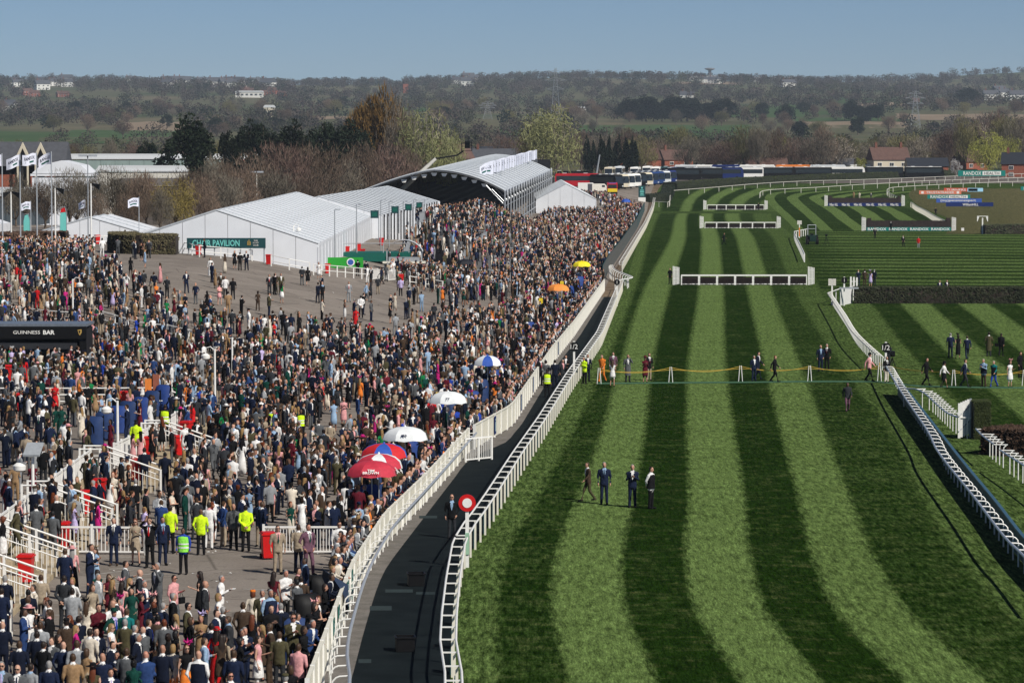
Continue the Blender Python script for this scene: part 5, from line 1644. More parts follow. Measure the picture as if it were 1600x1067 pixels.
r_ = thing('crane_arm', 'slim grey crane arm raised in front of the dark ivy trees', 'crane', (g.x, 1010, hgt(30, 1010)))
part('arm', MB().tube((0, 0, 0), (t.x - g.x, 0, t.z - hgt(30, 1010)), .35, .2), GREYPAINT, r_); part('base', MB().box((0, 0, .7), (3, 2, 1.4)), GREYPAINT, r_)

# ------------------------------------------------------------------ coaches
def coach_proto():
    r_ = thing('coach', '', 'coach')
    prof = [(-6, .45), (6, .45), (6.05, 1.5), (5.75, 3.2), (5.4, 3.62), (-5.8, 3.62), (-6, 3.3)]
    part('body', MB().prism(prof, -1.25, 1.25), WHITE, r_)
    part('roof', MB().box((-.2, 0, 3.66), (11.0, 2.3, .12)), WHITE, r_)
    for s_ in (-1, 1): part('side_window', MB().box((-.25, s_ * 1.26, 2.45), (10.9, .03, 1.25)), GLASS, r_)
    part('windscreen', MB().add([(6.07, -1.15, 1.45), (6.07, 1.15, 1.45), (5.78, 1.15, 3.25), (5.78, -1.15, 3.25)], [(0, 1, 2, 3)]), GLASS, r_)
    part('lower_skirt', MB().box((0, 0, .42), (11.6, 2.46, .3)), BLACKPL, r_)
    for x in (-3.6, 4.0):
        for s_ in (-1, 1): part('wheel', MB().path([(x, s_ * 1.0, .5), (x, s_ * 1.28, .5)], .5, 12), BLACKPL, r_)
    for s_ in (-1, 1):
        part('headlight', MB().box((6.06, s_ * .95, .85), (.04, .4, .25)), SHEDLT, r_); part('mirror', MB().box((6.25, s_ * 1.35, 2.6), (.2, .15, .6)), BLACKPL, r_)
    for x in (-3.5, 2.0): part('roof_hatch', MB().box((x, 0, 3.78), (1.1, .8, .14)), SHEDLT, r_)
    return r_
coach0 = coach_proto(); remember(coach0)
CC = {'white': WHITE, 'cream': RENDERC, 'black': BLACKP, 'dark blue': mat('coach_blue', (.02, .05, .16), .3), 'silver': SHEDLT, 'red': mat('coach_red', (.42, .012, .02), .3), 'navy': NAVYB, 'orange': ORANGE, 'teal': DTEAL}
first = [True]
def coach(lab, col, X, Y, rz, roof=None):
    o = coach0 if first[0] else copy_tree(coach0)
    first[0] = False
    o.location = (X, Y, hgt(X, Y) + .02); o.rotation_euler = (0, 0, rz); o['label'] = lab; o['group'] = 'coaches parked behind the course'
    for c in KIDS.get(o.name, o.children):
        b_ = c.name.split('.')[0]
        if b_ in ('body', 'roof'):
            c.material_slots[0].link = 'OBJECT'; c.material_slots[0].material = CC[roof if (b_ == 'roof' and roof) else col]
    return o
for i, c_ in enumerate(['black', 'cream', 'white', 'white', 'black', 'cream', 'dark blue', 'dark blue', 'silver', 'navy']):
    u = 962 + i * 9.4; Yq = 880 + i * 11.5
    p = AT(u, 290, Yq)
    coach('%s coach, %s in the slanting row facing the crowd' % (c_, ORD[i]), c_, p.x - 2.2, Yq + 5, math.radians(-58))
for i, (u, c_, Yq) in enumerate([(953, 'cream', 1050), (968, 'silver', 1075), (993, 'white', 1050), (1012, 'white', 1080), (1026, 'white', 1060), (1040, 'teal', 1065), (1050, 'navy', 1040)]):
    p = AT(u, 265, Yq); coach('%s coach facing the camera, %s along the back row from the crane arm' % (c_, ORD[i]), c_, p.x, Yq, math.radians(-96))
coach('red coach side-on behind the marquee past the stand', 'red', (903 - 800) / (F / 905), 905, 0)
coach('black coach side-on behind the red one', 'black', (893 - 800) / (F / 975), 975, 0)
for i, (u, c_, rf, Yq) in enumerate([(1064, 'black', 'black', 1030), (1097, 'black', 'silver', 1036), (1130, 'navy', 'black', 1042), (1161, 'white', 'silver', 1046), (1210, 'black', 'white', 1050), (1268, 'black', 'white', 1052), (1320, 'white', 'white', 1056), (1380, 'black', 'white', 1060), (1443, 'black', 'white', 1064)]):
    coach('%s coach side-on, %s behind the clipped hedge counting from the hedge corner' % (c_, ORD[i]), c_, (u - 800) / (F / Yq), Yq, math.pi * (i % 2) + .03, rf)
for i, (u, c_) in enumerate([(1082, 'silver'), (1115, 'white'), (1140, 'navy'), (1183, 'white'), (1240, 'orange'), (1293, 'silver'), (1355, 'white'), (1415, 'silver')]):
    coach('%s coach, %s in the rear side-on row, showing mostly roof' % (c_, ORD[i]), c_, (u - 800) / (F / 1130), 1130, .02)

b0 = Vector(((956.5 - 800) / (F / 830), 830, hgt(20, 830)))
r_ = thing('fire_engine', 'red fire engine with yellow front chevrons at the far end of the crowd', 'fire engine', b0)
part('body', MB().box((0, 2.5, 1.7), (2.4, 6.2, 2.5)), RED, r_); part('cab', MB().box((0, -.8, 1.6), (2.4, 1.6, 2.3)), RED, r_)
part('windscreen', MB().box((0, -1.62, 2.1), (2.1, .05, .85)), GLASS, r_); part('chevron_panel', MB().box((0, -1.63, 1.15), (2.3, .05, .8)), YELLOW, r_); part('bumper', MB().box((0, -1.7, .55), (2.4, .2, .4)), BLACKPL, r_)
part('light_bar', MB().box((0, -.7, 2.85), (1.8, .4, .2)), BLUEB, r_)
for s_ in (-1, 1): part('wheel', MB().path([(s_ * .95, -.6, .5), (s_ * 1.2, -.6, .5)], .5, 10), BLACKPL, r_)
for i, (u, Yq, c_, lab) in enumerate([(918, 860, WHITE, 'white van in front of the red coach'), (934, 850, DIRTYW, 'second pale van beside the fire engine')]):
    X = (u - 800) / (F / Yq); r_ = thing('van', lab, 'van', (X, Yq, hgt(X, Yq)), .6 * i)
    part('body', MB().prism([(-2.4, .4), (2.4, .4), (2.4, 1.2), (1.7, 1.9), (1.3, 2.2), (-2.4, 2.2)], -.95, .95), c_, r_); part('windscreen', MB().add([(2.36, -.8, 1.28), (2.36, .8, 1.28), (1.74, .8, 1.88), (1.74, -.8, 1.88)], [(0, 1, 2, 3)]), GLASS, r_)
    for x in (-1.5, 1.5):
        for s_ in (-1, 1): part('wheel', MB().path([(x, s_ * .8, .33), (x, s_ * .98, .33)], .33, 10), BLACKPL, r_)
    for s_ in (-1, 1): part('side_window', MB().box((1.0, s_ * .96, 1.6), (.9, .03, .5)), GLASS, r_)

# ------------------------------------------------------------------ buildings
def house(label, X, Y, w, d, wh, rh, rz, wm, rm, wins=3, chim=1, z=None, gable=True, name='house', cat='house', details=True):
    r_ = thing(name, label, cat, (X, Y, (hgt(X, Y) if z is None else z) - .3), rz)
    part('wall', MB().box((0, 0, wh / 2), (w, d, wh)), wm, r_)
    o = .35; m = MB()
    m.prism([(-d / 2 - o, 0), (d / 2 + o, 0), (0, rh)], -w / 2 - o, w / 2 + o)
    m.v = [(p[1], p[0], p[2] + wh + .01) for p in m.v]
    rf = part('roof', m, rm, r_)
    m = MB()
    for s_ in (-1, 1): m.add([(s_ * w / 2, -d / 2 + .05, wh - .2), (s_ * w / 2, d / 2 - .05, wh - .2), (s_ * w / 2, 0, wh + rh * .92)], [(0, 1, 2)])
    part('gable', m, wm, r_)
    for k in range(chim):
        x = (-w * .35, w * .35)[k % 2]
        part('chimney', MB().box((x, 0, wh + rh + .5), (.8, .8, 1.8)).box((x, 0, wh + rh + 1.5), (.4, .4, .4)), BRICKD, rf)
    if details:
        for k in range(wins):
            x = w * ((k + .5) / wins - .5)
            for zz in ([wh * .55] if wh < 4 else [wh * .27, wh * .75]):
                f_ = part('window', MB().box((x, -d / 2 - .03, zz), (1.5, .08, 1.25)), WHITE, r_)
                part('pane', MB().box((x - .34, -d / 2 - .09, zz), (.58, .04, 1.0)).box((x + .34, -d / 2 - .09, zz), (.58, .04, 1.0)), GLASS, f_)
        part('door', MB().box((w * .22, -d / 2 - .04, 1.05), (1.0, .08, 2.1)), BLACKP, r_)
    return r_
def at_px(u, Y): return (u - 800) / (F / (Y * CP))
for lab, u, Y, w, d, wh, rh, rz, wm, rm, wins, chim in [
    ('large cream house with a brown tiled roof and two chimneys behind the coaches', 1388, 1130, 12, 9, 5.6, 4.2, .15, RENDERC, TILE, 3, 2),
    ('brick bungalow with a dark slate roof beside the cream house', 1448, 1120, 13, 7, 3.6, 2.8, .05, BRICK, SLATED, 3, 0),
    ('dark slated brick house with a chimney at the edge of the picture', 1596, 1110, 12, 8, 4.4, 3.8, -.2, BRICK, SLATED, 2, 1),
    ('low brown roofed bungalow behind the orange-roofed coach', 1196, 1160, 14, 8, 3.2, 3.0, .1, BRICKD, TILE, 3, 1),
    ('grey hipped bungalow among the bare trees behind the coaches', 1305, 1170, 12, 8, 3.2, 2.8, -.1, BRICKD, SLATE, 2, 0),
    ('brick house in the trees right of the blossom', 1515, 1150, 9, 8, 4.8, 4.0, .5, BRICK, TILE, 2, 1),
    ('brown gabled house half hidden behind the curved stand roof', 705, 1180, 13, 9, 5.6, 5.0, .6, BRICKD, TILE, 2, 1),
    ('grey roofed house just above the crown of the curved stand', 770, 1210, 15, 8, 5.0, 4.0, -.1, RENDERC, SLATE, 3, 1),
    ('white gabled house beyond the stand among bare trees', 795, 1500, 9, 8, 5.0, 4.0, .3, RENDERW, SLATE, 2, 1),
    ('red roofed house glimpsed between ivy trunks', 1000, 1250, 13, 9, 4.8, 4.2, -.4, BRICK, TILE, 2, 1),
    ('small tiled house behind the bare trees above the coaches', 1055, 1260, 11, 8, 4.6, 3.8, .3, BRICK, TILE, 2, 1),
    ('dark roofed house deep among the grey trees beyond the stand', 745, 1450, 13, 9, 4.5, 4.2, .2, BRICKD, SLATED, 2, 1)]:
    house(lab, at_px(u, Y), Y, w, d, wh, rh, rz, wm, rm, wins, chim)
# brick building with two pale gables by the flags
b0 = AT(70, 300, 590); zg = 4.0
r_ = thing('gabled_building', 'brick building with two pale gables on columns behind the flags', 'building', (b0.x, 590, zg))
x1 = AT(-40, 0, 590).x - b0.x
part('wall', MB().box((x1 / 2 - 1.5, 5, 2.6), (abs(x1) + 6, 8, 5.2)), BRICK, r_)
m = MB(); m.prism([(-5, 0), (5.4, 0), (0, 3.4)], x1 - 6, 3.5); m.v = [(p[1], p[0] + 5, p[2] + 6.4) for p in m.v]; part('roof', m, SLATE, r_)
part('upper_wall', MB().box((x1 / 2 - 1.5, 5.2, 5.8), (abs(x1) + 6, 7, 1.4)), mat('dark_opening', (.02, .02, .022), .8), r_)
for u in (34, 62):
    gx = AT(u, 0, 590).x - b0.x
    m = MB(); m.prism([(gx - 1.3, 7.4), (gx - .95, 7.2), (gx, 8.9), (gx + .95, 7.2), (gx + 1.3, 7.4), (gx, 9.7)], -.6, .2); part('gable', m, RENDERC, r_)
    m = MB(); m.prism([(gx - 1.1, 6.5), (gx + 1.1, 6.5), (gx, 9.2)], .2, 4); part('gable_roof', m, SLATE, r_)
    for s_ in (-.85, .85): part('column', MB().box((gx + s_, -.4, 3.6), (.3, .3, 7.4)), RENDERC, r_)
    part('dark_bay', MB().box((gx, .3, 3.6), (1.4, .3, 7.0)), mat('dark_opening', (.02, .02, .022), .8), r_)
r_.scale = (1, 1, 1.22)
for lab, u0, u1, v0, v1, Y, wm, rm in [('long grey-green shed with a pale roof edge behind the bare trees', 102, 282, 246, 268, 720, SHEDGR, SHEDLT), ('second grey-green shed with a red and white sign, beside the conifers', 320, 405, 246, 264, 730, SHEDGR, SHEDLT),
                                       ('low white roofed store in front of the long shed', 150, 290, 265, 276, 640, DIRTYW, SHEDLT), ('low grey store with a white stripe at the edge of the picture', -30, 62, 302, 330, 470, GREYCLAD, SHEDLT),
                                       ('pale domed tent roof behind the flagpoles', 50, 140, 271, 290, 520, TENTW, TENTW), ('brown boarded stable block behind the hedge', 180, 375, 286, 306, 560, mat('brown_boards', (.10, .085, .075), .8, var=.2), mat('grey_brown_roof', (.16, .145, .135), .7))]:
    a, b = AT(u0, v1, Y), AT(u1, v0, Y); w, h = b.x - a.x, b.z - a.z; zg = min(hgt(a.x, Y), a.z)
    r_ = thing('shed', lab, 'shed', (a.x, Y, zg))
    part('wall', MB().box((w / 2, 5, (b.z - zg) / 2 - .3), (w, 10, b.z - zg - .6)), wm, r_)
    n = 8; m = MB(); m.box((w / 2, 5, b.z - zg - .25), (w + .4, 10.4, .35))
    m.prism([(0, b.z - zg - .08), (w, b.z - zg - .08), (w * .97, b.z - zg + .7), (w * .03, b.z - zg + .7)] if 'dome' not in lab else [(0, b.z - zg), (w, b.z - zg), (w * .85, b.z - zg + 1.2), (w * .5, b.z - zg + 1.9), (w * .15, b.z - zg + 1.2)], 0, 10)
    part('roof', m, rm, r_)
    for k in range(n): part('cladding_rib', MB().box((w * (k + .5) / n, -.04, (b.z - zg) / 2 - .3), (.12, .08, b.z - zg - .7)), wm, r_)
    if 'sign' in lab: part('sign', MB().box((w * .72, -.12, h * .62 + a.z - zg), (w * .42, .06, h * .42)), WHITE, r_); part('sign_badge', MB().box((w * .70, -.17, h * .62 + a.z - zg), (w * .09, .04, h * .3)), RED, r_)

# far houses: copies of a simple white and a brick house
far_groups = [(0, 130, 128, 140, 9, 'white'), (40, 110, 147, 152, 5, 'brick'), (200, 360, 122, 134, 12, 'white'), (330, 420, 127, 138, 10, 'white'), (380, 450, 145, 153, 8, 'brick'), (0, 40, 166, 173, 2, 'white'), (1528, 1592, 150, 160, 5, 'white'), (1430, 1490, 156, 164, 3, 'brick'), (1082, 1128, 127, 131, 3, 'white'), (1195, 1250, 126, 130, 4, 'white'), (700, 800, 126, 135, 4, 'white'), (1060, 1080, 156, 160, 1, 'white')]
names = ['on the skyline at the edge of the picture', 'in the terrace among far trees above the fields', 'along the far ridge over the conifers', 'scattered on the ridge above the poplar', 'in the street behind the dark far trees', 'low among trees beside the gabled building', 'on the rise at the top corner of the picture', 'under the rise beside the pylon', 'beneath the water tower', 'on the ridge past the water tower', 'on the ridge above the willow', 'beside the far dark evergreens']
fp = {}
FARH = []
rn = random.Random(21)
for gi, (u0, u1, v0, v1, n, kind) in enumerate(far_groups):
    us = sorted(rn.uniform(u0, u1) for _ in range(n))
    for k, u in enumerate(us):
        v = rn.uniform(v0, v1); p = GH(u, v)
        if p.y > 11000: p = GH(u, v + 6)
        lab = '%s house, %s %s' % (kind, ORD[k], names[gi])
        sc = rn.uniform(.9, 1.25) * (1.45 if p.y > 4000 else 1.0); FARH.append((u, p.y)); sc *= .62 if (kind == 'brick' and p.y > 3500) else (.75 if 1000 < u < 1300 else 1.0)
        if kind not in fp:
            o = house(lab, 0, 0, 12, 8, 5.2, 3.6, 0, RENDERW if kind == 'white' else BRICK, SLATE if kind == 'white' else TILE, 3, 1, 0); remember(o); fp[kind] = o
        else: o = copy_tree(fp[kind], label=lab)
        o.location = (p.x, p.y, far_h(p.x, p.y) - .5); o.rotation_euler = (0, 0, rn.uniform(-.6, .6)); o.scale = (sc,) * 3; o['group'] = 'houses in the far country'
for lab, u, v, w, h, m_, r2_ in [('cream flat block above the dark conifer row', 421, 182, 10, 9, RENDERC, SHEDLT), ('pale roofed warehouse beyond the wide willow', 897, 180, 24, 7, DIRTYW, SHEDLT), ('long pale block on the ridge beneath the water tower', 1098, 126, 44, 7, RENDERW, SHEDLT), ('low long white sheds on the far ridge', 1215, 129, 90, 8, RENDERW, SHEDLT), ('long white block among far trees over the conifers', 390, 152, 34, 7, RENDERW, SHEDLT)]:
    p = GH(u, v); r_ = thing('far_building', lab, 'building', (p.x, p.y, far_h(p.x, p.y) - .5))
    part('wall', MB().box((0, 0, h / 2), (w, w * .5, h)), m_, r_); part('roof', MB().prism([(-w / 2 - .5, h + .01), (w / 2 + .5, h + .01), (w / 2 - 1, h * 1.25), (-w / 2 + 1, h * 1.25)], -w * .27, w * .27), r2_, r_)
    for k in range(6): part('window', MB().box((w * ((k + .5) / 6 - .5), -w * .25 - .05, h * .55), (w * .09, .1, h * .3)), GLASS, r_)
p = GH(634, 146); r_ = thing('brick_tower', 'square red brick tower with a dark chimney on the far hillside', 'tower', (p.x, p.y, far_h(p.x, p.y) - 1))
part('tower', MB().box((0, 0, 7), (7, 7, 14)), BRICK, r_); part('chimney', MB().box((-3.2, 0, 8.5), (2.2, 3, 17)), BLACKP, r_)
p = AT(1109, 119, 6300); zt = AT(1109, 106.5, 6300).z; zb = far_h(p.x, 6300)
r_ = thing('water_tower', 'mushroom shaped water tower on the skyline', 'tower', (p.x, 6300, zb)); hh = zt - zb
CG = mat('grey_concrete', (.16, .16, .17), .85)
part('stem', MB().loft([(0, 0, 0, 4, 4), (0, 0, hh * .55, 2.6, 2.6), (0, 0, hh * .80, 2.8, 2.8)], 12), CG, r_)
part('bowl', MB().loft([(0, 0, hh * .78, 2.8, 2.8), (0, 0, hh * .86, 7.0, 7.0), (0, 0, hh * .91, 9.6, 9.6), (0, 0, hh * .965, 9.0, 9.0), (0, 0, hh, 3.5, 3.5)], 16), CG, r_)
def pylon(lab, u, vt, vb, Y):
    t, b = AT(u, vt, Y), AT(u, vb, Y); zb = far_h(b.x, Y); hh = t.z - zb; r_ = thing('pylon', lab, 'pylon', (b.x, Y, zb))
    def w(z): return 3.6 * max(0, 1 - z / hh) ** 1.1 + .5
    for sx in (-1, 1):
        for sy in (-1, 1): part('leg', MB().path([(sx * w(hh * k / 6), sy * w(hh * k / 6), hh * k / 6) for k in range(7)], .14, 4), GREYPAINT, r_)
    m = MB()
    for k in range(9):
        z0, z1 = hh * k / 9, hh * (k + 1) / 9
        for s_ in (-1, 1): m.tube((-w(z0), s_ * w(z0), z0), (w(z1), s_ * w(z1), z1), .07, n=4); m.tube((w(z0), s_ * w(z0), z0), (-w(z1), s_ * w(z1), z1), .07, n=4)
    part('bracing', m, GREYPAINT, r_)
    for k, L in ((.66, 6.5), (.80, 8), (.92, 5.5)): part('cross_arm', MB().tube((-L, 0, hh * k), (L, 0, hh * k), .15, n=4).tube((-L, 0, hh * k), (0, 0, hh * k + 2), .15, n=4).tube((L, 0, hh * k), (0, 0, hh * k + 2), .15, n=4), GREYPAINT, r_)
pylon('tall electricity pylon over the wide willow', 868, 106, 196, 2500)
pylon('electricity pylon among trees above the boom lift', 762, 160, 205, 3000)
pylon('electricity pylon in front of the far white houses', 1430, 142, 190, 2700)

# ------------------------------------------------------------------ trees
def twig_mat(name, a, b): return leaf_mat(name, a, b)
TW = {'brown': twig_mat('brown_twigs', (.085, .058, .042), (.20, .145, .105)), 'grey': twig_mat('grey_twigs', (.085, .072, .055), (.19, .165, .125)), 'red': twig_mat('reddish_twigs', (.085, .052, .042), (.175, .115, .092)),
      'olive': twig_mat('olive_twigs', (.075, .068, .028), (.19, .175, .075)), 'gold': twig_mat('golden_twigs', (.12, .066, .018), (.26, .155, .045)), 'willow': twig_mat('willow_leaf', (.095, .10, .040), (.235, .24, .105)),
      'yellow': twig_mat('yellow_green_leaf', (.14, .15, .03), (.33, .33, .07)), 'dark': LEAF_DARK, 'moss': twig_mat('mossy_leaf', (.10, .075, .020), (.21, .165, .05)), 'pale': twig_mat('pale_twigs', (.16, .13, .10), (.33, .29, .23)), 'blossom': twig_mat('white_blossom', (.35, .32, .30), (.62, .60, .58))}
def tree_proto(seed, h, w, mode):
    """returns (trunk mesh, crown mesh): limbs as tubes, crown of many twigs or leaves through its volume"""
    r_ = random.Random(seed)
    tr, cr = MB(), MB()
    crotch = h * {'bare': .22, 'willow': .2, 'poplar': .08, 'conifer': .1, 'narrow': .06, 'birch': .3, 'bush': .05}[mode]
    rt = h * .022 + .05
    tops = []
    tr.path([(0, 0, -.4), (r_.uniform(-.1, .1), r_.uniform(-.1, .1), crotch * .6), (0, 0, crotch)], [rt * 1.25, rt, rt * .9], 7)
    nl = {'bare': 8, 'willow': 8, 'poplar': 10, 'conifer': 1, 'narrow': 1, 'birch': 6, 'bush': 5}[mode]
    lobes = []
    for k in range(nl):
        a = 2 * math.pi * k / nl + r_.uniform(-.4, .4)
        up = r_.uniform(.55, 1.0) if k else 1.0
        rad = w / 2 * (r_.uniform(.35, .8) if k else .05) * (1.15 - up * .5)
        if mode == 'poplar': rad *= .6
        e = Vector((rad * math.cos(a), rad * math.sin(a), crotch + (h * .93 - crotch) * up))
        s_ = Vector((0, 0, crotch * r_.uniform(.8, 1.0)))
        m_ = s_.lerp(e, .5) + Vector((rad * .22 * math.cos(a), rad * .22 * math.sin(a), -h * .03))
        tr.path([s_, m_, e], [rt * .62, rt * .36, rt * .08], 5)
        lobes.append((m_, e))
        for q in range(4):
            t = r_.uniform(.3, .9); b = m_.lerp(e, t)
            d = Vector((r_.gauss(0, 1), r_.gauss(0, 1), r_.uniform(.2, 1.1))).normalized() * h * r_.uniform(.09, .2)
            tr.path([b, b + d * .55 + Vector((0, 0, .1)), b + d], [rt * .2, rt * .12, rt * .04], 4)
            lobes.append((b, b + d))
    def inside():
        while True:
            x, y, z = r_.uniform(-1, 1), r_.uniform(-1, 1), r_.uniform(-1, 1)
            q = x * x + y * y + z * z
            if q <= 1 and r_.random() < .25 + .75 * q: return x, y, z
    if mode in ('bare', 'birch', 'poplar'):
        n = {'bare': 3600, 'birch': 2000, 'poplar': 9000}[mode]
        bumps = [(Vector(inside()), r_.uniform(.25, .55)) for _ in range(26)]
        for _ in range(n):
            c, br = bumps[r_.randrange(len(bumps))]
            x, y, z = inside()
            X = Vector(((c.x * .75 + x * br) * w / 2, (c.y * .75 + y * br) * w / 2, 0))
            zc = crotch * .9 + (h - crotch * .9) * (.5 + .5 * max(-1, min(1, c.z * .72 + z * br)))
            taper = 1.0 if mode != 'poplar' else (.55 + .6 * math.sin(math.pi * min(1, (zc - crotch) / (h - crotch) * .8 + .12)))
            p = Vector((X.x * taper, X.y * taper, zc))
            d = (p - Vector((0, 0, crotch * .5))).normalized() * .6 + Vector((r_.gauss(0, .45), r_.gauss(0, .45), r_.uniform(.1, .8) if mode != 'poplar' else 1.6))
            d = d.normalized() * r_.uniform(.5, 1.25) * (h / 12)
            s_ = d.orthogonal().normalized()
            s_ = (Matrix.Rotation(r_.uniform(0, 6.28), 3, d) @ s_) * .052 * (h / 12)
            cr.add([p - s_, p + s_, p + d], [(0, 1, 2)])
    elif mode == 'willow':
        bumps = [(Vector(inside()), r_.uniform(.25, .5)) for _ in range(30)]
        for _ in range(3600):
            c, br = bumps[r_.randrange(len(bumps))]
            x, y, z = inside()
            p = Vector(((c.x * .75 + x * br) * w / 2, (c.y * .75 + y * br) * w / 2, crotch * .6 + (h - crotch * .6) * (.5 + .5 * max(-1, min(1, c.z * .75 + z * br)))))
            d = Vector((r_.gauss(0, .35), r_.gauss(0, .35), r_.uniform(-1, .2))).normalized() * r_.uniform(.4, 1.0) * h / 13
            s_ = (Matrix.Rotation(r_.uniform(0, 6.28), 3, d) @ d.orthogonal().normalized()) * .06 * h / 12
            cr.add([p - s_, p + s_, p + d + s_ * .3, p + d - s_ * .3], [(0, 1, 2, 3)])
    else:
        n = {'conifer': 5200, 'narrow': 2600, 'bush': 1500}[mode]
        bumps = [(Vector(inside()), r_.uniform(.18, .4)) for _ in range(34 if mode != 'bush' else 14)]
        for _ in range(n):
            c, br = bumps[r_.randrange(len(bumps))]
            x, y, z = inside()
            tz = .5 + .5 * max(-1, min(1, c.z * .8 + z * br))
            tp = {'conifer': (1.15 - .62 * tz ** 2.0), 'narrow': (.95 - .85 * tz), 'bush': 1.0}[mode] + .05
            p = Vector(((c.x * .8 + x * br) * w / 2 * tp * 1.15, (c.y * .8 + y * br) * w / 2 * tp * 1.15, crotch + (h - crotch) * tz))
            ax = (p - Vector((0, 0, p.z - .5))).normalized() * .6 + Vector((r_.gauss(0, .6), r_.gauss(0, .6), r_.gauss(0, .5)))
            ax = ax.normalized() * r_.uniform(.25, .5) * (h / 14 + .2)
            s_ = (Matrix.Rotation(r_.uniform(0, 6.28), 3, ax) @ ax.orthogonal().normalized()) * .16 * (h / 14 + .2)
            cr.add([p - ax * .3 - s_ * .4, p + s_, p + ax, p - s_], [(0, 1, 2, 3)])
    return tr, cr
TP = {}
def get_tree(mode, seed):
    k = (mode, seed)
    if k not in TP:
        h, w = {'bare': (12, 11), 'birch': (12, 6.5), 'poplar': (20, 8), 'willow': (14, 14), 'conifer': (16, 10), 'narrow': (12, 4.5), 'bush': (4, 5)}[mode]
        tr, cr = tree_proto(seed * 31 + len(mode), h, w, mode)
        TP[k] = (tr.mesh('trunk', BARK, True, fix=False), cr.mesh('crown', TW['brown'], False, fix=False), h, w)
    return TP[k]
def tree(label, X, Y, h, w, mode, tone, seed=0, trunk=None, z=None, rz=None, name=None, group=None):
    tm, cm, h0, w0 = get_tree(mode, seed % (5 if mode == 'bare' else 2))
    r_ = thing(name or {'bare': 'bare_tree', 'birch': 'birch_tree', 'poplar': 'poplar_tree', 'willow': 'willow_tree', 'conifer': 'conifer_tree', 'narrow': 'narrow_conifer', 'bush': 'bush'}[mode], label, 'tree' if mode != 'bush' else 'bush', (X, Y, (hgt(X, Y) if z is None else z) - .2), (rnd.uniform(0, 6.28) if rz is None else rz), group)
    r_.scale = (w / w0, w / w0, h / h0)
    link('trunk', tm, r_, mat=trunk or BARK); o = link('crown', cm, r_, mat=TW[tone]); o['kind'] = 'stuff'
    return r_
def tree_px(label, u, vt, wpx, Y, mode, tone, seed=0, trunk=None, group=None):
    t = AT(u, vt, Y); zg = hgt(t.x, Y)
    return tree(label, t.x, Y, t.z - zg + .2, wpx / (F / Y), mode, tone, seed, trunk, group=group)
T = tree_px
T('broad dark conifer, tallest and widest of the evergreens on the skyline of sheds', 297, 178, 96, 650, 'conifer', 'dark', 0)
T('small dark conifer left over from the row, between two tall ones', 357, 196, 40, 690, 'conifer', 'dark', 1)
T('squat dark conifer behind the long grey-green shed', 228, 214, 44, 760, 'conifer', 'dark', 1)
for i, (u, vt, w) in enumerate([(388, 190, 40), (412, 184, 52), (458, 182, 52), (504, 184, 54), (542, 184, 48), (566, 196, 36)]):
    T('%s dark conifer in the row leading to the golden poplar' % ORD[i], u, vt - 2 + (i * 7 % 5) * 2, w * 1.32, 720 + (i % 2) * 20, 'conifer', 'dark', i, group='dark conifer row')
T('golden upright poplar, tallest tree on the skyline', 586, 137, 92, 760, 'poplar', 'gold', 0)
T('pale bare tree with whitish limbs against the golden poplar', 622, 158, 62, 745, 'bare', 'pale', 1, BARKL)
T('big pale green willow beside the golden poplar', 665, 156, 100, 740, 'willow', 'willow', 0, BARKL)
T('lower pale green willow sloping towards the boom lift', 700, 190, 60, 760, 'willow', 'willow', 1, BARKL)
T('wide pale green willow above the flags of the curved stand', 868, 152, 112, 930, 'willow', 'willow', 1, BARKL)
T('second willow crown filling in beside the wide one', 838, 178, 76, 960, 'willow', 'olive', 0, BARKL)
for i, (u, vt, w, Y, tone) in enumerate([(330, 250, 80, 540, 'grey'), (390, 228, 100, 580, 'brown'), (440, 216, 108, 600, 'red'), (490, 222, 92, 610, 'brown'), (530, 228, 84, 630, 'grey'), (566, 214, 100, 640, 'brown'), (604, 226, 86, 650, 'red'), (640, 232, 70, 660, 'brown'), (420, 250, 80, 540, 'grey'), (480, 256, 70, 560, 'brown'), (356, 256, 70, 520, 'brown')]):
    T('brown leafless tree behind the marquees, %s in order from the golden bush' % ORD[i], u, vt - 6 + (i * 5 % 7) * 4, w * (.85 + .1 * (i * 3 % 5)), Y, 'bare', tone, i, group='bare trees behind the marquees')
T('golden olive bushy tree behind the shrubby hedge', 274, 270, 78, 425, 'willow', 'moss', 0)
for i, (u, vt, w, Y, tone) in enumerate([(108, 262, 70, 430, 'grey'), (140, 272, 60, 415, 'grey'), (182, 256, 84, 440, 'grey'), (228, 268, 74, 430, 'brown'), (318, 280, 60, 430, 'brown'), (70, 285, 64, 440, 'brown'), (24, 290, 60, 450, 'grey'), (205, 300, 50, 405, 'brown'), (250, 296, 46, 410, 'grey'), (155, 305, 46, 400, 'brown'), (352, 268, 70, 455, 'grey'), (300, 262, 80, 470, 'brown'), (40, 270, 70, 460, 'grey'), (120, 284, 60, 440, 'brown'), (212, 276, 70, 450, 'grey'), (376, 262, 84, 480, 'brown')]):
    T('leafless twiggy tree by the flagpoles, %s among the loose group before the sheds' % ORD[i], u, vt, w, Y, 'bare', tone, i + 2, group='bare trees by the flags')
for i, (u, vt, w) in enumerate([(917, 206, 16), (927, 216, 16), (940, 204, 18), (952, 208, 16), (966, 204, 20), (978, 212, 18), (990, 206, 20)]):
    T('%s dark ivy-clad trunk in the row behind the first coaches' % ORD[i], u, vt, w + 4, 1120, 'narrow', 'dark', i, group='ivy-clad trees behind the coaches')
T('twisted yellow-green willow near the slate roofed house', 1545, 200, 66, 1130, 'willow', 'yellow', 0, BARK)
T('second yellow-green willow crown leaning to the edge of the picture', 1574, 206, 50, 1150, 'willow', 'yellow', 1, BARK)
T('tall dark conifer beside the yellow-green willow', 1526, 192, 26, 1160, 'narrow', 'dark', 0)
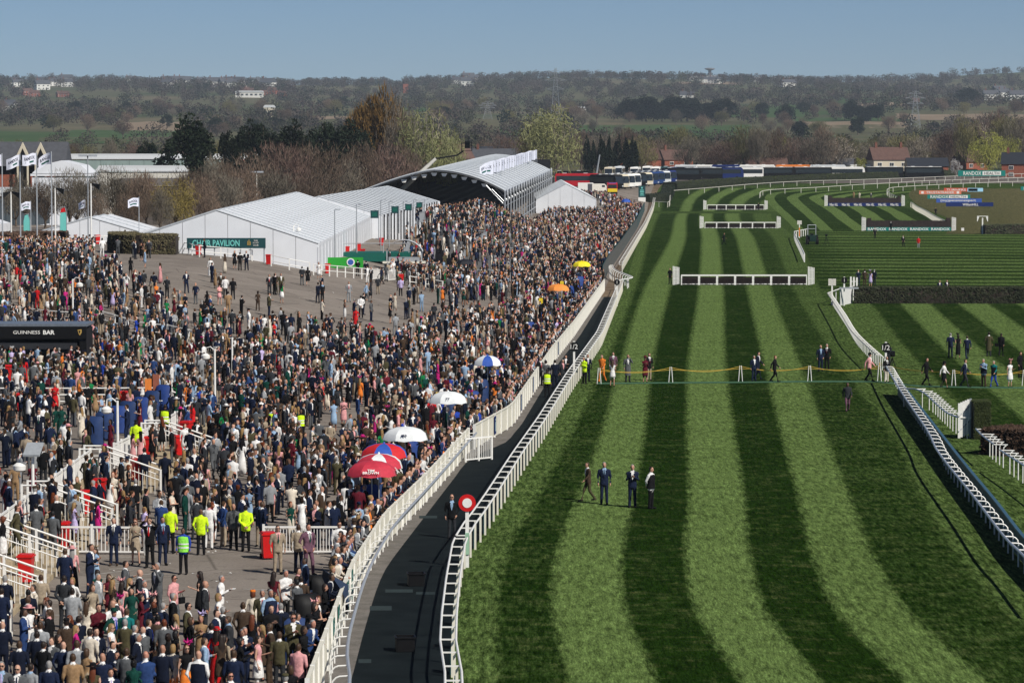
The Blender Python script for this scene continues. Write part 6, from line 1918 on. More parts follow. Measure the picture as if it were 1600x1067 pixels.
T('white blossoming tree behind the brick bungalow', 1494, 246, 18, 1105, 'bush', 'blossom', 0)
T('yellowish shrub between the coaches and the hipped bungalow', 1340, 243, 26, 1105, 'bush', 'yellow', 1)
T('small yellow bush beside the cream house chimney', 1446, 230, 16, 1180, 'bush', 'olive', 1)
T('light green tree standing between the bare trees past the coaches', 1217, 206, 40, 1400, 'willow', 'yellow', 1)
TREES = [300]
rn = random.Random(77)
belt = []
for i in range(46):
    u = 905 + i * 15.4 + rn.uniform(-5, 5)
    vt = rn.uniform(196, 226) if u < 1420 else rn.uniform(172, 206)
    if 1345 < u < 1480: vt = rn.uniform(200, 222)
    belt.append((u, vt, rn.uniform(44, 74), rn.uniform(1130, 1330), rn.choice(['brown', 'brown', 'grey', 'grey', 'red', 'pale', 'olive'])))
belt.sort()
for i, (u, vt, w, Y, tone) in enumerate(belt):
    T('%s leafless tree, %s along the belt behind the coaches' % ({'brown': 'brown', 'grey': 'grey', 'red': 'reddish', 'pale': 'whitish', 'olive': 'olive'}[tone], ORD[i] if i < 39 else 'fort' + ['ieth', 'y-first', 'y-second', 'y-third', 'y-fourth', 'y-fifth', 'y-sixth'][i - 39]), u, vt, w, Y, 'birch' if tone == 'pale' else 'bare', tone, i, BARKL if tone == 'pale' else BARK, group='bare tree belt behind the coaches')
belt = []
for i in range(26):
    u = -10 + i * 36 + rn.uniform(-14, 14)
    belt.append((u, rn.uniform(212, 238) if u < 560 else rn.uniform(196, 226), rn.uniform(34, 60), rn.uniform(980, 1250) if u < 560 else rn.uniform(1250, 1500), rn.choice(['brown', 'brown', 'grey', 'red', 'olive'])))
belt.sort()
for i, (u, vt, w, Y, tone) in enumerate(belt):
    T('%s bare tree, %s along the line beyond the sheds and the stand' % ({'brown': 'brown', 'grey': 'grey', 'red': 'reddish', 'olive': 'olive'}[tone], ORD[i]), u, vt, w, Y, 'bare', tone, i, group='bare trees beyond the sheds')
# middle distance: hedgerow trees and clumps
mid = []
for v0, v1, n, hh, span in [(206, 216, 34, (18, 32), None), (190, 200, 34, (16, 30), None), (176, 184, 40, (16, 28), None)]:
    for i in range(n): mid.append((rn.uniform(-20, 1620), rn.uniform(v0, v1), rn.uniform(*hh), rn.choice(['bare', 'bare', 'bare', 'bare', 'conifer']), rn.choice(['brown', 'grey', 'red', 'olive', 'brown'])))
for i in range(12): mid.append((985 + i * 13 + rn.uniform(-5, 5), 190, rn.uniform(30, 44), 'conifer', 'dark'))
for u in (1330, 1345, 1360, 1372, 1502, 1514, 1520): mid.append((u, 188 if u < 1400 else 163, rn.uniform(22, 34), 'conifer', 'dark'))
mid.sort()
band_n = {}
for i, (u, v, hp, mode, tone) in enumerate(mid):
    p = GH(u, v); s_ = F / p.y
    if mode == 'conifer': tone = 'dark'
    bn = 'on the lower fields' if v > 203 else ('by the middle fields' if v > 187 else 'on the upper fields')
    key = (bn, mode); band_n[key] = band_n.get(key, 0) + 1
    k = band_n[key] - 1
    h = hp / s_ * (1 if mode != 'bush' else .4)
    tree('far %s, %s along its hedgerow %s' % ({'bare': 'leafless tree', 'conifer': 'dark evergreen tree', 'bush': 'low bush'}[mode], ORD[k] if k < len(ORD) else 'last', bn), p.x, p.y, h, h * rn.uniform(.8, 1.15) if mode != 'bush' else h * 1.6, mode, tone, i, z=far_h(p.x, p.y), group='hedgerow trees in the far fields')

# woods too far away to tell the trees apart
def woodland(name, specs, quads, seed, szk=1.0):
    r_ = np.random.default_rng(seed)
    V, Fc, C = [], [], []
    pal = np.array([(.058, .049, .040), (.068, .058, .047), (.050, .047, .036), (.045, .049, .028), (.070, .054, .046), (.010, .018, .010), (.060, .064, .034)])
    o = 0
    for (x, y, z, h, w, ci) in specs:
        n = quads
        d = r_.normal(size=(n, 3)); d /= np.linalg.norm(d, axis=1)[:, None]
        q = r_.random(n) ** .4
        c = np.stack([d[:, 0] * q * w / 2, d[:, 1] * q * w / 2, h * .55 + d[:, 2] * q * h * .47], 1) + (x, y, z)
        ax = r_.normal(size=(n, 3)); ax /= np.linalg.norm(ax, axis=1)[:, None]
        bx = np.cross(ax, r_.normal(size=(n, 3))); bx /= np.linalg.norm(bx, axis=1)[:, None]
        sz = (h * .10 * szk * r_.uniform(.6, 1.4, n))[:, None]
        V.append(np.stack([c - ax * sz, c + bx * sz * .6, c + ax * sz, c - bx * sz * .6], 1).reshape(-1, 3))
        col = np.clip(pal[ci][None] * r_.uniform(.82, 1.2, (n, 1)), 0, 1)
        C.append(np.concatenate([col, np.ones((n, 1))], 1))
    V = np.concatenate(V); C = np.concatenate(C)
    nq = len(C)
    me = bpy.data.meshes.new(name)
    me.vertices.add(len(V)); me.vertices.foreach_set('co', V.astype(np.float32).ravel())
    me.loops.add(nq * 4); me.loops.foreach_set('vertex_index', np.arange(nq * 4, dtype=np.int32))
    me.polygons.add(nq); me.polygons.foreach_set('loop_start', np.arange(0, nq * 4, 4, dtype=np.int32))
    me.update(calc_edges=True)
    at = me.attributes.new('tint', 'FLOAT_COLOR', 'FACE'); at.data.foreach_set('color', C.astype(np.float32).ravel())
    me.materials.append(TINT)
    return tag(link(name, me), kind='stuff')
TINT, nt, b_ = nodes_mat('tinted_foliage')
a_ = N(nt, 'ShaderNodeAttribute', attribute_name='tint'); nt.links.new(a_.outputs['Color'], b_.inputs['Base Color']); b_.inputs['Roughness'].default_value = .9; b_.inputs['Specular IOR Level'].default_value = .05
specs = []
for Y0, Y1, n in [(1350, 1700, 190), (1750, 2300, 190), (2350, 3100, 340), (3150, 4200, 760), (4250, 5400, 1000), (5400, 6700, 1300)]:
    k = 0
    while k < n:
        Yq = rn.uniform(Y0, Y1); X = (rn.uniform(-60, 1660) - 800) / (F / Yq)
        f = math.sin(X * .012 + Yq * .004) + math.sin(X * .031 - Yq * .011 + 2) * .8 + math.sin(Yq * .019 + X * .004) * .9
        if f < (-.1 if Yq > 3100 else .45): 
            if rn.random() < .93: continue
        u_, v_ = proj(X, Yq, far_h(X, Yq))
        if Yq < 3300 and any(u0 - 4 < u_ < u1 + 4 and v0 - 1 < v_ < v1 + (7 if v1 < 210 else 3) for u0, u1, v0, v1 in [(-40, 210, 205, 224), (110, 290, 203, 215), (195, 282, 190, 204), (905, 1170, 195, 214), (930, 1310, 212, 226), (1140, 1255, 165, 183), (1250, 1420, 190, 200), (1180, 1480, 195, 208), (1400, 1640, 178, 187)]): 
            if rn.random() < .96: continue
        if any(abs(u_ - a) < 6 and -40 < b - Yq < 330 for a, b in FARH): continue
        h = rn.uniform(7, 14) * (1.15 if Yq > 4000 else 1)
        ci = rn.choice([0, 0, 1, 1, 2, 2, 3, 4, 4, 5, 6])
        specs.append((X, Yq, far_h(X, Yq) - .5, h, h * rn.uniform(.8, 1.4), ci)); k += 1
woodland('woodland', [s for s in specs if s[1] < 2400], 260, 3, .52)
woodland('woodland', [s for s in specs if s[1] >= 2400], 112, 4, .78)

# thin air: one even box of haze round the whole scene
hz_ = MB(); hz_.box((0, 4600, 108), (9000, 10400, 236))
HAZE = bpy.data.materials.new('haze_air'); HAZE.use_nodes = True
nt = HAZE.node_tree; nt.nodes.clear()
pv = nt.nodes.new('ShaderNodeVolumePrincipled'); pv.inputs['Color'].default_value = (.74, .86, 1.0, 1); pv.inputs['Density'].default_value = .000055; pv.inputs['Anisotropy'].default_value = .0
out = nt.nodes.new('ShaderNodeOutputMaterial'); nt.links.new(pv.outputs[0], out.inputs['Volume'])
tag(link('haze', hz_.mesh('haze', HAZE)), kind='stuff')
# ------------------------------------------------------------------ people
SK, HA, TO, SH, BO, SO = range(6)          # skin, hair, top, shirt, bottom, shoes
def limb_chain(m, pts, rad, n=8):
    m.path(pts, rad, n)
    for p, r in zip(pts, rad): m.ball(p, (r * .98,) * 3, 7, 4)

class Fig:
    """one posed body: solids for the voxel skin, and capsules that say which cloth covers what"""
    def __init__(s): s.m = MB(); s.caps = []; s.hands = []
    def cap(s, a, b, ra, rb, reg): s.caps.append((Vector(a), Vector(b), ra, rb, reg))
    def limb(s, pts, rad, regs):
        limb_chain(s.m, pts, rad)
        for i in range(len(pts) - 1): s.cap(pts[i], pts[i + 1], rad[i], rad[i + 1], regs[i])

def figure(sex, armL, armR, legs, dress=None, lean=0.0, hair='short', build=1.0, headturn=0.0, sleeves=True):
    f = Fig(); m = f.m
    wm = sex == 'w'
    sh = .175 if wm else .205                               # shoulder half width
    L = lambda y, z: y - lean * max(0, z - .95)              # lean forward (towards -y) above the hips
    b = build
    if wm:
        rings = [(.90, .155, .115), (1.0, .165, .125), (1.08, .135, .10), (1.16, .118, .09), (1.28, .145, .12), (1.36, .155, .11), (1.43, .15, .085), (1.48, .07, .06)]
    else:
        rings = [(.80, .175, .125), (.92, .18, .13), (1.02, .172, .125), (1.12, .168, .12), (1.28, .195, .132), (1.38, .20, .125), (1.45, .185, .10), (1.51, .075, .065)]
    m.loft([(0, L(.0, z), z, rx * b, ry * b) for z, rx, ry in rings], 14)
    for z0, z1, ra in ((.86, 1.05, .15), (1.05, 1.25, .14), (1.25, 1.42, .145)):
        f.cap((0, L(0, z0), z0), (0, L(0, z1), z1), ra * b, ra * b, TO)
        for s_ in (-.06, .06): f.cap((s_, L(0, z0), z0), (s_, L(0, z1), z1), ra * .8 * b, ra * .85 * b, TO)
    hz_ = 1.655
    hy = L(-.015, 1.6)
    m.loft([(0, L(0, 1.47), 1.46, .065, .062), (0, hy + .01, 1.56, .056, .058)], 8)
    f.cap((0, L(0, 1.5), 1.50), (0, hy, 1.56), .06, .058, SK)
    ct, st = math.cos(headturn), math.sin(headturn)
    m.loft([(0, hy - .012, 1.535, .035, .045), (0, hy - .01, 1.56, .058, .072), (0, hy - .005, 1.60, .070, .088), (0, hy, 1.66, .076, .097), (0, hy + .005, 1.71, .074, .095), (0, hy + .005, 1.75, .056, .072), (0, hy + .005, 1.775, .025, .03)], 12)
    m.ball((-st * .1, hy - ct * .1, 1.635), (.018, .022, .028), 6, 4)        # nose
    for s_ in (-1, 1): m.ball((s_ * .078, hy + .005, 1.645), (.014, .025, .034), 6, 4)
    f.cap((0, hy - .03, 1.60), (0, hy - .02, 1.68), .075, .08, SK)
    f.head = (hy, headturn)
    if hair == 'short':
        f.cap((0, hy + .035, 1.675), (0, hy + .01, 1.715), .088, .082, HA)
    elif hair == 'bald': pass
    elif hair in ('long', 'bun', 'bob'):
        m.loft([(0, hy + .03, 1.60, .085, .09), (0, hy + .02, 1.70, .088, .105), (0, hy + .01, 1.765, .07, .085), (0, hy + .01, 1.795, .03, .035)], 10)
        f.cap((0, hy + .045, 1.64), (0, hy + .015, 1.725), .10, .09, HA)
        if hair == 'long':
            m.loft([(0, hy + .10, 1.30, .05, .02), (0, hy + .10, 1.42, .10, .035), (0, hy + .085, 1.56, .10, .05), (0, hy + .05, 1.68, .08, .06)], 8)
            f.cap((0, hy + .11, 1.33), (0, hy + .09, 1.6), .075, .095, HA)
            for s_ in (-.06, .06): f.cap((s_, hy + .11, 1.36), (s_, hy + .08, 1.6), .05, .06, HA)
        if hair == 'bob':
            m.loft([(0, hy + .03, 1.53, .08, .07), (0, hy + .03, 1.62, .10, .09)], 8); f.cap((0, hy + .05, 1.56), (0, hy + .05, 1.63), .09, .1, HA)
        if hair == 'bun':
            m.ball((0, hy + .12, 1.72), (.045,) * 3); f.cap((0, hy + .12, 1.72), (0, hy + .11, 1.72), .05, .05, HA)
    # arms
    for s_, arm in ((-1, armL), (1, armR)):
        S = (s_ * sh, L(0, 1.41), 1.41)
        E, W_ = [(s_ * p[0] * (sh / .205) if i == 0 else s_ * p[0], L(p[1], p[2]) if lean else p[1], p[2]) for i, p in enumerate(arm)]
        k = .86 if wm else 1.0
        f.limb([(s_ * .1, L(0, 1.42), 1.42), S], [.06 * k, .062 * k], [TO])
        reg = TO if sleeves else SK
        f.limb([S, E, W_], [.062 * k if sleeves else .05, .05 * k if sleeves else .038, .040 * k if sleeves else .028], [reg, reg])
        d = (Vector(W_) - Vector(E)).normalized()
        tip = Vector(W_) + d * .095
        f.limb([W_, tuple(tip)], [.030 * k, .036 * k], [SK])
        f.hands.append((Vector(W_), d, s_))
    # legs
    for s_, lg in ((-1, legs[0]), (1, legs[1])):
        K, A = lg
        Hp = (s_ * .085, 0, .90)
        K = (s_ * K[0], K[1], K[2]); A = (s_ * A[0], A[1], A[2])
        bare = dress is not None
        hem = dress[0] if dress else 0
        if not bare:
            f.limb([Hp, K, A], [.092 * b, .066, .056], [BO, BO])
        else:
            f.limb([Hp, K, A], [.075, .050, .034], [SK, SK])
        toe = (A[0] + s_ * .02, A[1] - .17, A[2] - .045)
        f.limb([(A[0], A[1] + .03, A[2] - .035), toe], [.045 if not bare else .034, .036 if not bare else .028], [SO])
    if dress:
        hem, rx = dress
        m.loft([(0, 0, hem, rx, rx * .82), (0, 0, (hem + .95) / 2, (rx + .17) / 2 + .01, (rx + .17) / 2 * .8 + .01), (0, 0, .95, .168, .128), (0, 0, 1.1, .128, .10)], 14)
        n = 4
        for i in range(n):
            za, zb = hem + (.98 - hem) * i / n, hem + (.98 - hem) * (i + 1) / n
            for s_ in (-.07, 0, .07): f.cap((s_, 0, za + .03), (s_, 0, zb), rx * .85, .15, BO)
    return f

A_ = {'down': ((.26, .03, 1.15), (.25, -.05, .92)), 'pocket': ((.30, .07, 1.17), (.20, -.05, .95)), 'drink': ((.24, .0, 1.15), (.15, -.24, 1.22)), 'phone': ((.24, -.05, 1.15), (.07, -.27, 1.27)),
      'face': ((.27, -.13, 1.24), (.10, -.17, 1.55)), 'up': ((.30, -.12, 1.50), (.14, -.20, 1.66)), 'fold': ((.25, -.07, 1.17), (-.06, -.20, 1.18)), 'back': ((.25, .10, 1.17), (.06, .17, .98)), 'rail': ((.24, -.10, 1.18), (.18, -.32, 1.10)),
      'swingf': ((.24, -.08, 1.16), (.22, -.25, 1.0)), 'swingb': ((.25, .16, 1.18), (.25, .18, .94)), 'hip': ((.33, .06, 1.18), (.16, -.03, 1.0))}
ST_ = (((.10, -.01, .50), (.115, .02, .085)), ((.10, -.01, .50), (.115, .02, .085)))
CT = (((.10, -.01, .50), (.11, .02, .085)), ((.13, -.08, .50), (.16, -.06, .085)))
WK = (((.09, -.17, .50), (.09, -.27, .085)), ((.09, .04, .47), (.09, .30, .13)))
VAR = {}
def V(name, *a, **k): VAR[name] = (a, k)
V('m_stand', 'm', A_['down'], A_['down'], ST_); V('m_pocket', 'm', A_['pocket'], A_['pocket'], CT); V('m_drink', 'm', A_['down'], A_['drink'], CT); V('m_phone', 'm', A_['phone'], A_['phone'], ST_, lean=.06)
V('m_fold', 'm', A_['fold'], A_['fold'], ST_); V('m_back', 'm', A_['back'], A_['back'], ST_); V('m_walk', 'm', A_['swingb'], A_['swingf'], WK, lean=.05); V('m_face', 'm', A_['down'], A_['face'], ST_); V('m_up', 'm', A_['up'], A_['up'], ST_)
V('m_rail', 'm', A_['rail'], A_['rail'], CT, lean=.28); V('m_baldstand', 'm', A_['down'], A_['pocket'], ST_, hair='bald'); V('m_balddrink', 'm', A_['drink'], A_['down'], ST_, hair='bald', build=1.14); V('m_big', 'm', A_['drink'], A_['drink'], ST_, build=1.16)
V('m_turn', 'm', A_['down'], A_['drink'], CT, headturn=.8)
V('w_dress', 'w', A_['down'], A_['drink'], ST_, dress=(.52, .22), hair='long', sleeves=False); V('w_dress2', 'w', A_['phone'], A_['phone'], ST_, dress=(.46, .19), hair='bun', sleeves=True); V('w_long', 'w', A_['down'], A_['hip'], ST_, dress=(.12, .25), hair='long', sleeves=True)
V('w_slim', 'w', A_['drink'], A_['down'], CT, dress=(.30, .165), hair='bob', sleeves=False); V('w_coat', 'w', A_['down'], A_['phone'], CT, dress=(.58, .20), hair='long', sleeves=True); V('w_suit', 'w', A_['drink'], A_['pocket'], CT, hair='bob'); V('w_walk', 'w', A_['swingb'], A_['swingf'], WK, dress=(.5, .21), hair='long', sleeves=True)
V('w_mini', 'w', A_['fold'], A_['fold'], CT, dress=(.66, .20), hair='long', sleeves=False)

def skin_all():
    """grow one continuous skin per figure and thin it to three levels of detail"""
    tmp, out = [], {}
    for k, (a, kw) in VAR.items():
        f = figure(*a, **kw)
        me = f.m.mesh('tmp', [], False)
        obs = []
        for ratio in (None,):
            o = bpy.data.objects.new('tmp_' + k, me); COL.objects.link(o)
            r_ = o.modifiers.new('r', 'REMESH'); r_.mode = 'VOXEL'; r_.voxel_size = .021; r_.adaptivity = 0
            sm = o.modifiers.new('s', 'SMOOTH'); sm.factor = .5; sm.iterations = 2
            obs.append(o)
        tmp.append((k, f, obs, me))
    dg = bpy.context.evaluated_depsgraph_get()
    full = {}
    for k, f, obs, me in tmp: full[k] = bpy.data.meshes.new_from_object(obs[0].evaluated_get(dg))
    lod = []
    for k, f, obs, me in tmp:
        n = sum(len(p.vertices) - 2 for p in full[k].polygons)
        oo = []
        for tgt in (2400, 430, 220, 120):
            o = bpy.data.objects.new('lod_' + k, full[k]); COL.objects.link(o)
            d = o.modifiers.new('d', 'DECIMATE'); d.ratio = min(1, tgt / n); d.use_collapse_triangulate = True
            oo.append(o)
        lod.append((k, f, oo))
    dg = bpy.context.evaluated_depsgraph_get(); dg.update()
    for k, f, oo in lod:
        L = []
        for o in oo:
            m2 = bpy.data.meshes.new_from_object(o.evaluated_get(dg)); m2.calc_loop_triangles()
            nv, nt_ = len(m2.vertices), len(m2.loop_triangles)
            v = np.empty(nv * 3, np.float32); m2.vertices.foreach_get('co', v); v = v.reshape(-1, 3)
            vn = np.empty(nv * 3, np.float32); m2.vertex_normals.foreach_get('vector', vn); vn = vn.reshape(-1, 3)
            t = np.empty(nt_ * 3, np.int32); m2.loop_triangles.foreach_get('vertices', t); t = t.reshape(-1, 3)
            L.append((v, vn, t)); bpy.data.meshes.remove(m2)
        out[k] = (f, L)
    for k, f, obs, me in tmp:
        for o in obs: bpy.data.objects.remove(o)
        bpy.data.meshes.remove(me)
    for k, f, oo in lod:
        for o in oo: bpy.data.objects.remove(o)
    for k in full: bpy.data.meshes.remove(full[k])
    return out

def regions(f, v, t, man):
    c = v[t].mean(1)
    best = np.full(len(c), 9.0); reg = np.zeros(len(c), np.int8)
    for a, b, ra, rb, rg in f.caps:
        a_, b_ = np.array(a), np.array(b); d = b_ - a_
        h = np.clip(((c - a_) @ d) / max(1e-9, d @ d), 0, 1)
        dist = np.linalg.norm(c - a_ - h[:, None] * d, axis=1) - (ra + (rb - ra) * h)
        k = dist < best
        best[k] = dist[k]; reg[k] = rg
    e1, e2 = v[t[:, 1]] - v[t[:, 0]], v[t[:, 2]] - v[t[:, 0]]
    n = np.cross(e1, e2); n /= np.linalg.norm(n, axis=1)[:, None] + 1e-9
    if man:
        cx = np.abs(c[:, 0])
        k = (reg == TO) & (n[:, 1] < -.35) & (cx < .010 + .055 * np.clip((c[:, 2] - 1.12) / .34, 0, 1)) & (c[:, 2] > 1.13)
        reg[k] = SH
        reg[(reg == TO) & (c[:, 2] > 1.485) & (cx < .075)] = SH
    hy, _ = f.head
    face = (c[:, 1] < hy - .045) & (c[:, 2] > 1.53) & (c[:, 2] < 1.725) & (np.abs(c[:, 0]) < .075)
    reg[face & (reg == HA)] = SK
    return reg
FIGS = skin_all()
for k in list(FIGS):
    f, L = FIGS[k]
    FIGS[k] = (f, [(v, vn, t, regions(f, v, t, k[0] == 'm')) for v, vn, t in L])

# cloth colours ------------------------------------------------------------------
PAL = {'navy': (.010, .016, .040), 'dark navy': (.007, .010, .022), 'black': (.008, .008, .009), 'charcoal': (.028, .030, .034), 'grey': (.085, .09, .095), 'light grey': (.26, .27, .28), 'blue': (.022, .048, .14), 'beige': (.31, .25, .18),
       'brown': (.055, .036, .024), 'olive': (.065, .058, .030), 'cream': (.56, .50, .41), 'tan': (.27, .17, .09), 'pale blue': (.25, .36, .50), 'burgundy': (.09, .010, .018), 'green': (.01, .16, .05), 'dark green': (.006, .045, .034), 'red': (.48, .014, .016),
       'pink': (.62, .30, .30), 'magenta': (.46, .02, .17), 'white': (.70, .69, .67), 'lilac': (.45, .38, .60), 'yellow': (.62, .46, .05), 'orange': (.70, .19, .03), 'hi-vis yellow': (.55, .78, .02), 'hi-vis green': (.25, .70, .08), 'royal blue': (.02, .05, .30), 'mauve': (.14, .07, .10), 'teal': (.01, .15, .15)}
HAIRC = {'dark brown': (.018, .011, .008), 'brown': (.055, .030, .016), 'black': (.008, .007, .007), 'blond': (.25, .155, .065), 'grey': (.25, .24, .23), 'auburn': (.12, .032, .012)}
SKINC = [(.46, .25, .17), (.41, .215, .145), (.50, .29, .205), (.35, .18, .12), (.12, .065, .042), (.45, .21, .145)]
def cloth(name): return mat('cloth_' + name.replace(' ', '_').replace('-', '_'), PAL[name], .85, var=.22, scale=11, bump=.55, spec=.1)
def hairm(name): return mat('hair_' + name.replace(' ', '_'), HAIRC[name], .55, var=.2, scale=30)
def skinm(i): return mat('skin_tone_' + 'abcdef'[i], SKINC[i], .5, var=.08, scale=8)
EYE = mat('eye_dark', (.012, .010, .010), .3)
LIP = mat('lip', (.33, .10, .085), .5)

def submesh(v, t, keep, name, push=None, vn=None):
    tt = t[keep]
    if not len(tt): return None
    u, inv = np.unique(tt, return_inverse=True)
    co = v[u] + (vn[u] * push if push else 0)
    me = bpy.data.meshes.new(name)
    nt_ = len(tt)
    me.vertices.add(len(u)); me.vertices.foreach_set('co', co.astype(np.float32).ravel())
    me.loops.add(nt_ * 3); me.loops.foreach_set('vertex_index', inv.reshape(-1).astype(np.int32))
    me.polygons.add(nt_); me.polygons.foreach_set('loop_start', np.arange(0, nt_ * 3, 3, dtype=np.int32))
    me.polygons.foreach_set('use_smooth', np.ones(nt_, bool))
    me.update(calc_edges=True)
    me.materials.append(WHITE)
    return me
def extras(f):
    """fingers, eyes and mouth, added to the skin"""
    m = MB()
    for W_, d, s_ in f.hands:
        up = Vector((0, 0, 1)) if abs(d.z) < .8 else Vector((0, -1, 0))
        side = d.cross(up).normalized(); nrm = side.cross(d).normalized()
        if abs(d.z) > .8: side, nrm = Vector((0, 1, 0)), Vector((1, 0, 0)) * -s_
        base = W_ + d * .105
        for q, (off, ln) in enumerate(((-.026, .062), (-.009, .074), (.009, .070), (.026, .054))):
            p = base + side * off
            m.path([p, p + d * ln * .55 + nrm * .006, p + d * ln * .9 + nrm * .024], [.0105, .0095, .007], 5)
        p = W_ + d * .045 - side * .030
        m.path([p, p + d * .035 - side * .020, p + d * .062 - side * .022 + nrm * .01], [.012, .011, .008], 5)
    nh = len(m.f)
    hy, ht = f.head
    for s_ in (-1, 1): m.ball((s_ * .030 - math.sin(ht) * .02, hy - .086, 1.668), (.015, .010, .010), 6, 4, 1)
    m.ball((-math.sin(ht) * .02, hy - .083, 1.588), (.026, .012, .009), 6, 4, 2)
    return m
PM = {}
def person_meshes(k):
    if k in PM: return PM[k]
    f, L = FIGS[k]
    v, vn, t, rg = L[0]
    D = {}
    # continuous body: skin stays put, the clothed surface is drawn in under the cloth
    vr = np.full(len(v), -1, np.int8)
    for j in range(3): vr[t[:, j]] = np.where((vr[t[:, j]] == SK) | (rg == SK), SK, rg)
    co = v - vn * np.where(vr == SK, 0.0, .012)[:, None]
    me = submesh(co, t, np.ones(len(t), bool), 'person')
    ex = extras(f).mesh('x', [WHITE, EYE, LIP], True)
    bm = bmesh.new(); bm.from_mesh(me); bm.from_mesh(ex)
    nb = len(t)
    bm.faces.ensure_lookup_table()
    bm.to_mesh(me); bm.free()
    me.materials.append(EYE); me.materials.append(LIP)
    me.polygons.foreach_set('use_smooth', np.ones(len(me.polygons), bool))
    bpy.data.meshes.remove(ex)
    D['body'] = me
    names = {HA: 'hair', TO: 'top', SH: 'shirt_front', BO: 'trousers'}
    cxm = v[t].mean(1)[:, 0]
    for s_, nm in ((cxm < 0, 'shoe'), (cxm >= 0, 'shoe_')):
        q = submesh(v, t, (rg == SO) & s_, 'shoe', .004, vn)
        if q: D[nm] = q
    if VAR[k][1].get('dress'): names[BO] = 'skirt'
    for r_, nm in names.items():
        s_ = submesh(v, t, rg == r_, nm, .004, vn)
        if s_: D[nm] = s_
    PM[k] = D
    return D
# hats and things worn
def hat_mesh(kind):
    m = MB()
    if kind == 'flat cap': m.loft([(0, .01, 1.715, .092, .11), (0, .0, 1.745, .10, .125), (0, .01, 1.785, .07, .08)], 12); m.box((0, -.12, 1.715), (.13, .07, .015))
    elif kind == 'wide-brimmed hat': m.loft([(0, 0, 1.72, .20, .21), (0, 0, 1.73, .20, .21)], 14); m.loft([(0, 0, 1.73, .095, .11), (0, 0, 1.80, .09, .105), (0, 0, 1.83, .06, .07)], 12)
    elif kind == 'fascinator':
        m.loft([(.04, 0, 1.77, .07, .07), (.04, 0, 1.785, .05, .05)], 10)
        for a in range(9): m.path([(.04, 0, 1.78), (.04 + .09 * math.cos(a * .7), .09 * math.sin(a * .7), 1.85), (.04 + .15 * math.cos(a * .7), .14 * math.sin(a * .7), 1.83 + .06 * (a % 3))], [.012, .03, .006], 4)
    elif kind == 'trilby': m.loft([(0, 0, 1.715, .13, .15), (0, 0, 1.725, .13, .15)], 12); m.loft([(0, 0, 1.725, .088, .10), (0, 0, 1.80, .08, .09), (0, 0, 1.815, .04, .05)], 10)
    elif kind == 'sunglasses': 
        for s_ in (-1, 1): m.box((s_ * .034, -.104, 1.668), (.05, .012, .032)); m.box((s_ * .077, -.05, 1.672), (.006, .11, .008))
        m.box((0, -.104, 1.675), (.03, .01, .008))
    elif kind == 'vest':
        m.loft([(0, 0, .86, .215, .165), (0, 0, 1.1, .20, .155), (0, 0, 1.28, .222, .165), (0, 0, 1.42, .215, .125), (0, 0, 1.465, .12, .09)], 14)
    return m.mesh(kind.replace('-', '_').replace(' ', '_'), BLACKP, kind != 'sunglasses')
HM = {}
def hatm(k):
    if k not in HM: HM[k] = hat_mesh(k)
    return HM[k]
STRIP = mat('reflective_strip', (.72, .74, .74), .35)

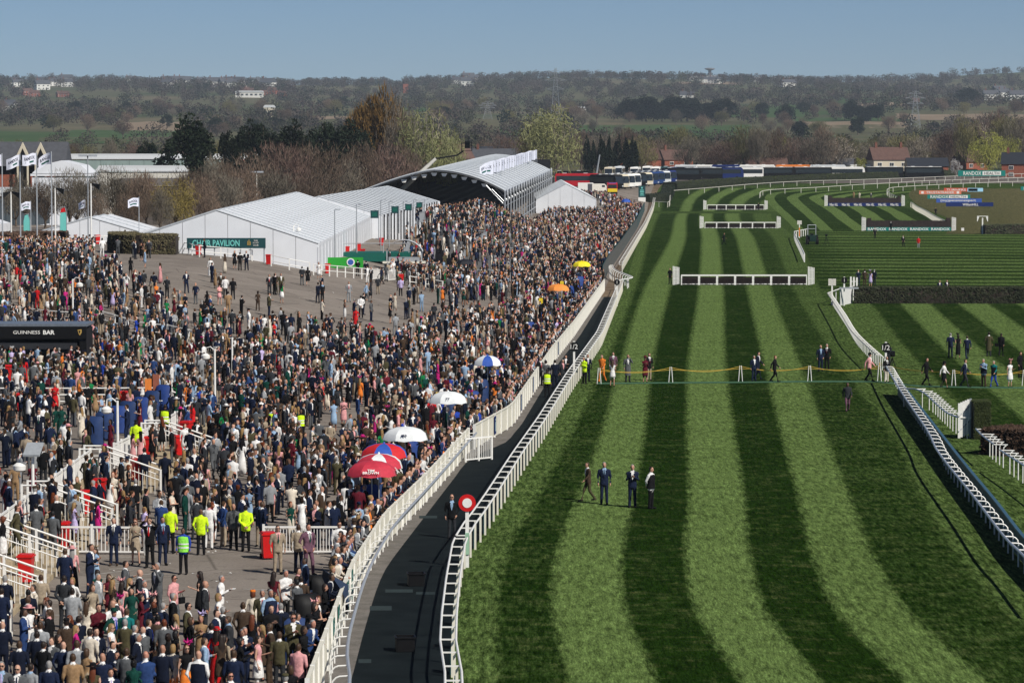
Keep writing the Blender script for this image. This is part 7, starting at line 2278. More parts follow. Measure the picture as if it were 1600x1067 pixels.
def tie_mesh():
    if 'tie' not in HM:
        m = MB()
        P = [(0, -.098, 1.462, .018), (0, -.118, 1.43, .014), (0, -.137, 1.32, .022), (0, -.137, 1.2, .028), (0, -.130, 1.12, .004)]
        vv = []
        for x, y, z, w in P: vv += [(-w, y - .012, z), (w, y - .012, z), (w, y + .006, z), (-w, y + .006, z)]
        ff = [(4 * i + k, 4 * i + (k + 1) % 4, 4 * i + 4 + (k + 1) % 4, 4 * i + 4 + k) for i in range(4) for k in range(4)]
        m.add(vv, ff); HM['tie'] = m.mesh('tie', WHITE)
    return HM['tie']
ROSTER = []          # (object, description parts) for labels
def person(x, y, z, kind, rz, top, bottom=None, shirt='white', hair='dark brown', skin=0, hat=None, hatc='black', shades=False, vest=None, scale=None, shoes='black', where='', label=None, extra='', rel=None):
    f, L = FIGS[kind]
    D = person_meshes(kind)
    sc = scale or (rnd.uniform(.96, 1.06) if kind[0] == 'm' else rnd.uniform(.90, .99))
    o = link('person', D['body'], None, (x, y, z), rz, sc)
    o.material_slots[0].link = 'OBJECT'; o.material_slots[0].material = skinm(skin)
    dress = VAR[kind][1].get('dress')
    cols = {'hair': hairm(hair), 'top': cloth(top), 'shirt_front': cloth(shirt), 'trousers': cloth(bottom or top), 'skirt': cloth(bottom or top), 'shoe': cloth(shoes), 'shoe_': cloth(shoes)}
    for nm, me in D.items():
        if nm == 'body' or (nm == 'hair' and hat in ('flat cap',) and False): continue
        link(nm.rstrip('_'), me, o, mat=cols[nm])
    if kind in ('m_stand', 'm_pocket', 'm_drink', 'm_back', 'm_baldstand', 'm_balddrink', 'm_turn', 'm_up') and shirt != top and not vest and rnd.random() < .7:
        link('tie', tie_mesh(), o, (0, -.012 if 'bald' in kind and 'drink' in kind else 0, 0), mat=cloth(rnd.choice(['navy', 'burgundy', 'dark green', 'charcoal', 'royal blue', 'red', 'lilac'])))
    hy, _ = f.head
    if hat: link(hat.replace('-', '_').replace(' ', '_'), hatm(hat), o, (0, hy, 0), mat=cloth(hatc))
    if shades: link('sunglasses', hatm('sunglasses'), o, (0, hy, 0))
    if vest:
        v_ = link('vest', hatm('vest'), o, mat=cloth(vest))
        m = MB()
        for zz in (1.0, 1.14): m.loft([(0, 0, zz, .212, .164), (0, 0, zz + .05, .212, .164)], 14)
        part('strip', m, STRIP, v_)
    o['category'] = 'person'
    if label: o['label'] = label
    bald = VAR[kind][1].get('hair') == 'bald'
    look = []
    if vest: look.append('%s vest' % vest)
    if dress and (bottom is None or bottom == top): look.append('%s dress' % top)
    elif dress: look.append('%s top and %s skirt' % (top, bottom))
    elif bottom is None or bottom == top: look.append('%s suit' % top if not vest else '%s clothes' % top)
    else: look.append('%s jacket and %s trousers' % (top, bottom))
    hd = 'bald' if bald else '%s hair' % hair
    if hat: hd = '%s %s' % (hatc, hat)
    pose = {'m_stand': 'arms hanging', 'm_pocket': 'hands in pockets', 'm_drink': 'one hand raised', 'm_phone': 'hands held together', 'm_fold': 'arms folded', 'm_back': 'hands behind back', 'm_walk': 'walking', 'm_face': 'hand at face', 'm_up': 'both hands at face', 'm_rail': 'leaning forward', 'm_turn': 'head turned',
            'w_walk': 'walking', 'w_mini': 'arms folded', 'w_long': 'hand on hip'}.get(kind, '')
    ROSTER.append([o, ' '.join(look), hd, pose, 'sunglasses' if shades else '', where, extra, x, y])
    return o

# people one can name by where they stand --------------------------------------------------------------
def R_(d): return math.radians(d)
def feet(u, v): p = GH(u, v); p.z = foot_h(p.x, p.y); return p
CRS = [  # u, v of the feet, figure, heading, top, bottom, shirt, hair, extras, label
 (919, 783, 'm_walk', -70, 'brown', 'olive', 'white', 'brown', {}, 'person in brown tweed jacket striding, first of the four on the striped turf'),
 (944, 788, 'm_stand', 0, 'navy', None, 'pale blue', 'grey', {}, 'grey-haired person in navy suit and pale blue shirt, among the four walking the turf'),
 (988, 793, 'm_phone', 0, 'navy', None, 'white', 'grey', {}, 'white-haired person in navy suit with clasped hands among the four on the turf'),
 (1017, 795, 'm_back', 60, 'white', 'black', 'white', 'dark brown', {'vestc': 'black'}, 'person in black waistcoat with white shirt sleeves, last of the four on the turf'),
 (1324, 643, 'm_walk', 0, 'charcoal', 'mauve', 'charcoal', 'black', {'skin': 4}, 'person in dark zipped jacket walking alone towards the camera on the turf'),
 (706, 841, 'm_baldstand', 0, 'black', 'charcoal', 'pale blue', 'black', {'shades': True}, 'bald person in black jacket and sunglasses on the dark horse walk by the finish disc'),
 (855, 621, 'm_stand', 180, 'black', None, 'black', 'dark brown', {'vest': 'hi-vis yellow'}, 'person in yellow reflective vest seen from behind on the horse walk'),
 (844, 603, 'm_stand', 40, 'black', None, 'white', 'grey', {}, 'person in black suit against the fence in the group on the horse walk'),
 (853, 606, 'm_back', 170, 'grey', None, 'white', 'dark brown', {}, 'person in grey jacket seen from behind in the group on the horse walk'),
 (867, 607, 'm_stand', 190, 'dark navy', None, 'white', 'dark brown', {}, 'person in dark navy suit, back turned, in the group on the horse walk'),
 (879, 604, 'm_drink', 30, 'charcoal', None, 'pink', 'grey', {}, 'person with pale pink shirt leaning at the double rail in the horse walk group'),
 (884, 597, 'm_fold', 0, 'black', None, 'white', 'dark brown', {}, 'person in black behind the pink-shirted one on the horse walk'),
 (913, 600, 'm_phone', -40, 'hi-vis yellow', 'black', 'hi-vis yellow', 'black', {}, 'person in yellow hi-vis jacket on the turf by the double rail'),
 (918, 596, 'm_stand', 20, 'dark navy', None, 'white', 'dark brown', {}, 'person in dark suit just behind the yellow hi-vis jacket on the turf'),
 (941, 597, 'm_walk', -30, 'orange', 'orange', 'orange', 'brown', {}, 'person in orange overalls at the start of the rope crossing'),
 (957, 604, 'w_mini', 170, 'white', None, 'white', 'brown', {}, 'person in short white dress with long brown hair at the rope crossing'),
 (958, 590, 'm_stand', 0, 'mauve', 'charcoal', 'white', 'dark brown', {}, 'person in dark plum jacket behind the short white dress at the crossing'),
 (981, 597, 'm_face', 10, 'grey', 'charcoal', 'white', 'dark brown', {'coat': 1}, 'person in long grey overcoat with a hand raised to the mouth on the crossing'),
 (1008, 598, 'w_dress2', 10, 'burgundy', None, 'white', 'auburn', {'hat': 'wide-brimmed hat', 'hatc': 'burgundy'}, 'person in patterned dark red dress and red hat on the crossing'),
 (1014, 595, 'm_stand', 30, 'black', 'beige', 'white', 'dark brown', {}, 'person in black jacket and beige trousers beside the red patterned dress'),
 (1178, 596, 'm_stand', 20, 'navy', None, 'white', 'grey', {}, 'grey-haired person in navy suit crossing by the middle rope post'),
 (1184, 593, 'm_walk', 60, 'dark navy', None, 'white', 'black', {}, 'dark-haired person in navy suit half hidden at the middle rope post'),
 (1210, 597, 'm_walk', 70, 'black', None, 'black', 'auburn', {}, 'person in black with red hair walking along the rope crossing'),
 (1282, 580, 'm_baldstand', 10, 'navy', None, 'pale blue', 'grey', {}, 'bald person in navy suit standing beyond the rope near the hooped rail'),
 (1292, 578, 'm_stand', -20, 'black', None, 'white', 'grey', {}, 'grey-haired person in black suit beside the bald one beyond the rope'),
 (1358, 596, 'm_walk', 60, 'pink', 'black', 'white', 'black', {'hat': 'trilby', 'hatc': 'black'}, 'person in pale pink jacket and black hat arriving at the gap in the rail'),
 (1385, 598, 'm_stand', 30, 'black', 'cream', 'white', 'grey', {}, 'grey-haired person in black jacket right under the half furlong disc'),
 (1388, 575, 'm_drink', -30, 'charcoal', None, 'white', 'dark brown', {}, 'person working the camera behind the half furlong disc'),
 (1447, 603, 'm_walk', 60, 'black', None, 'black', 'dark brown', {}, 'person all in black walking along the crossing past the hooped rail'),
 (1475, 606, 'w_walk', 60, 'white', 'black', 'white', 'dark brown', {'hat': 'wide-brimmed hat', 'hatc': 'black'}, 'person in white top, black skirt and black hat on the crossing'),
 (1507, 605, 'm_walk', 70, 'navy', 'charcoal', 'white', 'brown', {}, 'person in navy jacket walking behind the black skirt on the crossing'),
 (1537, 605, 'm_phone', -40, 'pale blue', 'brown', 'pale blue', 'grey', {'vestc': 'dark navy'}, 'person in navy gilet over pale blue sleeves on the crossing'),
 (1553, 605, 'm_walk', -40, 'teal', 'royal blue', 'teal', 'grey', {'vestc': 'black'}, 'person in black gilet and bright blue jeans on the crossing'),
 (1578, 605, 'w_dress', 30, 'white', None, 'white', 'brown', {'hat': 'fascinator', 'hatc': 'pink'}, 'person in flared white floral dress and pink headpiece on the crossing'),
 (1594, 590, 'm_drink', 40, 'black', None, 'black', 'black', {}, 'person in black at the edge of the picture beyond the crossing'),
 (1485, 559, 'm_stand', 180, 'navy', None, 'white', 'grey', {}, 'person in navy suit walking away, one of three on the chase turf'),
 (1497, 560, 'w_slim', 180, 'black', None, 'white', 'dark brown', {'hat': 'fascinator', 'hatc': 'black'}, 'person in black dress and black headpiece between two navy suits'),
 (1511, 562, 'm_walk', 180, 'navy', None, 'white', 'brown', {}, 'brown-haired person in navy suit closing the trio on the chase turf'),
 (1545, 557, 'm_stand', 170, 'olive', 'charcoal', 'white', 'dark brown', {'coat': 1}, 'person in olive brown coat seen from behind on the chase turf'),
 (1564, 557, 'm_walk', 160, 'black', None, 'black', 'dark brown', {}, 'person in black with a camera bag on the chase turf, past the olive coat'),
 (1341, 447, 'm_baldstand', 160, 'navy', None, 'white', 'grey', {}, 'bald person in navy suit in the group behind the big brush fence'),
 (1351, 447, 'm_stand', 170, 'brown', None, 'white', 'dark brown', {'hat': 'trilby', 'hatc': 'brown'}, 'person in brown suit and hat in the group behind the big brush fence'),
 (1360, 448, 'w_dress', 170, 'lilac', None, 'white', 'brown', {'hat': 'fascinator', 'hatc': 'lilac'}, 'person in pale lilac dress in the group behind the big brush fence'),
 (1366, 446, 'm_stand', 150, 'dark navy', None, 'white', 'grey', {}, 'person in dark suit beside the lilac dress behind the brush fence'),
 (1411, 386, 'm_pocket', 10, 'black', None, 'white', 'grey', {}, 'person in black suit crossing the fine cross-striped turf'),
 (1435, 388, 'm_stand', 0, 'red', 'light grey', 'red', 'brown', {}, 'person in red top and pale trousers on the cross-striped turf'),
 (1367, 373, 'm_stand', 10, 'black', None, 'white', 'dark brown', {}, 'person in black standing before the teal bannered fence'),
 (1392, 362, 'm_drink', 160, 'black', None, 'white', 'grey', {}, 'person in black at the teal bannered fence itself'),
 (1462, 337, 'm_stand', 0, 'black', None, 'black', 'dark brown', {}, 'person in black watching beside the curving cream rail'),
 (1131, 382, 'm_walk', 80, 'black', None, 'black', 'dark brown', {}, 'person in black walking the course before the middle hurdle'),
 (1047, 444, 'm_stand', -20, 'black', None, 'black', 'dark brown', {}, 'person in black standing at the wing of the frontmost hurdle'),
 (1185, 329, 'm_stand', 0, 'black', None, 'black', 'dark brown', {}, 'person in black in front of the farthest hurdle'),
 (1334, 311, 'm_stand', 0, 'tan', None, 'tan', 'brown', {}, 'person in tan behind the navy boarded fence at the bend'),
 (1343, 311, 'm_stand', 0, 'cream', None, 'cream', 'blond', {}, 'person in cream behind the navy boarded fence at the bend'),
 (1361, 312, 'm_stand', 0, 'charcoal', None, 'white', 'grey', {}, 'person in charcoal behind the navy boarded fence at the bend'),
 (1468, 465.5, 'm_phone', 0, 'navy', None, 'white', 'dark brown', {}, 'person in navy seen over the middle of the big brush fence'),
 (1479, 465.5, 'm_phone', 20, 'dark navy', None, 'white', 'brown', {}, 'second person in navy over the big brush fence, beside the first'),
]
def do(row, p):
    u, v, kind, hd, top, bottom, shirt, hair, ex, lab = row
    ex = dict(ex)
    coat = ex.pop('coat', None); vc = ex.pop('vestc', None)
    o = person(p.x, p.y, p.z, kind, R_(hd), top, bottom, shirt, hair, label=lab, **ex)
    if vc: link('waistcoat', hatm('vest'), o, mat=cloth(vc))
    if coat: part('coat_skirt', MB().loft([(0, 0, .42, .20, .16), (0, 0, .8, .195, .15), (0, 0, 1.0, .19, .14)], 12), cloth(top), o)
    return o
for row in CRS: do(row, feet(row[0], row[1]))

# crowd members near the camera, by the top of the head (zoomed pixels /4 + offset)
NEAR_A = [  # x, y in the enlarged lower-left quarter; heading; figure; colours
 (710,37,-10,'m_stand','navy',None,'white','grey',{'shoes':'brown'}), (845,48,0,'w_coat','beige',None,'white','auburn',{'shades':True}), (935,50,0,'m_up','black',None,'white','dark brown',{}), (1015,35,10,'m_stand','navy',None,'pale blue','dark brown',{}),
 (1145,85,0,'m_stand','royal blue','black','royal blue','black',{'vest':'hi-vis green','skin':4}), (1255,-22,180,'m_baldstand','hi-vis yellow','black','hi-vis yellow','black',{'skin':4}), (1535,-42,180,'m_back','hi-vis yellow','black','hi-vis yellow','dark brown',{}), (1062,-30,180,'m_stand','hi-vis yellow','black','hi-vis yellow','dark brown',{}),
 (405,225,170,'m_stand','navy',None,'white','brown',{}), (450,212,190,'w_long','pink','black','white','grey',{'hat':'wide-brimmed hat','hatc':'pink'}), (560,212,60,'m_phone','navy',None,'white','dark brown',{}), (597,210,-40,'w_dress','pale blue',None,'white','brown',{'hat':'fascinator','hatc':'beige'}),
 (985,340,-50,'m_face','grey',None,'white','grey',{'scale':1.08}), (1085,380,60,'m_drink','pink','grey','pink','dark brown',{'shades':True}), (900,430,50,'m_big','navy',None,'white','grey',{}), (1280,435,80,'m_baldstand','charcoal',None,'white','grey',{}), (1375,385,85,'m_phone','white',None,'white','grey',{'shoes':'white'}),
 (255,378,180,'m_stand','beige','black','white','brown',{}), (400,405,170,'m_back','charcoal',None,'white','dark brown',{}), (450,485,185,'m_drink','light grey','navy','white','dark brown',{}), (820,470,0,'w_long','dark green',None,'white','black',{'hat':'fascinator','hatc':'black'}), (750,520,-60,'w_suit','pink',None,'white','grey',{'hat':'fascinator','hatc':'magenta'}),
 (610,585,30,'m_phone','burgundy','navy','burgundy','dark brown',{}), (710,600,50,'m_pocket','dark green','charcoal','lilac','dark brown',{'hat':'trilby','hatc':'dark green'}), (790,592,160,'m_stand','teal',None,'white','brown',{}), (1080,525,100,'m_stand','black','grey','white','grey',{}), (960,580,170,'m_stand','navy',None,'white','auburn',{}), (925,665,110,'m_stand','navy',None,'white','brown',{}),
 (1190,650,120,'w_suit','black',None,'black','brown',{}), (1255,635,0,'w_dress2','tan',None,'white','blond',{'hat':'fascinator','hatc':'lilac'}), (1350,615,70,'m_stand','navy',None,'white','dark brown',{}), (415,665,180,'m_stand','brown',None,'white','dark brown',{'hat':'flat cap','hatc':'black'}), (250,690,185,'m_stand','light grey','charcoal','white','brown',{}),
 (230,740,180,'m_stand','dark navy',None,'white','dark brown',{}), (270,795,150,'m_pocket','black',None,'white','dark brown',{'shades':True}), (395,800,175,'m_baldstand','navy',None,'white','grey',{}), (120,805,185,'m_stand','dark navy',None,'white','brown',{}), (560,745,150,'m_stand','cream',None,'white','dark brown',{}), (600,735,20,'m_stand','dark navy',None,'white','dark brown',{}),
 (480,815,180,'m_stand','light grey',None,'white','brown',{}), (455,895,180,'m_stand','tan',None,'white','brown',{}), (540,840,150,'w_slim','tan','beige','white','brown',{}), (640,895,180,'m_baldstand','navy',None,'white','grey',{}), (735,860,0,'m_phone','navy',None,'white','black',{}), (305,940,180,'m_stand','navy',None,'white','grey',{}), (110,965,0,'m_balddrink','grey',None,'white','grey',{'shades':True}),
 (190,935,140,'m_stand','light grey',None,'pale blue','dark brown',{}), (10,945,10,'m_stand','grey',None,'pale blue','grey',{'shades':True}), (910,885,180,'m_balddrink','blue',None,'white','grey',{}), (1015,850,170,'m_baldstand','dark navy',None,'white','grey',{}), (1080,820,150,'w_suit','cream','orange','white','blond',{}), (1165,835,20,'w_dress','black','orange','white','auburn',{'hat':'fascinator','hatc':'magenta','shades':True}),
 (1240,885,180,'m_baldstand','white','black','white','grey',{'waist':'dark navy'}), (1275,775,110,'m_drink','pale blue','navy','white','brown',{}), (1355,730,160,'w_long','red',None,'white','dark brown',{'hat':'trilby','hatc':'red'}), (1400,775,150,'w_coat','beige',None,'white','dark brown',{}), (1460,880,175,'m_stand','navy',None,'white','brown',{}), (1440,985,20,'m_stand','charcoal',None,'white','dark brown',{'shades':True}),
 (860,770,60,'m_drink','dark navy',None,'white','grey',{}), (790,870,175,'m_stand','grey',None,'white','brown',{}), (700,790,60,'m_stand','dark navy',None,'white','dark brown',{}), (780,665,160,'m_stand','olive',None,'white','grey',{}), (1525,715,20,'m_phone','navy',None,'white','grey',{}), (1580,480,180,'w_suit','cream','navy','cream','orange' if False else 'auburn',{'hat':'flat cap','hatc':'orange'}),
 (30,410,170,'m_stand','dark navy',None,'white','grey',{}), (8,470,180,'m_stand','navy',None,'white','dark brown',{}), (15,680,185,'m_baldstand','dark navy',None,'white','grey',{}), (840,690,120,'m_drink','navy',None,'white','grey',{}), (1025,680,180,'m_stand','grey',None,'white','auburn',{}), (1050,775,180,'w_dress2','black',None,'white','dark brown',{}), (580,950,175,'w_dress','olive','brown','white','auburn',{'hat':'wide-brimmed hat','hatc':'black'}),
 (690,960,10,'m_stand','navy',None,'white','dark brown',{}), (835,930,175,'w_dress2','dark green',None,'white','black',{'hat':'fascinator','hatc':'black'}), (1320,680,180,'m_stand','dark navy',None,'white','dark brown',{}), (1380,780,200,'w_coat','brown',None,'white','dark brown',{}), (1500,800,120,'w_dress2','black',None,'white','black',{})]
NEAR_B = [(335,85,10,'m_stand','beige',None,'pink','dark brown',{'shades':True}), (465,75,180,'m_stand','beige','navy','white','brown',{}), (525,90,40,'m_pocket','mauve',None,'white','dark brown',{}), (720,75,10,'m_stand','white','black','white','black',{'shades':True}), (775,110,170,'w_coat','tan',None,'white','auburn',{}),
 (380,360,40,'m_phone','white','black','white','grey',{}), (310,385,160,'w_dress','burgundy',None,'white','dark brown',{}), (240,480,10,'m_stand','olive','grey','white','grey',{}), (290,500,30,'m_stand','pale blue','navy','pale blue','grey',{'waist':'navy'}), (330,515,170,'w_dress2','pink',None,'white','blond',{}), (175,635,170,'w_dress','black',None,'white','auburn',{}),
 (355,565,200,'m_back','dark navy',None,'white','grey',{}), (290,595,20,'m_phone','black',None,'black','black',{}), (345,735,180,'m_stand','olive','charcoal','white','brown',{}), (490,810,170,'m_drink','pink','charcoal','pink','brown',{}), (475,940,180,'w_suit','black',None,'white','brown',{}), (545,1000,180,'m_stand','grey',None,'white','grey',{'hat':'flat cap','hatc':'olive'}), (480,390,170,'m_stand','brown',None,'white','dark brown',{}),
 (110,715,30,'m_phone','navy',None,'red','grey',{}), (455,620,100,'m_stand','blue',None,'white','dark brown',{}), (720,300,60,'m_rail','cream','navy','white','grey',{}), (690,330,70,'w_dress2','cream',None,'white','blond',{}), (550,690,60,'m_rail','blue','navy','white','grey',{})]
def near(rows, ox, oy, where):
    for x, y, hd, kind, top, bottom, shirt, hair, ex in rows:
        ex = dict(ex); u, v = ox + x / 4, oy + y / 4
        hh = 1.77 if kind[0] == 'm' else 1.68
        if kind == 'm_rail': hh = 1.68
        p = GH(u, v, hh); p.z = foot_h(p.x, p.y)
        fx = FX(p.y) - .45
        if p.x > fx: p.x = fx
        w_ = ex.pop('waist', None)
        ex.setdefault('skin', rnd.choice([0, 1, 2, 2, 3, 5]))
        o = person(p.x, p.y, p.z, kind, R_(hd + rnd.uniform(-10, 10)), top, bottom, shirt, hair, where=None, **ex)
        if w_: link('waistcoat', hatm('vest'), o, mat=cloth(w_))
near(NEAR_A, 0, 800, '')
near(NEAR_B, 350, 800, '')

# hi-vis stewards and bright dresses deeper in the crowd
DEEP = [(213, 740, 'm_stand', 170, 'hi-vis yellow', 'black', 'hi-vis yellow', 'dark brown', {'hat': 'flat cap', 'hatc': 'black'}, 'person in yellow hi-vis jacket by the red bin under the platform stairs'),
 (258, 690, 'm_stand', 170, 'black', None, 'black', 'dark brown', {'vest': 'hi-vis yellow'}, 'person in hi-vis vest standing on the uppermost platform stairs'),
 (199, 778, 'w_slim', 0, 'cream', None, 'white', 'dark brown', {'hat': 'wide-brimmed hat', 'hatc': 'navy'}, 'person in slim cream dress and navy wide-brimmed hat beside a red bin'),
 (226, 770, 'm_stand', 190, 'dark navy', None, 'white', 'dark brown', {}, 'person in dark navy suit seen from behind beside the cream dress'),
 (212, 812, 'm_stand', 175, 'black', None, 'white', 'grey', {}, 'grey-haired person in black suit standing alone in the aisle'),
 (258, 768, 'm_stand', 180, 'dark navy', None, 'navy', 'black', {}, 'person in dark working clothes holding a blue dustpan in the aisle'),
 (96, 688, 'w_long', 0, 'dark green', None, 'white', 'dark brown', {}, 'person in long dark green dress on the platform before the betting pitches'),
 (61, 700, 'm_stand', 0, 'dark navy', None, 'white', 'brown', {'shades': True}, 'person in dark suit and sunglasses standing on the platform, away from others'),
 (142, 640, 'w_dress', 40, 'green', None, 'white', 'blond', {}, 'person in bright green dress at the back of the platform'),
 (86, 648, 'w_dress2', 0, 'red', None, 'white', 'brown', {}, 'person in red dress at the back of the platform by the railing'),
 (470, 690, 'm_stand', 20, 'black', None, 'black', 'black', {'vest': 'hi-vis yellow', 'skin': 4}, 'person in hi-vis vest in the gap of the crowd above the umbrellas'),
 (425, 690, 'm_stand', 170, 'pale blue', 'black', 'white', 'dark brown', {'vest': 'hi-vis yellow'}, 'person in hi-vis vest over a pale blue shirt left of the crowd gap'),
 (498, 712, 'm_back', 180, 'grey', 'light grey', 'white', 'dark brown', {}, 'person in blue-grey jumper and pale trousers at the edge of the crowd gap'),
 (516, 712, 'm_back', 180, 'beige', 'burgundy', 'white', 'brown', {}, 'person in beige jacket and wine trousers beside the grey jumper'),
 (633, 650, 'w_mini', 190, 'royal blue', None, 'white', 'brown', {}, 'person in short royal blue dress above the white umbrellas'),
 (650, 670, 'w_slim', 185, 'white', None, 'white', 'blond', {}, 'person in slim white dress between the white umbrellas'),
 (588, 690, 'w_dress', 185, 'magenta', None, 'white', 'dark brown', {}, 'person in magenta dress behind the white lettered umbrella'),
 (537, 668, 'w_dress2', 10, 'pink', None, 'white', 'auburn', {}, 'person in pink dress in the crowd above the open gap'),
 (674, 672, 'm_stand', 200, 'red', 'black', 'red', 'dark brown', {}, 'person in bright red jacket under the second white umbrella'),
 (692, 668, 'm_stand', 200, 'royal blue', 'black', 'royal blue', 'dark brown', {}, 'person in bright blue jacket beside the red one by the fence'),
 (556, 514, 'w_long', 0, 'red', None, 'white', 'dark brown', {}, 'person in long red dress on the open tarmac of the mound'),
 (329, 433, 'w_long', 10, 'white', None, 'white', 'brown', {}, 'person in long white dress on the tarmac below the pavilion board'),
 (233, 403, 'm_stand', 180, 'grey', None, 'white', 'brown', {}, 'person in grey suit on the tarmac near the shrubby hedge'),
 (222, 402, 'w_dress', 180, 'black', None, 'white', 'dark brown', {}, 'person in short black dress beside the grey suit near the hedge'),
 (172, 432, 'm_stand', 10, 'dark navy', None, 'white', 'dark brown', {}, 'person in dark suit standing clear on the tarmac below the red bins'),
 (179, 425, 'm_stand', 0, 'dark navy', 'navy', 'white', 'brown', {}, 'second dark suit beside the first on the tarmac below the bins'),
 (291, 458, 'm_drink', 20, 'navy', None, 'white', 'dark brown', {}, 'person in navy suit holding a drink on the bare tarmac'),
 (352, 466, 'm_stand', 20, 'white', 'black', 'white', 'brown', {}, 'person in white shirt and black trousers on the bare tarmac'),
 (364, 468, 'm_stand', 180, 'black', None, 'black', 'brown', {}, 'person all in black next to the white shirt on the bare tarmac'),
 (345, 460, 'm_stand', 10, 'brown', 'charcoal', 'white', 'dark brown', {}, 'person in brown jacket next to the white shirt on the bare tarmac'),
 (375, 423, 'm_stand', 190, 'black', None, 'white', 'brown', {}, 'person in black standing under the end of the pavilion board'),
 (385, 423, 'm_drink', 0, 'dark navy', None, 'white', 'grey', {}, 'person in dark suit with a drink under the end of the pavilion board'),
 (472, 446, 'm_back', 180, 'charcoal', 'grey', 'white', 'dark brown', {}, 'person in charcoal jacket walking past the marquee corner'),
 (481, 447, 'w_walk', 180, 'black', None, 'white', 'dark brown', {}, 'person in black coat walking past the marquee corner'),
 (498, 436, 'w_dress', 0, 'white', None, 'white', 'auburn', {}, 'person in white patterned dress in front of the green banner'),
 (559, 432, 'm_fold', 180, 'black', None, 'white', 'dark brown', {}, 'person in black before the green banner, hands folded'),
 (572, 434, 'm_stand', 180, 'dark navy', None, 'white', 'dark brown', {}, 'person in dark suit leaning at the railing by the green banner'),
 (661, 451, 'm_stand', 0, 'dark navy', None, 'white', 'dark brown', {}, 'person in dark suit standing alone by the railing below the kiosk'),
 (421, 461, 'm_stand', 0, 'charcoal', None, 'white', 'dark brown', {}, 'person in charcoal suit, first of three beyond the crowd edge'),
 (430, 458, 'm_pocket', 10, 'brown', 'olive', 'white', 'dark brown', {}, 'person in brown jacket, middle of three beyond the crowd edge'),
 (439, 461, 'm_stand', 20, 'olive', None, 'white', 'brown', {}, 'person in olive suit, last of three beyond the crowd edge'),
 (545, 472, 'm_stand', 10, 'light grey', None, 'white', 'brown', {}, 'person in light grey suit standing clear on the tarmac'),
 (572, 472, 'm_walk', 90, 'pale blue', 'grey', 'white', 'brown', {}, 'person in pale blue jacket striding over the tarmac'),
 (564, 497, 'm_back', 185, 'white', 'black', 'white', 'dark brown', {}, 'person in white shirt and black trousers close to the long red dress'),
 (626, 463, 'm_stand', 180, 'lilac', 'black', 'lilac', 'brown', {}, 'person in lilac shirt in the group below the kiosk'),
 (166, 552, 'w_suit', 0, 'light grey', 'royal blue', 'white', 'brown', {}, 'person in pale jacket and vivid blue trousers beside the bar corner')]
for row in DEEP: do(row, feet(row[0], row[1]))

# ------------------------------------------------------------------ the rest of the crowd
OPEN = [(150, 392), (190, 396), (290, 402), (420, 412), (500, 436), (580, 442), (700, 462), (705, 500), (660, 522), (620, 545), (560, 540), (505, 515), (450, 522), (400, 524), (330, 508), (290, 488), (235, 458), (200, 440), (150, 425)]
GAPS = [[(470, 690), (540, 640), (600, 640), (600, 660), (540, 700), (500, 720), (480, 720)], [(195, 830), (215, 740), (250, 720), (285, 740), (262, 800), (255, 832)], [(560, 505), (600, 505), (625, 525), (560, 530)]]
TARM = [(-60, 1010), (-20, 900), (60, 872), (220, 868), (400, 862), (545, 862), (520, 930), (455, 960), (430, 990), (420, 1040), (345, 985), (280, 960), (180, 950), (100, 980), (40, 1000)]
STREET = [(690, 495), (745, 472), (815, 470), (830, 480), (790, 497), (720, 503)]
rc = random.Random(2024)
topsM = ['navy'] * 6 + ['dark navy'] * 8 + ['black'] * 8 + ['white', 'light grey'] + ['charcoal'] * 6 + ['grey'] * 4 + ['light grey'] * 2 + ['blue', 'beige', 'beige', 'brown', 'brown', 'brown', 'olive', 'olive', 'cream', 'tan', 'pale blue', 'white', 'white', 'burgundy', 'dark green']
topsW = ['black'] * 10 + ['cream'] * 3 + ['pink'] * 2 + ['white'] * 3 + ['red', 'navy', 'navy', 'dark navy', 'dark green', 'green', 'pale blue', 'lilac', 'magenta', 'beige', 'beige', 'tan', 'tan', 'orange', 'royal blue', 'burgundy', 'brown', 'brown', 'charcoal', 'charcoal', 'olive']
men = ['m_stand', 'm_stand', 'm_pocket', 'm_drink', 'm_drink', 'm_phone', 'm_fold', 'm_back', 'm_face', 'm_baldstand', 'm_balddrink', 'm_big', 'm_turn', 'm_walk']
women = ['w_dress', 'w_dress', 'w_dress2', 'w_long', 'w_slim', 'w_coat', 'w_suit', 'w_mini']
solid = []                                   # footprints nobody stands in (x, y, r)
for (x_, y_) in [(p.location.x, p.location.y) for p in COL.objects if p.parent is None and p.get('category') in ('bin', 'betting stand', 'person', 'tub', 'board', 'lamp post')]: solid.append((x_, y_, .42))
grid = {}
def put(x, y, r): grid.setdefault((int(x // 2), int(y // 2)), []).append((x, y, r))
for s_ in solid: put(*s_)
for p in COL.objects:
    if p.parent is None and p.get('category') == 'betting stand': put(p.location.x + .15, p.location.y - .9, .38); put(p.location.x + .1, p.location.y - 1.7, .3)
def free(x, y, r):
    gx, gy = int(x // 2), int(y // 2)
    for i in (-1, 0, 1):
        for j in (-1, 0, 1):
            for a, b, c in grid.get((gx + i, gy + j), ()):
                if (a - x) ** 2 + (b - y) ** 2 < (r + c) ** 2: return False
    return True
crowd = []
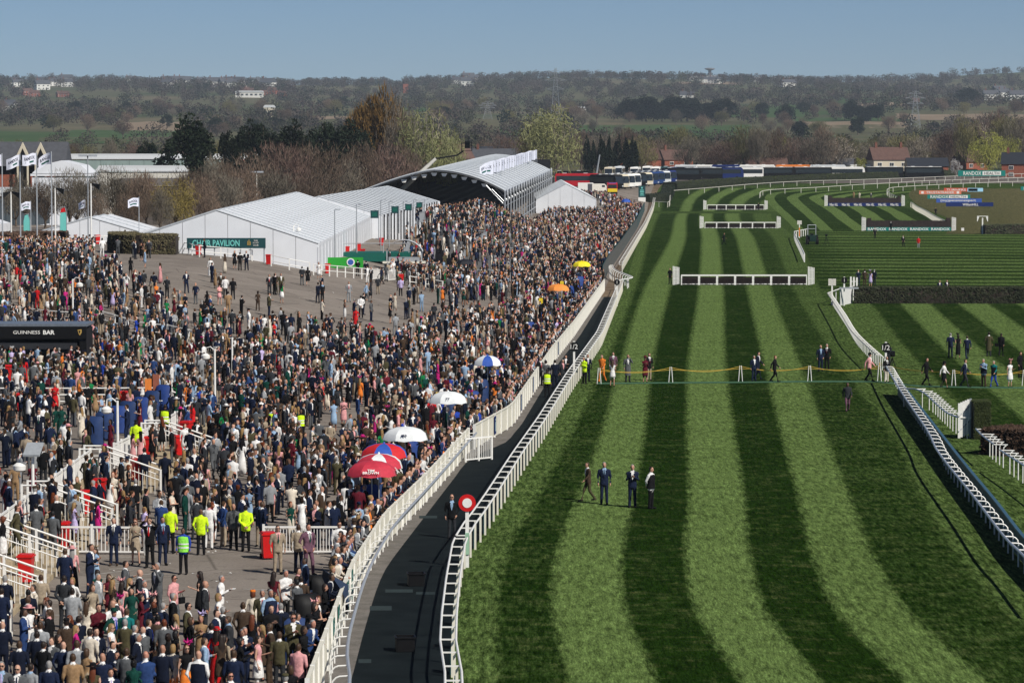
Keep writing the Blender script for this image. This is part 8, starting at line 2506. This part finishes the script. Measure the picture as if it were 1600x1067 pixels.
def wants(X, Y):
    """chance that somebody stands at a trial spot"""
    fx = FX(Y) - .45
    if X > fx: return 0
    if 387 < Y and X > fx - .8: return 0
    z = foot_h(X, Y); u, v = proj(X, Y, z)
    if u < -25 or u > 1020 or v > 1175: return 0
    if -40 < X < -18.9 and 341 < Y < 476: return 0
    if -31 < X < -11.5 and 474 < Y < 598: return 0
    if X < -27.5 and 223.8 < Y < 229: return 0
    if X < -24.3 and 213 < Y < 215: return 0
    if -14.6 < X < -9 and 379 < Y < 384: return 0
    if -34 < X < -9 and 341 < Y < 391 and X < -13: return 0 if Y > 352 else .05
    e = EX(Y)
    if 103 < Y < 187 and -.45 < X - e < .05: return 0
    if 100 < Y < 103.5 and X < e + .3: return 0
    if 318 < Y < 352 and X < -10 and u > 225: return .015
    for ys_ in (108, 116, 124, 137.5, 153.8, 168):
        if abs(Y - ys_) < 1.3 and e - 1 < X < e + 3: return 0.04
    if X < -44 and Y > 345: return 0
    if in_poly(u, v, TARM): return 0
    if in_poly(u, v, OPEN): return .022 if v < 470 else .08
    if in_poly(u, v, STREET): return .03
    for P in GAPS:
        if in_poly(u, v, P): return .03
    if Y < 118: return .95 if v > 1000 else .6
    if X < e and 120 < Y < 190: return .5 if X > -30 else .7
    if 186 < Y < 212 and X < -17: return .7
    if Y > 600:
        ax = .052 * (Y - 600) - 1.3
        if X < ax + 3: return 0
        if Y > 815: return .03
        if 712 < Y < 802 and X < 19.5: return 0
        return 1.15
    if bank_h(X, Y) > 0: return 1.2
    if Y > 392 and X < -.5 + .035 * (Y - 392): return 0
    if v < 395 and u < 300: return .8 if u < 120 else .12
    return 1.15
Y = 96.0
while Y < 820:
    stepy = 1.25 if Y < 240 else (1.35 if Y < 400 else 1.6)
    X = -62.0
    xs = 1.0 if Y < 240 else 1.2
    while X < FX(Y):
        x, y = X + rc.uniform(-.45, .45), Y + rc.uniform(-.55, .55)
        w_ = wants(x, y)
        if w_ > .1: w_ *= .72 + .62 * math.sin(x * 1.25 + 2.2 * math.sin(y * .63)) * math.sin(y * 1.05 + 1.9 * math.sin(x * .47))
        if w_ > 0 and rc.random() < w_ * (.98 if y < 245 else .86):
            if free(x, y, .21):
                put(x, y, .21); crowd.append((x, y))
        X += xs
    Y += stepy
# rows leaning on the cream fence
Y = 98.0
while Y < 364:
    Y += rc.uniform(.5, .85)
    if 173.5 < Y < 176.5: continue
    x = FX(Y) - .5
    if rc.random() < .86 and free(x, Y, .18): put(x, Y, .18); crowd.append((x, Y, 'rail'))
crowd.sort(key=lambda c: c[1])
n_named = len(ROSTER)
LIMIT = 300 - n_named
def dressup(rail, Y):
    w = rc.random() < .36
    if rail and not w and rc.random() < .7: kind = 'm_rail'
    else: kind = rc.choice(women if w else men)
    top = rc.choice(topsW if w else topsM)
    dress = VAR[kind][1].get('dress')
    if w: bottom = None if rc.random() < .8 else rc.choice(['black', 'cream', 'navy', 'white'])
    else: bottom = None if rc.random() < .62 else rc.choice(['charcoal', 'navy', 'beige', 'black', 'grey', 'dark navy'])
    shirt = rc.choice(['white'] * 6 + ['pale blue', 'pale blue', 'pink', 'charcoal']) if not w else 'white'
    hair = rc.choice(['dark brown', 'dark brown', 'brown', 'black', 'grey', 'brown'] if not w else ['brown', 'blond', 'blond', 'dark brown', 'auburn', 'black'])
    hat = None
    if w and rc.random() < .26: hat = rc.choice(['fascinator', 'fascinator', 'wide-brimmed hat'])
    if not w and rc.random() < .10: hat = rc.choice(['flat cap', 'flat cap', 'trilby'])
    hatc = rc.choice(['black', 'black', 'magenta', 'cream', 'navy', 'white', 'beige', 'pink']) if w else rc.choice(['olive', 'grey', 'brown', 'black', 'navy'])
    return kind, top, bottom, shirt, hair, rc.choice([0, 1, 2, 2, 0, 3, 5, 4]) if rc.random() < .9 else 4, hat, hatc, rc.random() < .25
def heading(x, y, rail):
    if rail: return R_(75 + rc.uniform(-25, 25))
    return R_(rc.choice([0, 90, 180, 70, 110, 150, 200, 250, -60]) + rc.uniform(-35, 35))
STUFF = []
for c in crowd:
    rail = len(c) > 2
    x, y = c[0], c[1]
    kind, top, bottom, shirt, hair, sk, hat, hatc, shades = dressup(rail, y)
    rz = heading(x, y, rail)
    z = foot_h(x, y)
    u, v = proj(x, y, z + 1.0)
    if len(ROSTER) < 300 and 4 < u < 1000 and v < 1062:
        person(x, y, z, kind, rz, top, bottom, shirt, hair, sk, hat, hatc, shades)
    else: STUFF.append((x, y, z, kind, rz, top, bottom, shirt, hair, sk, hat, hatc))

def crowd_mesh(rows):
    VV, TT, CC_, o = [], [], [], 0
    hatcache = {}
    for x, y, z, kind, rz, top, bottom, shirt, hair, sk, hat, hatc in rows:
        f, L = FIGS[kind]
        v, vn, t, rg = L[1 if y < 240 else (2 if y < 380 else 3)]
        sc = rc.uniform(.95, 1.06) if kind[0] == 'm' else rc.uniform(.89, .99)
        ca, sa = math.cos(rz) * sc, math.sin(rz) * sc
        cols = np.array([SKINC[sk], HAIRC[hair], PAL[top], PAL[shirt], PAL[bottom or top], PAL['black']], np.float32)
        col = cols[rg] * np.float32(rc.uniform(.85, 1.15))
        vs_, ts_, cs_ = [v], [t], [col]
        if hat:
            if hat not in hatcache:
                me = hatm(hat); me.calc_loop_triangles()
                a = np.empty(len(me.vertices) * 3, np.float32); me.vertices.foreach_get('co', a)
                b = np.empty(len(me.loop_triangles) * 3, np.int32); me.loop_triangles.foreach_get('vertices', b)
                hatcache[hat] = (a.reshape(-1, 3), b.reshape(-1, 3))
            a, b = hatcache[hat]
            vs_.append(a + np.array([0, f.head[0], 0], np.float32)); ts_.append(b + len(v)); cs_.append(np.tile(np.array(PAL[hatc], np.float32), (len(b), 1)))
        v = np.concatenate(vs_); t = np.concatenate(ts_); col = np.concatenate(cs_)
        w = np.empty_like(v)
        w[:, 0] = v[:, 0] * ca - v[:, 1] * sa + x; w[:, 1] = v[:, 0] * sa + v[:, 1] * ca + y; w[:, 2] = v[:, 2] * sc + z
        VV.append(w); TT.append(t + o); CC_.append(col); o += len(v)
    v = np.concatenate(VV); t = np.concatenate(TT); c = np.concatenate(CC_)
    n = len(t)
    me = bpy.data.meshes.new('crowd')
    me.vertices.add(len(v)); me.vertices.foreach_set('co', v.astype(np.float32).ravel())
    me.loops.add(n * 3); me.loops.foreach_set('vertex_index', t.astype(np.int32).ravel())
    me.polygons.add(n); me.polygons.foreach_set('loop_start', np.arange(0, n * 3, 3, dtype=np.int32)); me.polygons.foreach_set('use_smooth', np.ones(n, bool))
    me.update(calc_edges=True)
    at = me.attributes.new('tint', 'FLOAT_COLOR', 'FACE')
    at.data.foreach_set('color', np.concatenate([np.clip(c, 0, 1), np.ones((n, 1), np.float32)], 1).astype(np.float32).ravel())
    cm, nt, b_ = nodes_mat('crowd_clothing')
    a_ = N(nt, 'ShaderNodeAttribute', attribute_name='tint')
    nz = noise(nt, N(nt, 'ShaderNodeNewGeometry').outputs['Position'], 9, 3)
    g = rng(nt, nz, .3, .7, .82, 1.18); gv = N(nt, 'ShaderNodeCombineColor')
    for i in range(3): nt.links.new(g, gv.inputs[i])
    nt.links.new(mixc(nt, 1.0, a_.outputs['Color'], gv.outputs[0], 'MULTIPLY'), b_.inputs['Base Color'])
    b_.inputs['Roughness'].default_value = .85; b_.inputs['Specular IOR Level'].default_value = .06
    me.materials.append(cm)
    return me
o = tag(link('crowd', crowd_mesh(STUFF)), kind='stuff')
print('PEOPLE', len(ROSTER), 'crowd', len(STUFF), 'tris', len(o.data.polygons))

# labels that single each one out: look first, then head, pose, place
def zone(x, y):
    fx = FX(y); e = EX(y)
    if x > fx - .9: return 'at the cream fence'
    if y < 112: return 'in the lowest rows of the crowd'
    if x < e and y < 190: return 'on the raised platform'
    if x < e + 2.4 and y < 190: return 'on the platform steps'
    if y < 124: return 'on the open tarmac below the barriers'
    if x > fx - 5: return 'between the umbrellas and the crowd'
    if y < 145: return 'just behind the white barriers'
    if y < 165: return 'beside the aisle of red bins'
    if y < 190: return 'level with the betting pitches'
    return 'in the middle of the crowd'
taken = {}
todo = [r for r in ROSTER if not r[0].get('label')]
from collections import Counter
def cut(s): return ' '.join(s.split()[:16])
cands = []
for r in todo:
    o, look, hd, pose, sg, _, ex, x, y = r
    zn = zone(x, y)
    near_ = sorted((q for q in ROSTER if q is not r), key=lambda q: (q[7] - x) ** 2 + (q[8] - y) ** 2)[:4]
    c = ['person in %s, %s, %s' % (look, hd, zn)]
    if pose: c.append('person in %s, %s, %s, %s' % (look, hd, pose, zn))
    for q in near_: c.append('person in %s, %s, beside the %s' % (look, hd, q[1]))
    for q in near_: c.append('person in %s, %s, beside the %s with %s' % (look, hd, q[1], q[2]))
    if sg: c.insert(1, 'person in %s and sunglasses, %s, %s' % (look, hd, zn))
    c += ['person in %s, %s' % (look, zn)] + ['person in %s, beside %s' % (look, q[1]) for q in near_] + ['person in %s, %s' % (look, hd)]
    cands.append([k for k in c if len(k.split()) <= 16])
cnt = Counter(k for c in cands for k in set(c))
usedl = set(o.get('label') for o in (r[0] for r in ROSTER) if o.get('label'))
for r, c in zip(todo, cands):
    pick = next((k for k in c if cnt[k] == 1 and k not in usedl), None) or next((k for k in c if k not in usedl), None)
    if pick is None: pick = c[0]; r[0]['group'] = 'people alike in the crowd'
    usedl.add(pick); r[0]['label'] = pick
for r in ROSTER: r[0]['group'] = 'racegoers and staff'

# things people hold
def held(name, lab, cat, near_label, mb, m_, off):
    o = next((r[0] for r in ROSTER if near_label in r[0].get('label', '')), None)
    if o is None: return
    rz = o.rotation_euler.z
    x, y, z = off
    p = (o.location.x + x * math.cos(rz) - y * math.sin(rz), o.location.y + x * math.sin(rz) + y * math.cos(rz), o.location.z + z)
    t = link(name, mb.mesh(name, m_), None, p, rz)
    tag(t, lab, cat)
held('race_card', 'white folded race card held by the person in the white suit', 'paper', 'white suit', MB().box((0, 0, 0), (.22, .16, .01)), WHITE, (0, -.42, 1.30))
held('dustpan', 'blue long-handled dustpan resting on the aisle', 'dustpan', 'blue dustpan', MB().box((0, 0, .1), (.3, .25, .2)).tube((0, .1, .15), (0, .1, .85), .015), BLUEC, (-.38, -.25, 0))
held('handbag', 'black handbag hanging beside the pale pink jacket', 'bag', 'pink jacket and grey', MB().box((0, 0, 0), (.28, .1, .2)).path([(-.1, 0, .1), (0, 0, .3), (.1, 0, .1)], .01, 5), BLACKPL, (.34, -.05, .85))
held('camera_bag', 'black camera bag carried on the chase turf', 'bag', 'camera bag', MB().box((0, 0, 0), (.3, .18, .22)).path([(-.12, 0, .1), (0, 0, .5), (.12, 0, .1)], .012, 5), BLACKPL, (.3, 0, .85))

# dropped cups and slips on the tarmac
m = MB(); rl = random.Random(5)
for _ in range(420):
    y = rl.uniform(98, 350); x = rl.uniform(-40 if y > 200 else -16, FX(y) - .6)
    u, v = proj(x, y, 0)
    z = foot_h(x, y) + .012
    a = rl.uniform(0, 6.28); r_ = rl.uniform(.03, .085)
    m.add([(x + r_ * math.cos(a), y + r_ * math.sin(a), z), (x - r_ * math.sin(a), y + r_ * math.cos(a), z + rl.uniform(0, .03)), (x - r_ * math.cos(a), y - r_ * math.sin(a), z), (x + r_ * math.sin(a), y - r_ * math.cos(a), z + rl.uniform(0, .03))], [(0, 1, 2, 3)], rl.choice([0, 0, 0, 1]))
tag(link('litter', m.mesh('litter', [WHITE, TIMBER], False, fix=False)), kind='stuff')
